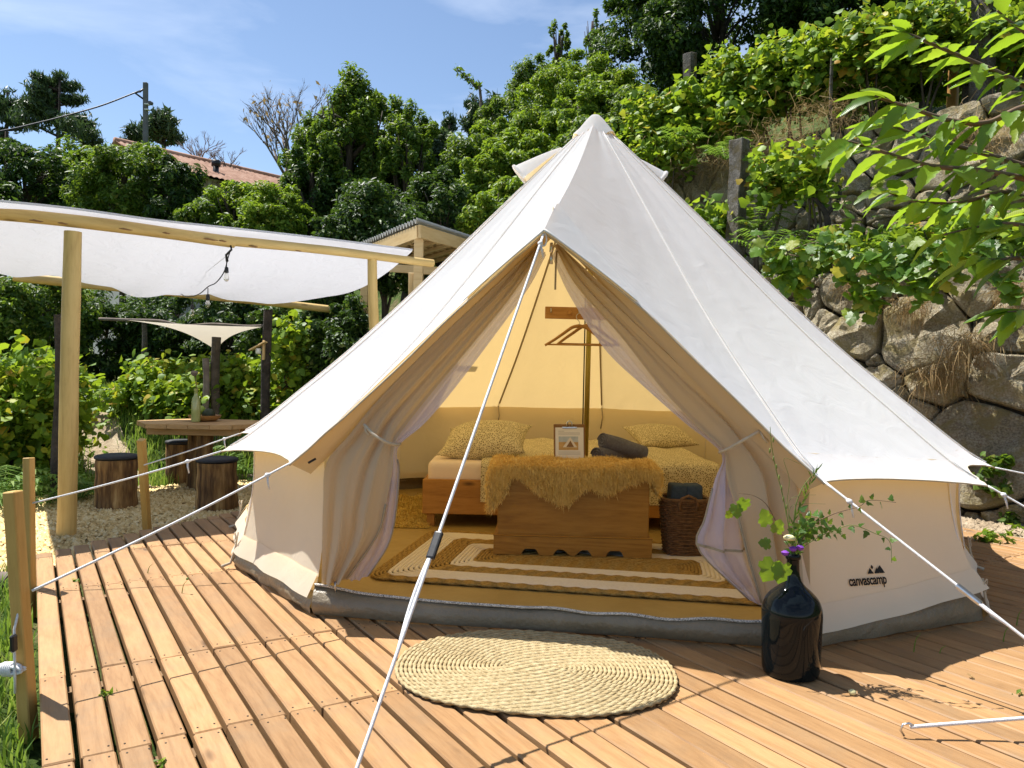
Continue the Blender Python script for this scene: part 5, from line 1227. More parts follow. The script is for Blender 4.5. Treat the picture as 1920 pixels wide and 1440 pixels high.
def stone_wall(name, label, off, k0, k1, z0, z1f, seeds_px, nrand, rng, size=(.10, .34), depth=.11, zmin=None, joint=.008):
    """dry stone wall whose face stands on the line W_P + W_N*off + W_U*k"""
    O = W_P + W_N * off; nrm = Vector((-W_N.x, -W_N.y, 0)); ux = Vector((-W_U.x, -W_U.y, 0))    # u runs to the right as seen from the front
    def toK(px, py):
        d = ray(px, py); t = ((O.x - CAM.x) * W_N.x + (O.y - CAM.y) * W_N.y) / (d.x * W_N.x + d.y * W_N.y); p = CAM + d * t; return -((p.x - O.x) * W_U.x + (p.y - O.y) * W_U.y), p.z, t
    seeds = []
    for px, py, r in seeds_px: u, z, t = toK(px, py); seeds.append((u, z, r / FPX * t))
    tries = 0
    while len(seeds) < len(seeds_px) + nrand and tries < 9000:
        tries += 1; u, z = rng.uniform(-k1, -k0), rng.uniform(z0, z1f((k0 + k1) / 2) + .1); r = rng.uniform(*size) * (1.0 if rng.random() < .75 else .5)
        if all((u - a) ** 2 * .6 + (z - b) ** 2 * 1.5 > (max(.6 * (r + c), .8 * c)) ** 2 for a, b, c in seeds): seeds.append((u, z, r))
    cells = stones(seeds, (-k1, z0, -k0, z1f((k0 + k1) / 2) + .12))
    mid = O + W_U * ((k0 + k1) / 2); w = thing(name, label, 'stone wall', (mid.x, mid.y, z0))
    V = []; BT = .20; vd = Vector((W_N.x * BT, W_N.y * BT, 1)).normalized(); nb = Vector((-W_N.x, -W_N.y, BT)).normalized()
    core = [(k0, .05), (k1, .05), (k1, .5), (k0, .5)]
    for z in (z0 - .1, z1f(k0) - .07):
        for k_, o_ in core: q = O + W_U * k_ + W_N * (o_ + (z - z0) * BT); V.append((q.x, q.y, z))
    mk('wall_core', V, [(0, 1, 5, 4), (1, 2, 6, 5), (2, 3, 7, 6), (3, 0, 4, 7), (4, 5, 6, 7)], M['core'], w)
    for poly in cells:
        xs_ = [p[0] for p in poly]; ys_ = [p[1] for p in poly]
        if max(ys_) < z0 + .02: continue
        me, cx_, cy_ = stone_mesh(poly, joint, depth * rng.uniform(.75, 1.25), rng)
        if cy_ > z1f(-cx_) + .05: continue
        q = O - W_U * cx_ + W_N * ((cy_ - z0) * BT)
        place('stone', me, Matrix(((ux.x, vd.x, nb.x, q.x), (ux.y, vd.y, nb.y, q.y), (0, vd.z, nb.z, cy_), (0, 0, 0, 1))), w, M['stone'])
    return w
rs = random.Random(21)
s1 = [(1570, 545, 62), (1648, 548, 34), (1585, 625, 62), (1705, 620, 92), (1800, 545, 62), (1885, 620, 72), (1890, 500, 58), (1625, 672, 34), (1630, 715, 44), (1740, 708, 62), (1880, 722, 80), (1835, 850, 112), (1710, 790, 50), (1790, 690, 22), (1800, 735, 24), (1608, 652, 18), (1672, 690, 20), (1540, 600, 40),
      (1905, 850, 60), (1790, 770, 18), (1735, 745, 22), (1560, 700, 50), (1845, 470, 30), (1715, 545, 26), (1880, 965, 40), (1760, 800, 24), (1895, 790, 22), (1610, 508, 22), (1750, 575, 22), (1670, 760, 40)]
stone_wall('stone_wall', 'lower dry stone retaining wall of big mossy blocks beside the tent', 0.0, .2, 8.4, -.10, lambda k: 2.2, s1, 300, rs, (.055, .24), .11)
s2 = [(1335, 340, 42), (1290, 325, 36), (1385, 330, 30), (1640, 210, 40), (1700, 205, 46), (1590, 245, 34), (1530, 270, 30), (1620, 290, 52), (1690, 280, 56), (1760, 215, 62), (1740, 290, 66), (1830, 130, 50), (1880, 150, 60), (1880, 240, 60), (1900, 330, 40), (1590, 320, 44), (1480, 300, 40), (1660, 350, 46), (1430, 330, 36), (1820, 290, 40)]
stone_wall('stone_wall', 'upper dry stone retaining wall of grey boulders below the vine terrace', 2.3, .6, 8.6, 2.0, lambda k: 4.42, s2, 190, rs, (.07, .28), .13)
# rough granite posts of the vine terraces
def gran(px, top, Y, w, label, lean=0.0):
    t = at(px, top, Y); b = Vector((t.x + lean, t.y, gh(t.x, t.y) - .15)); Mx, Ln = frame(b, t, Vector((.8, .6, 0)).normalized()); rg = random.Random(int(px))
    bm = bmesh.new(); bmesh.ops.create_cube(bm, size=1)
    for v in bm.verts: v.co = Vector(((v.co.x + .5) * Ln, v.co.y * w, v.co.z * w * .8))
    bmesh.ops.subdivide_edges(bm, edges=bm.edges, cuts=5, use_grid_fill=True)
    for v in bm.verts: v.co += Vector((mnoise.noise(v.co * 5), mnoise.noise(v.co * 5 + Vector((9, 0, 0))), mnoise.noise(v.co * 5 + Vector((0, 7, 0))))) * .022
    bmesh.ops.bevel(bm, geom=[e for e in bm.edges if len(e.link_faces) == 2 and e.calc_face_angle() > .8], offset=.012, segments=1, affect='EDGES')
    me = bpy.data.meshes.new('granite_post'); bm.to_mesh(me); bm.free(); return tag(place('granite_post', me, Mx, None, M['granite']), label, 'post')
gran(1387, 262, 9.6, .20, 'square granite vine post on the lower terrace behind the tent roof', -.05); gran(1293, 100, 12.2, .17, 'dark granite vine post standing before the big dark tree', .08)
gran(1846, -20, 9.7, .24, 'broad granite vine post on the upper terrace above the boulders'); gran(1822, -18, 10.3, .14, 'narrow granite post beside the broad one on the upper terrace')
gpost(1561, 110, 10.4, .022, 'thin grey stake standing in the vines above the upper wall', 'granite', 'vine_stake'); gpost(1791, -30, 10.8, .07, 'reddish trunk post rising behind the upper vines', 'hanger', 'trunk_post')
# ------------------------------------------------------------------ stone house far behind
h0, h1 = at(296, 303, 27.0), at(530, 352, 30.7)          # front eave line, left to right
eave_z = h0.z; e1 = Vector((h1.x, h1.y, eave_z - .05)); ed = (e1 - h0); ed.z = 0; eL = ed.length + 2.5; ed.normalize(); en = Vector((-ed.y, ed.x, 0))
house = thing('stone_house', 'stone house with clay tile roof half hidden by trees on the hillside', 'house', h0.xy.to_3d() + Vector((0, 0, gh(h0.x, h0.y))))
HZ = gh(h0.x, h0.y) - 1.5
def hp(u, v, z): return h0 + ed * u + en * v + Vector((0, 0, z - h0.z))
uL = 0.0
V = [hp(uL, .4, HZ), hp(eL, .4, HZ), hp(eL, 5.5, HZ), hp(uL, 5.5, HZ), hp(uL, .4, eave_z - .1), hp(eL, .4, eave_z - .1), hp(eL, 5.5, eave_z - .1), hp(uL, 5.5, eave_z - .1), hp(uL, 2.95, eave_z + 1.0), hp(eL, 2.95, eave_z + 1.0)]
wl = mk('wall', V, [(0, 1, 5, 4), (1, 2, 6, 9, 5), (2, 3, 7, 6), (3, 0, 4, 8, 7)], M['mortar'], house)
rh = random.Random(5); seeds = []
while len(seeds) < 120:
    u, z, r = rh.uniform(uL, 6), rh.uniform(eave_z - 3, eave_z - .15), rh.uniform(.16, .30)
    if all((u - a) ** 2 + (z - b) ** 2 > (r + c) ** 2 * .55 for a, b, c in seeds): seeds.append((u, z, r))
    elif rh.random() < .02: break
M['hstone'] = pmat('house_stone', [(.3, (.20, .16, .12)), (.7, (.38, .31, .24))], 2, .9, .5, 6, rnd=.25)
for poly in stones(seeds, (uL, eave_z - 3.2, 6.2, eave_z - .1)):
    me, cx_, cy_ = stone_mesh(poly, .05, .05, rh, ((0, -.8), (0, .3), (.02, .8), (.05, 1)), 9, .0); q = hp(cx_, .4, cy_)
    place('stone', me, Matrix(((ed.x, 0, -en.x, q.x), (ed.y, 0, -en.y, q.y), (0, 1, 0, q.z), (0, 0, 0, 1))), wl, M['hstone'])
# roof of barrel tiles: columns of overlapping courses
for sd in (0, 1):
    rows = []; nc = 22
    for c in range(nc):
        for half in (0, .999):
            f = (c + half) / nc; row = []
            for i in range(int((eL + 3.4) / .055)):
                u = uL - .3 + i * .055; z = .055 * abs(math.sin(u * math.pi / .22)) + (.05 if half else 0.0) - .004 * c * 0
                v = lerp(-.15, 2.95, f) if sd == 0 else lerp(6.05, 2.96, f); zz = eave_z - .18 + 1.32 * f + z + .012 * math.sin(u * 1.7 + c)
                row.append(hp(u, v, zz))
            rows.append(row)
    rf = mk('roof_tiles', *grid(rows), M['tile'], house); rf['kind'] = 'stuff'
mk('ridge', *tube([hp(uL - .3, 2.95, eave_z + 1.2), hp(eL + .3, 2.95, eave_z + 1.2)], .13, 10), M['tile'], house, True)
fu = at(405, 306, 29.5); fl_ = mk('flue', *join([tube([fu, fu - Vector((0, 0, 1.0))], .11, 10), tube([fu + Vector((0, 0, .1)), fu - Vector((0, 0, .12))], .17, 10)]), M['black'], house, True)
V = [hp(6.4, .385, eave_z - 1.6), hp(7.0, .385, eave_z - 1.6), hp(7.0, .385, eave_z - .5), hp(6.4, .385, eave_z - .5)]; mk('window', V, [(0, 1, 2, 3)], M['black'], house)
# utility pole and cable
pt = at(273, 155, 24); up_ = thing('utility_pole', 'grey concrete utility pole with a small lamp above the house', 'utility pole', (pt.x + .1, pt.y, gh(pt.x, pt.y)))
board('shaft', (pt.x + .12, pt.y, gh(pt.x, pt.y)), pt, .13, .11, M['concrete'], up_, .01, Vector((0, 1, 0)))
c = at(281, 193, 24); mk('lamp_head', *tube([at(275, 192, 24), c, at(286, 195, 24)], [.04, .07, .05], 8), M['concrete'], up_, True)
for k, py in enumerate((196, 206)): board('band', at(272.5, py, 23.95), at(279.5, py, 23.95), .15, .03, M['white_glass'], up_, .002)
mk('insulator', *tube([at(270, 166, 24), at(262, 172, 24), at(254, 175, 24), at(268, 185, 24)], .03, 6), M['black'], up_, True)
cab = thing('power_cable', 'black overhead cable sagging from the utility pole over the trees', 'cable', at(120, 214, 24)); mk('cable', *tube(spline([at(268, 168, 24), at(250, 175, 24), at(190, 198, 23), at(120, 218, 22), at(60, 233, 21), at(0, 246, 20), at(-160, 270, 18)], 40), .022, 6), M['black'], cab, True)

# ------------------------------------------------------------------ foliage
def leaf_tris(P, N, T, size, rng, aspect=.42, fold=.18, lobed=False):
    """kite leaves at P with normals N and tip directions T (numpy arrays)"""
    n = len(P); N = N / (np.linalg.norm(N, axis=1)[:, None] + 1e-9); T = T - N * (T * N).sum(1)[:, None]; T /= np.linalg.norm(T, axis=1)[:, None] + 1e-9; S = np.cross(N, T)
    L_ = (size * rng.choice([.55, .8, 1.0, 1.25, 1.5], n) * rng.uniform(.85, 1.15, n))[:, None]; W = L_ * aspect
    if not lobed:
        V = np.stack([P - T * L_ * .45, P + S * W * .5 + N * L_ * fold * .5, P + T * L_ * .55, P - S * W * .5 + N * L_ * fold * .5], 1).reshape(-1, 3)
        b = np.arange(n)[:, None] * 4; F = np.concatenate([b + [0, 1, 2], b + [0, 2, 3]], 0)
    else:
        o = [(-.45, 0), (-.40, .40), (-.02, .50), (.12, .34), (.55, 0), (.12, -.34), (-.02, -.50), (-.40, -.40)]
        V = np.stack([P + T * L_ * x + S * L_ * y * (aspect / .42) - N * L_ * (abs(y) * fold * .9 - .08) for x, y in o], 1).reshape(-1, 3)
        b = np.arange(n)[:, None] * 8; F = np.concatenate([b + [0, 1, 2], b + [0, 2, 3], b + [0, 3, 4], b + [0, 4, 5], b + [0, 5, 6], b + [0, 6, 7]], 0)
    return V, F
def unit(n, rng):
    v = rng.normal(0, 1, (n, 3)); return v / np.linalg.norm(v, axis=1)[:, None]
def crown_pts(center, radii, n, rng, clumps, cr, shell=.55, upper=-1.0, shape='round', top=0.0):
    d = unit(clumps * 4, rng); d = d[d[:, 2] > upper][:clumps]; m = len(d); rr = (shell + (1 - shell) * rng.random(m) ** .6) * rng.uniform(.82, 1.14, m); C = d * rr[:, None]
    if shape == 'cone':
        C[:, 0] *= np.clip(1.05 - .62 * (C[:, 2] + .4), .25, 1.2); C[:, 1] *= np.clip(1.05 - .62 * (C[:, 2] + .4), .25, 1.2)
    cl = rng.integers(0, m, n); cs = rng.uniform(.55, 1.35, m) * cr
    g = unit(n, rng) * (rng.random(n) ** .5)[:, None] * cs[cl][:, None]; g[:, 2] *= .72
    X = C[cl] + g; out_ = X * .35 + g / cr * .65
    return np.array(center) + X * np.array(radii), out_
def crown(name, center, radii, n, size, mat, parent, seed, clumps=60, cr=.30, lobed=False, droop=.3, upper=-1.0, shape='round', aspect=.42, shell=.55):
    rng = np.random.default_rng(seed); P, O_ = crown_pts(center, radii, n, rng, clumps, cr, shell, upper, shape)
    N = O_ * .9 + np.array([0, 0, .55]) + rng.normal(0, .55, (n, 3)); T = rng.normal(0, 1, (n, 3)) + O_ * .8 - np.array([0, 0, droop * 2])
    o = mk(name, *leaf_tris(P, N, T, size, rng, aspect, .2, lobed), mat, parent); o['kind'] = 'stuff'; return o
def limbs(base, top, center, radii, r, rng, nl=14, mat='bark', parent=None, name='trunk'):
    P0, P1 = Vector(base), Vector(top); parts = [tube(spline([P0, P0.lerp(P1, .35) + rv3(rng, r * 1.2), P0.lerp(P1, .7) + rv3(rng, r * 1.5), P1], 14), [r * (1 - .65 * i / 13) for i in range(14)], 8)]
    for k in range(nl):
        s_ = P0.lerp(P1, rng.uniform(.35, .9)); d = rv3(rng); d.z = abs(d.z) * .8 + .2; d.normalize(); e = Vector(center) + Vector((d.x * radii[0], d.y * radii[1], d.z * radii[2])) * .8
        parts.append(tube(spline([s_, s_.lerp(e, .5) + Vector((0, 0, .1 * radii[2])), e], 8), [r * .42 * (1 - .8 * i / 7) for i in range(8)], 5))
    return mk(name, *join(parts), M[mat], parent, True)
SEED = [100]
def tree(name, label, cat, px, top, Y, wpx, bot, kind, n, size, group=None, clumps=70, cr=.28, lobed=False, shape='round', aspect=.42, depth=1.0, trunk=True, tmat='bark', shell=.55):
    """tree or shrub whose crown fills the picture from row top to row bot at distance Y"""
    SEED[0] += 1; rng = random.Random(SEED[0]); a, b = at(px, top, Y), at(px, bot, Y); g = gh(a.x, Y); zt_, zb_ = a.z, max(b.z, g + .05)
    c = Vector((a.x, Y, (zt_ + zb_) / 2)); rx = wpx / 2 / FPX * Y; radii = (rx * .86, rx * depth * .86, (zt_ - zb_) / 2 * .86)
    t = thing(name, label, cat, (a.x, Y, g), group)
    if trunk: limbs((a.x + rng.uniform(-.1, .1), Y, g - .1), (a.x, Y, c.z + radii[2] * .55), c, radii, max(.03, (zt_ - g) * .018), rng, parent=t, mat=tmat)
    crown('crown', c, radii, int(n * 1.7), size * .76, LV[kind], t, SEED[0], clumps, cr, lobed, shape=shape, aspect=aspect, shell=shell); return t
T_ = tree
# far trees on the ridge
def pine(px, top, Y, wpx, bot, label, n=5200):
    SEED[0] += 1; rng = np.random.default_rng(SEED[0]); rg = random.Random(SEED[0]); a, b = at(px, top, Y), at(px, bot, Y); g = gh(a.x, Y); t = thing('pine_tree', label, 'tree', (a.x, Y, g), 'pines on the far ridge')
    R = wpx / 2 / FPX * Y; parts = [tube([Vector((a.x, Y, g)), Vector((a.x + .2, Y, a.z - .4))], [.28, .06], 8)]; ends = []
    for k in range(26):
        z = lerp(b.z, a.z - .5, rg.random() ** .8); f = (z - b.z) / (a.z - b.z); l = R * (1.05 - .75 * f) * rg.uniform(.5, 1.1); an = rg.uniform(0, 6.28); s_ = Vector((a.x + .1, Y, z - .3)); e = s_ + Vector((math.cos(an) * l, math.sin(an) * l, .25 * l + .2)); parts.append(tube([s_, s_.lerp(e, .6) + Vector((0, 0, -.1)), e], [.07, .045, .02], 5))
        for q in (.55, .75, 1.0): ends.append((tuple(s_.lerp(e, q)), l * .30 + .15))
    ends.append(((a.x + .2, Y, a.z - .35), .45))
    mk('trunk', *join(parts), M['darkbark'], t, True)
    E = np.array([e[0] for e in ends]); Rr = np.array([e[1] for e in ends]); ci = rng.integers(0, len(E), n); P = E[ci] + unit(n, rng) * (rng.random(n) ** .5 * Rr[ci])[:, None] * np.array([1, 1, .55]); N = rng.normal(0, 1, (n, 3)); Tt = rng.normal(0, .6, (n, 3)) + np.array([0, 0, .8])
    o = mk('crown', *leaf_tris(P, N, Tt, .34, rng, .22, .1), LV['pine'], t); o['kind'] = 'stuff'
pine(8, 160, 46, 100, 300, 'dark pine at the far ridge, next to the broadest pine'); pine(105, 130, 40, 150, 270, 'broadest pine on the ridge beside the utility pole', 9000); pine(150, 205, 42, 80, 270, 'thin pine behind the broadest ridge pine', 2200)
pine(302, 198, 38, 84, 270, 'spindly pine directly behind the utility pole', 3000); pine(250, 222, 40, 50, 280, 'small dark pine beside the utility pole', 1500); pine(885, 172, 42, 64, 300, 'dark conifer on the skyline behind the hillside shrubs', 3800); pine(920, 165, 40, 56, 300, 'dark conifer on the skyline, second behind the hillside shrubs', 3000); pine(838, 205, 46, 50, 320, 'small conifer on the skyline beside the tall leafy tree', 2500)
def bare(px, top, Y, wpx, bot, label, seed, leaves=0, n0=9, name='bare_tree'):
    rg = random.Random(seed); a, b = at(px, top, Y), at(px, bot, Y); g = gh(a.x, Y); t = thing(name, label, 'tree', (a.x, Y, g)); H = a.z - b.z; R = wpx / 2 / FPX * Y; parts = []; tips = []
    def br(p, d, l, r, lev):
        e = p + d * l; m_ = p.lerp(e, .5) + rv3(rg, l * .08); parts.append(tube([p, m_, e], [r, r * .8, r * .55], 5)); tips.append(e); tips.append(m_)
        if lev <= 0: return
        for k in range(3):
            d2 = (d + rv3(rg, .55)).normalized(); d2.z = abs(d2.z) * .8 + .25; d2.normalize(); br(p.lerp(e, rg.uniform(.45, 1)), d2, l * rg.uniform(.5, .75), r * .55, lev - 1)
    base = Vector((a.x, Y, g)); fork = Vector((a.x + .1, Y, b.z)); parts.append(tube([base, fork], [.12, .07], 8))
    for k in range(n0):
        an = 2 * math.pi * k / n0 + rg.uniform(-.3, .3); d = Vector((math.cos(an) * R / H * 1.1, math.sin(an) * R / H * 1.1, rg.uniform(.7, 1.2))).normalized(); br(fork - Vector((0, 0, rg.uniform(0, .5))), d, H * rg.uniform(.34, .48), .032, 4)
    mk('branches', *join(parts), M['twig'], t, True)
    if leaves:
        rng = np.random.default_rng(seed); E = np.array([tuple(x) for x in tips]); P = E[rng.integers(0, len(E), leaves)] + rng.normal(0, .06, (leaves, 3)); o = mk('leaves', *leaf_tris(P, rng.normal(0, 1, (leaves, 3)), rng.normal(0, 1, (leaves, 3)) - [0, 0, 1], .13, rng), LV['dry'], t); o['kind'] = 'stuff'
bare(535, 118, 19, 190, 300, 'half bare tree with grey twigs and a few withered leaves', 7, 170, 10); bare(372, 232, 34, 110, 300, 'grey leafless tree on the skyline above the tiled roof', 8, 0, 7); bare(420, 262, 32, 70, 320, 'small leafless tree next to the half bare tree above the roof', 9, 0, 5)
# trees and shrubs to the left and behind
G1 = 'trees behind the pergola'
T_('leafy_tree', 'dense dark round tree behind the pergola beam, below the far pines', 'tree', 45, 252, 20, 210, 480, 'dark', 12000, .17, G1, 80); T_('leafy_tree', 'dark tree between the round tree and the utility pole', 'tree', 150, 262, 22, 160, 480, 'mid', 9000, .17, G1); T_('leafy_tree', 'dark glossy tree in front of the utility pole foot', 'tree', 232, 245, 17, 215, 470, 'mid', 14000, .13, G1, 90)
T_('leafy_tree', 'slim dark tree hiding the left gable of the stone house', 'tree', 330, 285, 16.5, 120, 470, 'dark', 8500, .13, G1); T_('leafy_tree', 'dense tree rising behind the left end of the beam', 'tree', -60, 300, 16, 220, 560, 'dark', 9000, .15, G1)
T_('shrub', 'bright bushy shrub in front of the house wall', 'shrub', 440, 338, 15, 150, 480, 'bright', 9000, .11); T_('shrub', 'green shrub below the tiled roof, beside the bright one', 'shrub', 395, 362, 14.8, 120, 500, 'mid', 7000, .12); T_('shrub', 'loose bright shrub at the foot of the tall tree', 'shrub', 515, 335, 14.5, 150, 500, 'bright', 9500, .11)
T_('leafy_tree', 'tall pointed leafy tree reaching above the skyline behind the pergola', 'tree', 662, 100, 16, 250, 520, 'mid', 21000, .125, None, 150, .17, shape='cone'); T_('leafy_tree', 'narrow dark tree in the shade of the tall pointed tree', 'tree', 585, 260, 15.5, 140, 500, 'dark', 9000, .12); T_('leafy_tree', 'loose small leaved tree just right of the tall pointed tree', 'tree', 765, 190, 15.5, 150, 480, 'mid', 10000, .11, None, 100, .17); T_('leafy_tree', 'bushy tree filling the gap beside the tall pointed tree', 'tree', 708, 150, 17, 180, 470, 'mid', 13000, .115, None, 100, .2); T_('leafy_tree', 'bushy tree between the bare tree and the tall pointed tree', 'tree', 605, 178, 17.5, 150, 470, 'mid', 10000, .115, None, 90, .2); T_('leafy_tree', 'small leafy tree left of the olive tree', 'tree', 800, 205, 17, 110, 430, 'mid', 8000, .11, None, 80, .2); T_('olive_tree', 'grey green olive tree between the tall tree and the hillside', 'tree', 828, 235, 17, 90, 420, 'olive', 6000, .11)
T_('shrub', 'dark shrub behind the shed roof', 'shrub', 720, 330, 12.2, 230, 560, 'dark', 13000, .10); T_('shrub', 'dark shrub right of the shed roof, against the tent edge', 'shrub', 835, 300, 12.6, 200, 560, 'dark', 12000, .10); T_('shrub', 'dark shrub left of the shed roof, above the white cloth', 'shrub', 615, 400, 11.8, 170, 600, 'dark', 10000, .10)
# sunny hillside right of the middle
for i, (px, top, Y, w, bot, kd, n, lb) in enumerate(((935, 330, 12.0, 170, 520, 'bright', 9000, 'low bright shrub touching the left slope of the tent roof'), (880, 245, 15.5, 150, 420, 'mid', 8000, 'mid green shrub at the foot of the skyline conifers'), (985, 235, 14, 190, 420, 'bright', 11000, 'bright shrub on the hillside above the left vent of the tent'), (1060, 290, 12.2, 170, 420, 'bright', 9000, 'bright shrub just left of the tent apex'), (960, 165, 18, 150, 330, 'mid', 8000, 'mid green bush below the skyline at the middle of the hill'), (1045, 130, 16.5, 190, 330, 'bright', 11000, 'large sunny bush on the hillside, above the tent vent'), (1120, 210, 13, 160, 340, 'mid', 9000, 'mid green bush directly behind the tent apex'), (1110, 85, 17, 190, 260, 'bright', 11000, 'tall sunny bush left of the big dark tree'), (1180, 150, 14.5, 150, 300, 'mid', 9000, 'mid green bush below the big dark tree'), (1010, 95, 20, 120, 250, 'mid', 7000, 'high bush on the skyline left of the sunny bush'), (905, 290, 13.4, 140, 460, 'bright', 8000, 'bright bush between the tent edge and the olive tree'), (1005, 320, 11.9, 150, 430, 'bright', 8000, 'yellow green bush touching the left roof vent'), (1085, 165, 14.6, 150, 300, 'bright', 8000, 'bright bush in the middle of the slope above the tent apex'), (1150, 120, 15.6, 150, 260, 'bright', 8000, 'bright bush at the lower edge of the big dark tree'), (930, 220, 16.5, 140, 360, 'bright', 8000, 'bright bush in front of the skyline conifers'))):
    T_('hillside_bush', lb, 'shrub', px, top, Y, w, bot, kd, int(n * 1.15), .105, 'bushes on the hillside', 70, .26)
T_('slender_tree', 'slender young tree standing up from the skyline bushes', 'tree', 1050, 28, 20, 50, 160, 'mid', 900, .12, None, 22, .24); T_('slender_tree', 'tiny leafed sapling beside the slender tree on the skyline', 'tree', 1112, 8, 20, 44, 130, 'mid', 500, .12, None, 16, .22)
tw = at(745, 250, 15.4); wand = thing('leafy_wand', 'single long shoot arching over the skyline against the sky', 'shoot', (at(905, 230, 20).x, 20, gh(at(905, 230, 20).x, 20))); wp_ = spline([Vector((at(905, 230, 20).x, 20, gh(at(905, 230, 20).x, 20))), at(902, 190, 20), at(888, 160, 20), at(872, 142, 20), at(855, 128, 20)], 24); mk('stem', *tube(wp_, [.05 - .0018 * i for i in range(24)], 5), M['twig'], wand, True)
rng = np.random.default_rng(3); Pw = np.array([tuple(wp_[i]) for i in rng.integers(8, 24, 90)]) + rng.normal(0, .06, (90, 3)); mk('leaves', *leaf_tris(Pw, rng.normal(0, 1, (90, 3)), rng.normal(0, 1, (90, 3)), .14, rng), LV['mid'], wand)['kind'] = 'stuff'
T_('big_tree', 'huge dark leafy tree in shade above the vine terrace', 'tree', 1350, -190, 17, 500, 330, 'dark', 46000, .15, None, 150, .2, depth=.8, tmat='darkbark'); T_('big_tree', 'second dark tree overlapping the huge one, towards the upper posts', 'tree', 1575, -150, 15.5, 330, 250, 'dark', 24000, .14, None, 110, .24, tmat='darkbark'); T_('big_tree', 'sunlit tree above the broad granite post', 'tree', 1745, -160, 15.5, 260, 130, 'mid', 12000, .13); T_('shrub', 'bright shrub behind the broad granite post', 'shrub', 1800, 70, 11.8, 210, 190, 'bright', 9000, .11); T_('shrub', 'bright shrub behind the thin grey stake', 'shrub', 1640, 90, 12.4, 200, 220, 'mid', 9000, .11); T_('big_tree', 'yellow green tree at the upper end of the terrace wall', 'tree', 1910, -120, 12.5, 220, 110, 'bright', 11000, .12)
# vines of the upper terrace
def shoots(c, half, n_sh, steps, rng, step=.055, up=.75):
    """leaf positions strung along arching shoots that start inside a long flat volume"""
    P0 = np.array(c) + rng.uniform(-1, 1, (n_sh, 3)) * np.array(half) * np.array([1, 1, .75]); d = rng.normal(0, .6, (n_sh, 3)) + np.array([0, 0, up]); d /= np.linalg.norm(d, axis=1)[:, None]; out_ = []; dirs = []
    p = P0.copy()
    for k in range(steps):
        out_.append(p + rng.normal(0, .035, p.shape)); dirs.append(d.copy()); p = p + d * step * rng.uniform(.7, 1.3, (n_sh, 1)); d = d + np.array([0, 0, -.14]) + rng.normal(0, .16, d.shape); d /= np.linalg.norm(d, axis=1)[:, None]
    return np.concatenate(out_), np.concatenate(dirs)
def vine(px, top, Y, w, bot, lb, n, size, group, seedk=0, kind='vine', depth=.6, cl=34, cr=.33):
    SEED[0] += 1; rg = random.Random(SEED[0]); a, b = at(px, top, Y), at(px, bot, Y); g = gh(a.x, Y); c = Vector((a.x, Y, (a.z * .4 + b.z * .6))); rx = w / 2 / FPX * Y; t = thing('grape_vine', lb, 'vine', (a.x, Y, g), group)
    st = []
    for k in range(3):
        p = Vector((a.x + rg.uniform(-.3, .3), Y + rg.uniform(-.05, .05), g - .05)); q = c + Vector((rg.uniform(-.5, .5) * rx, 0, rg.uniform(-.4, .2) * (a.z - b.z) / 2)); st.append(tube(spline([p, p.lerp(q, .5) + rv3(rg, .08), q, q + Vector((rg.uniform(-1, 1) * rx, rg.uniform(-.2, .2), .2))], 12), [.022 - .0015 * i for i in range(12)], 6))
    mk('stem', *join(st), M['bark'], t, True)
    rng = np.random.default_rng(SEED[0]); n = int(n * 1.7); steps = 12; P, D = shoots(c, (rx * 1.25, rx * depth, (a.z - b.z) / 2 * .8), max(8, n // steps), steps, rng); m = len(P)
    keep = (P[:, 2] < a.z + .04 + rng.normal(0, .05, m)) & (P[:, 2] > b.z - .12) & (np.abs(P[:, 0] - a.x) < rx * 1.3 + rng.normal(0, .08, m)); P, D = P[keep], D[keep]; m = len(P)
    N = rng.normal(0, .6, (m, 3)) + np.array([-.25, -.25, .75]); T = rng.normal(0, .7, (m, 3)) + np.array([0, 0, -.8]) + D * .3
    o = mk('foliage', *leaf_tris(P, N, T, size * .85, rng, .42, .25, True), LV[kind], t); o['kind'] = 'stuff'; return t
G2 = 'vines on the upper terrace'
for px, top, Y, w, bot, n, lb in ((1195, 225, 12.6, 130, 340, 1300, 'grape vine just behind the apex of the tent'), (1262, 165, 12.4, 130, 290, 1300, 'grape vine left of the dark granite post'), (1345, 150, 12.0, 140, 260, 1400, 'grape vine right of the dark granite post'), (1420, 85, 11.8, 140, 200, 1400, 'grape vine arching in front of the big dark tree'), (1500, 75, 11.4, 150, 210, 1600, 'grape vine left of the thin grey stake'), (1580, 60, 11.0, 150, 190, 1600, 'grape vine right of the thin grey stake'), (1660, 30, 10.6, 150, 150, 1600, 'grape vine above the boulders of the upper wall'), (1760, 10, 10.4, 150, 120, 1600, 'grape vine beside the broad granite post'), (1900, 20, 9.8, 140, 130, 1300, 'grape vine beyond the broad granite post'), (1390, 195, 11.4, 90, 260, 420, 'low grape vine shoots over the wall edge'), (1245, 262, 11.7, 90, 320, 420, 'low grape vine hanging below the dark granite post')):
    vine(px, top, Y, w, bot, lb, int(n * 1.1), .104, G2, cr=.30)
G3 = 'vines on the lower terrace'
for px, top, Y, w, bot, n, lb in ((1325, 385, 9.9, 100, 470, 600, 'yellow green vine between the tent roof and the granite post'), (1455, 285, 9.4, 80, 400, 420, 'yellowing vine right of the square granite post'), (1530, 250, 9.0, 50, 400, 300, 'tall vine shoots before the upper boulders'), (1590, 435, 8.6, 110, 510, 500, 'low vine on the edge of the lower wall'), (1740, 430, 8.0, 120, 490, 450, 'low vine above the big pale stone'), (1870, 410, 7.6, 120, 470, 450, 'low vine above the right end of the lower wall')):
    vine(px, top, Y, w, bot, lb, int(n * 1.3), .10, G3, cr=.28, cl=22)
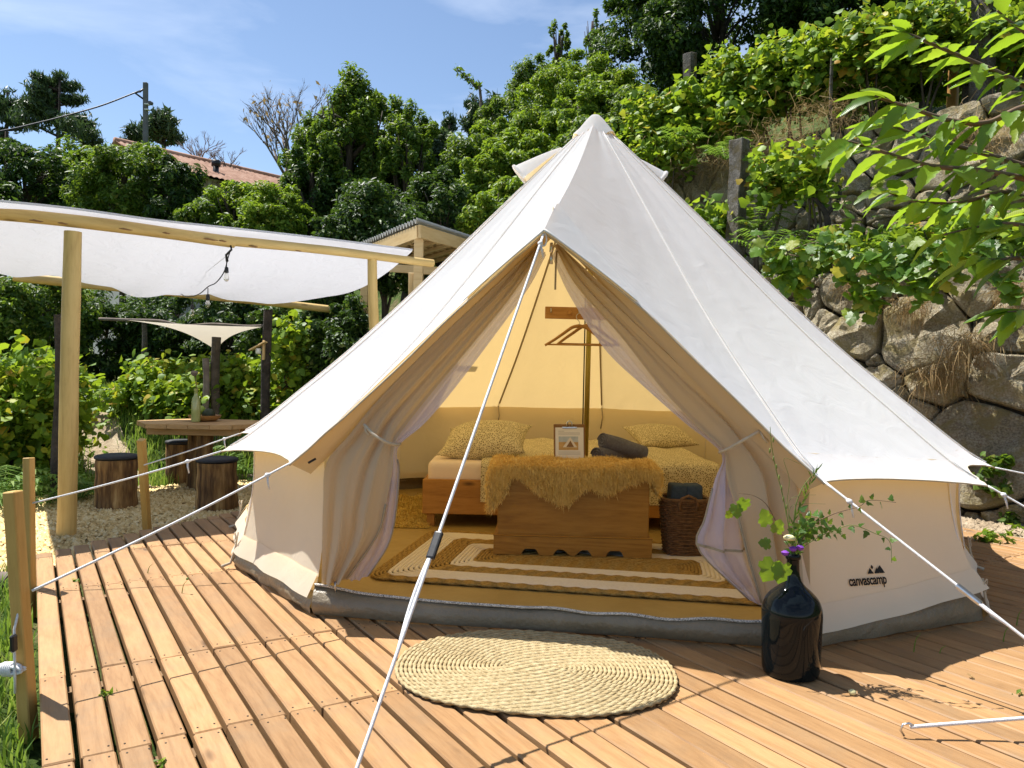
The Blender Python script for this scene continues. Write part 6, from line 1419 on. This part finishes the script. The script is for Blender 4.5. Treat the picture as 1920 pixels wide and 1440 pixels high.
tk2 = thing('old_vine', 'gnarled dark vine trunk on the lower terrace', 'vine', at(1550, 450, 8.9)); mk('stem', *join([tube(spline([at(1540, 470, 8.9), at(1552, 430, 8.9), at(1548, 400, 8.9), at(1530, 375, 8.95), at(1515, 360, 9.0)], 16), [.05 - .0022 * i for i in range(16)], 7), tube(spline([at(1549, 405, 8.9), at(1570, 380, 8.9), at(1575, 355, 8.9), at(1560, 340, 8.9)], 12), .02, 6), tube(spline([at(1515, 360, 9.0), at(1520, 345, 9), at(1500, 330, 9)], 8), .014, 5)]), M['darkbark'], tk2, True)
# hedge and vines on the left
G4 = 'hedge bushes behind the seating place'
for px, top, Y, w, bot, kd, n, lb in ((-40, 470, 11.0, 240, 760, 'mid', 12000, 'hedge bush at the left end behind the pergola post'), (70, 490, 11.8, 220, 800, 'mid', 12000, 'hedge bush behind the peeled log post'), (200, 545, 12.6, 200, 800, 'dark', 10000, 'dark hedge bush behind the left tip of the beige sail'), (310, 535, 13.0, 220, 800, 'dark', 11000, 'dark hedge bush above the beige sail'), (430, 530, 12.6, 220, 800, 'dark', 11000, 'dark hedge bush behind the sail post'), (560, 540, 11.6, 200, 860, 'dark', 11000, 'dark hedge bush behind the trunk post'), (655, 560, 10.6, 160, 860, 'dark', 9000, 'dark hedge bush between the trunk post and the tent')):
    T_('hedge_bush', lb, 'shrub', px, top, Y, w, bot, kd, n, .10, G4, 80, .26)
G5 = 'vines around the seating place'
for px, top, Y, w, bot, n, lb in ((20, 640, 8.4, 170, 880, 2600, 'leafy vine left of the peeled log post, above the ferns'), (85, 660, 8.9, 110, 860, 1500, 'leafy vine directly behind the peeled log post'), (225, 728, 10.6, 90, 778, 420, 'low vine at the end of the grass path'), (310, 675, 10.6, 120, 785, 1300, 'leafy vine below the left half of the sail'), (370, 715, 10.3, 110, 800, 1200, 'leafy vine behind the bottle on the table'), (440, 668, 10.5, 100, 800, 1900, 'leafy vine between the sail post and the trunk post'), (548, 690, 10.5, 70, 830, 1100, 'leafy vine right of the trunk post, near the tent'), (548, 590, 10.4, 50, 720, 600, 'climbing vine on the right side of the trunk post')):
    vine(px, top, Y, w, bot, lb, int(n * 1.5), .092, G5, cl=40, cr=.30)
# ferns
def fern(p, R, lb, seed, group, n=11, mat='fern'):
    rg = random.Random(seed); t = thing('fern', lb, 'fern', p, group)
    for k in range(n):
        an = 2 * math.pi * k / n + rg.uniform(-.3, .3); l = R * rg.uniform(.75, 1.15); hgt = l * rg.uniform(.35, .7); V, F = [], []; d = Vector((math.cos(an), math.sin(an), 0)); s_ = Vector((-d.y, d.x, 0)); m = 15
        P_ = [Vector(p) + d * (l * f) + Vector((0, 0, hgt * math.sin(min(1, f * 1.15) * math.pi * .72))) for f in [i / m for i in range(m + 1)]]
        for i in range(1, m):
            w = l * .24 * math.sin(math.pi * (i / m) ** .7) + .01
            for sg in (-1, 1):
                b = len(V); tip = P_[i] + s_ * sg * w + d * w * .35 + Vector((0, 0, -w * .25)); V += [P_[i] - d * l * .028, P_[i] + d * l * .028, tip]; F.append((b, b + 1, b + 2))
        vv, ff = tube(P_, .004, 3, False); b = len(V); V += vv; F += [tuple(i + b for i in f) for f in ff]
        mk('frond', V, F, LV[mat], t)
G6 = 'ferns below the vines'
for i, (px, py, Y, R, lb) in enumerate(((20, 905, 7.4, .55, 'big fern left of the peeled log post'), (85, 900, 7.3, .5, 'fern close to the left side of the peeled log post'), (-30, 900, 6.9, .6, 'fern at the left edge beside the gravel'), (175, 905, 7.9, .45, 'fern between the log post and the first stool'), (150, 930, 7.6, .35, 'small fern at the foot of the peeled log post'), (470, 835, 9.2, .5, 'fern behind the table'), (60, 860, 8.0, .5, 'fern under the leafy vine'))):
    p = at(px, py, Y); p.z = gh(p.x, Y); fern(p, R, lb, i, G6)
for i, (px, py, Y, R, lb) in enumerate(((1440, 470, 9.0, .55, 'fern at the foot of the square granite post'), (1490, 480, 8.7, .5, 'fern beside the old vine trunk'), (1420, 430, 9.5, .5, 'fern behind the square granite post'), (1275, 265, 11.4, .45, 'fern on the edge of the upper wall'), (1360, 300, 10.6, .4, 'fern hanging at the face of the upper wall'), (1640, 470, 8.2, .45, 'fern above the mossy blocks'))):
    p = at(px, py, Y); fern((p.x, p.y, max(p.z - .1, gh(p.x, p.y)) if i != 4 else p.z), R, lb, 40 + i, 'ferns on the terraces', 12)
# ------------------------------------------------------------------ individually built big leaves: vine over the lower wall, chestnut branches
rg = random.Random(77)
cv = thing('creeping_vine', 'bright vine shoots with large leaves hanging over the lower stone wall', 'vine', at(1600, 510, 8.0))
def wallY(px, off=-.25):
    d = ray(px, 520); O = W_P + W_N * off; t = ((O.x - CAM.x) * W_N.x + (O.y - CAM.y) * W_N.y) / (d.x * W_N.x + d.y * W_N.y); return d.y * t
for pts in ([(1420, 440), (1455, 490), (1480, 530), (1490, 560)], [(1440, 470), (1500, 480), (1560, 475), (1620, 480), (1680, 500)], [(1600, 490), (1660, 505), (1710, 530), (1735, 555)], [(1680, 500), (1740, 500), (1780, 520)], [(1440, 500), (1470, 515), (1510, 510)], [(1640, 480), (1700, 460), (1750, 470), (1770, 500)], [(1480, 470), (1530, 455), (1580, 465)], [(1820, 465), (1860, 500), (1885, 545)], [(1560, 495), (1600, 535), (1608, 580)], [(1760, 470), (1800, 480), (1850, 470)], [(1690, 480), (1650, 520), (1640, 560)]):
    S = spline([at(px + 0, py, wallY(px, -.12)) for px, py in pts], 22); mk('stem', *tube(S, .006, 5), M['bstem'], cv, True)
    for i in range(1, 22):
        for q in range(2):
            if rg.random() < .12: continue
            p = S[i] + Vector((rg.uniform(-.09, .09), rg.uniform(-.12, .0), rg.uniform(-.09, .10))); put_leaf('leaf', VINE, p, Vector((rg.uniform(-1, 1), rg.uniform(-.8, .1), rg.uniform(-1, .1))), Vector((-.35, -.5, .8)) + rv3(rg, .6), rg.uniform(.10, .17), cv, rg)
# chestnut
def chestnut_leaf(seed):
    r_ = random.Random(seed); n = 12; V, F = [], []; curl = r_.uniform(.05, .30); tw = r_.uniform(-.15, .15)
    for i in range(n + 1):
        f = i / n; w = .175 * math.sin(math.pi * min(1, f ** .85 * .97 + .03)) ** .8 if 0 < i < n else .004; z = -curl * f * f
        sr = .014 * (1 if i % 2 else -1) if 0 < i < n else 0
        V += [(f, -w - sr, z + w * .45), (f, 0, z), (f, w + sr, z + w * .45)]
    for i in range(n):
        for k in range(2): F.append((i * 3 + k, i * 3 + k + 1, (i + 1) * 3 + k + 1, (i + 1) * 3 + k))
    me = bpy.data.meshes.new('chestnut_leaf'); me.from_pydata(V, [], F); me.polygons.foreach_set('use_smooth', np.ones(len(F), dtype=bool)); me.materials.append(LV['chestnut']); return me
CHM = [chestnut_leaf(i) for i in range(5)]
tx, ty = 4.55, 3.9
ch = thing('chestnut_tree', 'chestnut boughs with long toothed leaves and spiny burrs reaching over the wall', 'tree', (tx, ty, gh(tx, ty)))
mk('trunk', *tube(spline([(tx, ty, gh(tx, ty) - .1), (tx + .05, ty + .05, 1.5), (tx, ty, 3.0), (tx - .1, ty, 4.6)], 16), [.11 - .004 * i for i in range(16)], 10), M['bark'], ch, True)
M['burr'] = pmat('chestnut_burr', [(.3, (.30, .36, .05)), (.7, (.46, .5, .10))], 44, .8, .8, 200)
def bough(pts, nl, size, start=.25, hang=.55):
    P_ = [at(px, py, Y) for px, py, Y in pts]; P_ = [Vector((tx, ty, P_[0].z - .3))] + P_; S = spline(P_, 60); mk('bough', *tube(S, [.018 - .00022 * i for i in range(60)], 6), M['bstem'], ch, True)
    for k in range(nl):
        f = start + (1 - start) * k / (nl - 1); i = min(58, int(f * 59)); d = (S[i + 1] - S[i]).normalized(); sg = 1 if k % 2 else -1
        side = d.cross(Vector((0, 0, 1))).normalized() * sg; ld = (d * rg.uniform(.5, 1.0) + side * rg.uniform(.3, .9) + Vector((0, 0, -rg.uniform(.1, 1.0) * hang * 1.4)) + rv3(rg, .25)); nr_ = Vector((-.2, -.25, 1)) + rv3(rg, .45) + side * .4
        put_leaf('leaf', CHM[rg.randrange(5)], S[i], ld, nr_, size * rg.uniform(.75, 1.15), ch, rg)
    return S
bough([(2060, 230, 3.7), (1960, 180, 3.6), (1880, 140, 3.55), (1800, 105, 3.5), (1730, 75, 3.45), (1695, 60, 3.45)], 31, 0.202)
bough([(2060, 330, 3.7), (1960, 320, 3.6), (1870, 295, 3.5), (1780, 270, 3.45), (1710, 250, 3.4), (1640, 222, 3.4)], 31, 0.212)
bough([(2060, 440, 3.7), (1960, 395, 3.6), (1890, 360, 3.55), (1800, 380, 3.5), (1720, 378, 3.5), (1660, 358, 3.5)], 31, 0.202)
bough([(2060, 120, 3.8), (1980, 90, 3.7), (1920, 60, 3.65), (1870, 20, 3.6)], 14, 0.191, .4)
bough([(2060, 480, 3.5), (1980, 440, 3.45), (1900, 420, 3.4), (1840, 425, 3.4), (1770, 440, 3.4)], 20, 0.191, .35)
bough([(2060, 560, 3.5), (1980, 510, 3.45), (1920, 485, 3.4), (1870, 488, 3.4), (1830, 482, 3.4)], 10, 0.202, .5)
bough([(2060, 640, 3.5), (1980, 600, 3.45), (1930, 585, 3.4), (1890, 585, 3.4)], 10, 0.191, .6)
bough([(2060, 250, 3.3), (1940, 200, 3.2), (1850, 230, 3.2), (1780, 225, 3.2), (1700, 200, 3.15), (1640, 180, 3.15)], 24, 0.191, .3)
bough([(2060, 380, 3.4), (1940, 340, 3.3), (1840, 320, 3.3), (1740, 310, 3.25), (1640, 280, 3.25), (1590, 265, 3.25)], 25, 0.191, .3)
def burr(px, py, Y):
    c = at(px, py, Y); parts = [lathe([(.001, -.02), (.014, -.014), (.02, 0), (.014, .014), (.001, .02)], c, 10)]
    for k in range(160):
        d = rv3(rg).normalized(); s_ = d.orthogonal().normalized() * .0016; parts.append(([c + d * .018 + s_, c + d * .018 - s_, c + d * rg.uniform(.028, .036)], [(0, 1, 2)]))
    mk('burr', *join(parts), M['burr'], ch)
burr(1700, 52, 3.44); burr(1652, 228, 3.4); burr(1648, 345, 3.5)
# dry grass on the stone walls, ivy tuft
def tuft(name, label, p, n, l, mat, seed, cat, spread=.12, down=1.0, group=None):
    rng = np.random.default_rng(seed); P = np.array(p) + rng.normal(0, 1, (n, 3)) * np.array([spread, spread * .5, spread * .5]); d = rng.normal(0, .55, (n, 3)) + np.array([-.3, -.35, -.7 * down]); d /= np.linalg.norm(d, axis=1)[:, None]; s_ = np.cross(d, rng.normal(0, 1, (n, 3))); s_ /= np.linalg.norm(s_, axis=1)[:, None]; L_ = (l * rng.uniform(.4, 1.2, n))[:, None]; w = .0022
    mid = P + d * L_ * .55 + np.array([0, 0, .12]) * L_; tip = P + d * L_ + np.array([0, 0, -.25 * down]) * L_
    V = np.stack([P - s_ * w, P + s_ * w, mid + s_ * w, mid - s_ * w, tip], 1).reshape(-1, 3); b = np.arange(n)[:, None] * 5; F = np.concatenate([b + [0, 1, 2], b + [0, 2, 3], b + [3, 2, 4]], 0)
    o = mk(name, V, F, LV[mat]); tag(o, label, cat, group, 'stuff'); return o
for i, (px, py, n, l, sp, lb) in enumerate(((1710, 575, 260, .22, .10, 'dry brown grass tuft hanging over the big pale stone'), (1760, 690, 420, .35, .13, 'dry brown grass tuft hanging in the middle of the lower wall'), (1815, 640, 320, .35, .12, 'dry brown grass right of the big pale stone'), (1900, 545, 220, .25, .10, 'dry brown grass at the right end of the lower wall'), (1600, 520, 200, .25, .12, 'dry moss and grass on the top edge of the lower wall'))):
    tuft('dry_grass', lb, at(px, py, wallY(px, .06 + (620 - py) / 1450)), n, l, 'dry', i, 'grass', sp)
def wall2Y(px): return wallY(px, 2.45)
for i, (px, py, n, lb) in enumerate(((1400, 290, 500, 'dry grass on the left part of the upper wall'), (1480, 260, 500, 'dry grass above the middle of the upper wall'), (1560, 215, 500, 'dry grass below the thin grey stake'), (1850, 250, 400, 'dry moss hanging at the right of the upper wall'), (1330, 300, 400, 'dry grass at the left end of the upper wall'))):
    tuft('dry_grass', lb, at(px, py, wall2Y(px)), n, .35, 'dry', 20 + i, 'grass', .3, .7)
for px, py, n, lb in ((1870, 890, 260, 'small ivy clump at the foot of the lower wall'),):
    c = at(px, py, wallY(px, -.15)); iv = thing('ivy_clump', lb, 'ivy', c); crown('foliage', c, (.22, .15, .16), 260, .06, LV['mid'], iv, 9, 16, .35, True)
# ------------------------------------------------------------------ ground cover
def blades(name, P, h, rng, mat, w=.006, kind='stuff'):
    n = len(P); an = rng.uniform(0, 2 * math.pi, n); d = np.stack([np.cos(an), np.sin(an), np.zeros(n)], 1); s_ = np.stack([-np.sin(an), np.cos(an), np.zeros(n)], 1); H = (h * rng.uniform(.4, 1.3, n))[:, None]; lean = rng.uniform(.1, .7, n)[:, None]
    mid = P + np.array([0, 0, .6]) * H + d * H * lean * .3; tip = P + np.array([0, 0, .95]) * H + d * H * lean
    V = np.stack([P - s_ * w, P + s_ * w, mid + s_ * w * .8, mid - s_ * w * .8, tip], 1).reshape(-1, 3); b = np.arange(n)[:, None] * 5; F = np.concatenate([b + [0, 1, 2], b + [0, 2, 3], b + [3, 2, 4]], 0); o = mk(name, V, F, LV[mat]); o['kind'] = kind; return o
rng = np.random.default_rng(8)
def scatter(n, x0, x1, y0, y1, test=None):
    X = rng.uniform(x0, x1, n); Y = rng.uniform(y0, y1, n); keep = np.ones(n, bool) if test is None else np.array([test(a, b) for a, b in zip(X, Y)]); X, Y = X[keep], Y[keep]; return np.stack([X, Y, np.array([gh(a, b) for a, b in zip(X, Y)])], 1)
def left_of_deck(x, y): return x * DN.x + y * DN.y < s_left - .01
tag(blades('grass', scatter(26000, -4.2, -.2, 1.0, 4.9, lambda x, y: left_of_deck(x, y) and y < 4.9 + .15 * math.sin(x * 5)), .11, rng, 'grass', .005), 'short green grass growing beside the deck edge', 'grass')
gravel_poly = [(-6.6, 6.1), (-4.4, 5.15), (-3.2, 4.75), (-2.8, 4.85), (-2.5, 5.7), (-2.0, 6.8), (-1.2, 7.9), (-1.3, 9.0), (-2.6, 9.3), (-3.6, 8.85), (-4.0, 8.3), (-4.9, 7.5), (-6.2, 7.4)]
def inpoly(x, y, P):
    c = False; n = len(P)
    for i in range(n):
        (x1, y1), (x2, y2) = P[i], P[(i + 1) % n]
        if (y1 > y) != (y2 > y) and x < (x2 - x1) * (y - y1) / (y2 - y1) + x1: c = not c
    return c
gp = mk('gravel', [(x, y, GZ + .02) for x, y in gravel_poly], [tuple(range(len(gravel_poly)))], M['gravel'], loc=(-3.5, 7, GZ)); tag(gp, kind='structure')
def pebbles(name, P, r, mat, label):
    n = len(P); base = np.array([(1, 0, 0), (-.5, .87, 0), (-.5, -.87, 0), (.1, .1, .8), (.2, -.1, -.6)]); F0 = np.array([(0, 1, 3), (1, 2, 3), (2, 0, 3)]); an = rng.uniform(0, 6.28, n); ca, sa = np.cos(an), np.sin(an); R = (r * rng.uniform(.5, 1.5, n))
    bx = base[None, :, :] * np.stack([R, R * rng.uniform(.5, 1, n), R * rng.uniform(.5, 1.2, n)], 1)[:, None, :]; tilt = rng.normal(0, .35, (n, 1)); z = bx[..., 2] + bx[..., 0] * tilt; x = bx[..., 0] * ca[:, None] - bx[..., 1] * sa[:, None]; y = bx[..., 0] * sa[:, None] + bx[..., 1] * ca[:, None]
    V = np.stack([x, y, z], 2) + P[:, None, :]; V = V[:, :4].reshape(-1, 3); F = (np.arange(n)[:, None, None] * 4 + F0[None]).reshape(-1, 3); return tag(mk(name, V, F, M[mat]), label, 'gravel', None, 'stuff')
Pp = scatter(60000, -6.6, -1.2, 4.7, 9.3, lambda x, y: inpoly(x, y, gravel_poly)); Pp[:, 2] = GZ + .028; pebbles('wood_chips', Pp, .021, 'chips', 'pale yellow wood chips covering the seating place')
G7 = 'edging logs around the gravel'
for a, b, lb in (((-4.55, 5.05), (-2.98, 4.62), 'edging log between the gravel and the grass by the deck'), ((-6.6, 7.5), (-4.95, 7.62), 'edging log below the ferns'), ((-3.75, 8.95), (-2.3, 9.45), 'edging log behind the table')):
    tag(log('edging_log', (a[0], a[1], GZ + .04), (b[0], b[1], GZ + .04), .06, .055, M['twig'], None, .06, 3), lb, 'log', G7)
def pathd(x, y): return abs(x - (-4.6 - .77 * (y - 9.0))) 
pth = [[(-4.6 - .77 * (y - 9.0) + o, y, gh(-4.6 - .77 * (y - 9.0) + o, y) + .014 + .008 * math.sin(y * 5)) for o in (-.32, -.1, .1, .32)] for y in [8.2 + .3 * i for i in range(14)]]
tag(mk('path', *grid(pth), M['soil'], smooth=True), kind='structure')
tag(blades('grass', scatter(34000, -8.5, -1.5, 8.0, 12.2, lambda x, y: not inpoly(x, y, gravel_poly) and pathd(x, y) > rng.uniform(.1, .55)), .16, rng, 'grass', .006), 'tall sunny grass on both sides of the earth path', 'grass')
tag(blades('grass', scatter(9000, -8, -3.5, 6.6, 8.2, lambda x, y: not inpoly(x, y, gravel_poly)), .16, rng, 'grass', .006), 'grass growing under the ferns and vines', 'grass')
Pt = np.concatenate([scatter(9000, 1.5, 7.5, 6.0, 12.5, lambda x, y: .25 < (x - W_P.x) * W_N.x + (y - W_P.y) * W_N.y < 2.3), scatter(9000, 1.5, 8.5, 7.0, 15, lambda x, y: 2.7 < (x - W_P.x) * W_N.x + (y - W_P.y) * W_N.y < 6)]); tag(blades('grass', Pt, .13, rng, 'fern', .008), 'wild grass covering the vine terraces', 'grass')
# soil strip and little plants right of the deck
sp_ = [[(x, y, gh(x, y) + .012 + .02 * math.sin(x * 9 + y * 5)) for x in [2.6 + .2 * i for i in range(12)]] for y in [5.7 + .15 * i for i in range(14)]]
tag(mk('soil', *grid(sp_), M['soil'], smooth=True), kind='structure'); Ps = scatter(2600, 3.0, 4.6, 5.75, 6.9); Ps[:, 2] += .02; pebbles('rubble', Ps, .022, 'soil', 'small stones on the dry soil below the wall')
for i, (px, py, lb, mt) in enumerate(((1843, 1020, 'small pale green weed at the deck edge near the tent', 'bright'), (1868, 1024, 'leafy weed on the soil behind the deck', 'mid'), (1905, 1010, 'bright weed at the foot of the stone wall', 'bright'), (1886, 985, 'weed with upright shoots below the wall', 'mid'))):
    p = gnd(px, py, -.03); w = thing('weed', lb, 'weed', p); crown('leaves', p + Vector((0, 0, .05)), (.09, .07, .06), 60, .06, LV[mt], w, 300 + i, 9, .5)
# blades and seedlings coming up through the deck gaps
for i, (px, py, h, lb) in enumerate(((340, 1120, .09, 'single weed shoot with a seed head between deck planks'), (276, 1080, .07, 'thin grass blade between planks near the tent'), (1712, 1230, .10, 'bent grass blade on the shaded planks'), (1880, 1210, .09, 'upright grass blade in the shaded gap by the guy rope'), (1760, 1232, .05, 'short grass blade on the shaded planks'), (1905, 1180, .10, 'tall grass blade at the shadow edge'))):
    p = gnd(px, py, -.02); s_ = thing('grass_blade', lb, 'grass', p); mk('blade', *tube(spline([p, p + Vector((.01, 0, h * .7)), p + Vector((.03, .0, h))], 8), [.003 - .0003 * k for k in range(8)], 4), LV['grass'], s_)
    if i == 0: mk('seed_head', *lathe([(.001, 0), (.008, .004), (.006, .012), (.001, .014)], p + Vector((.03, 0, h)), 7), M['stem'], s_)
for i, (px, py, lb) in enumerate(((143, 1095, 'green weed in the deck gap near the rope'), (200, 1312, 'green weed in a wide deck gap beside the corner stake'), (310, 1432, 'green weed at the front joint of the planks'), (1822, 1283, 'yellow leaf weed on the planks by the hook'), (1902, 1308, 'tiny weed on the planks near the hook rope'))):
    p = gnd(px, py, -.02); w = thing('weed', lb, 'weed', p); crown('leaves', p + Vector((0, 0, .012)), (.03, .03, .025), 26, .022, LV['bright' if i != 3 else 'dry'], w, 400 + i, 5, .5)
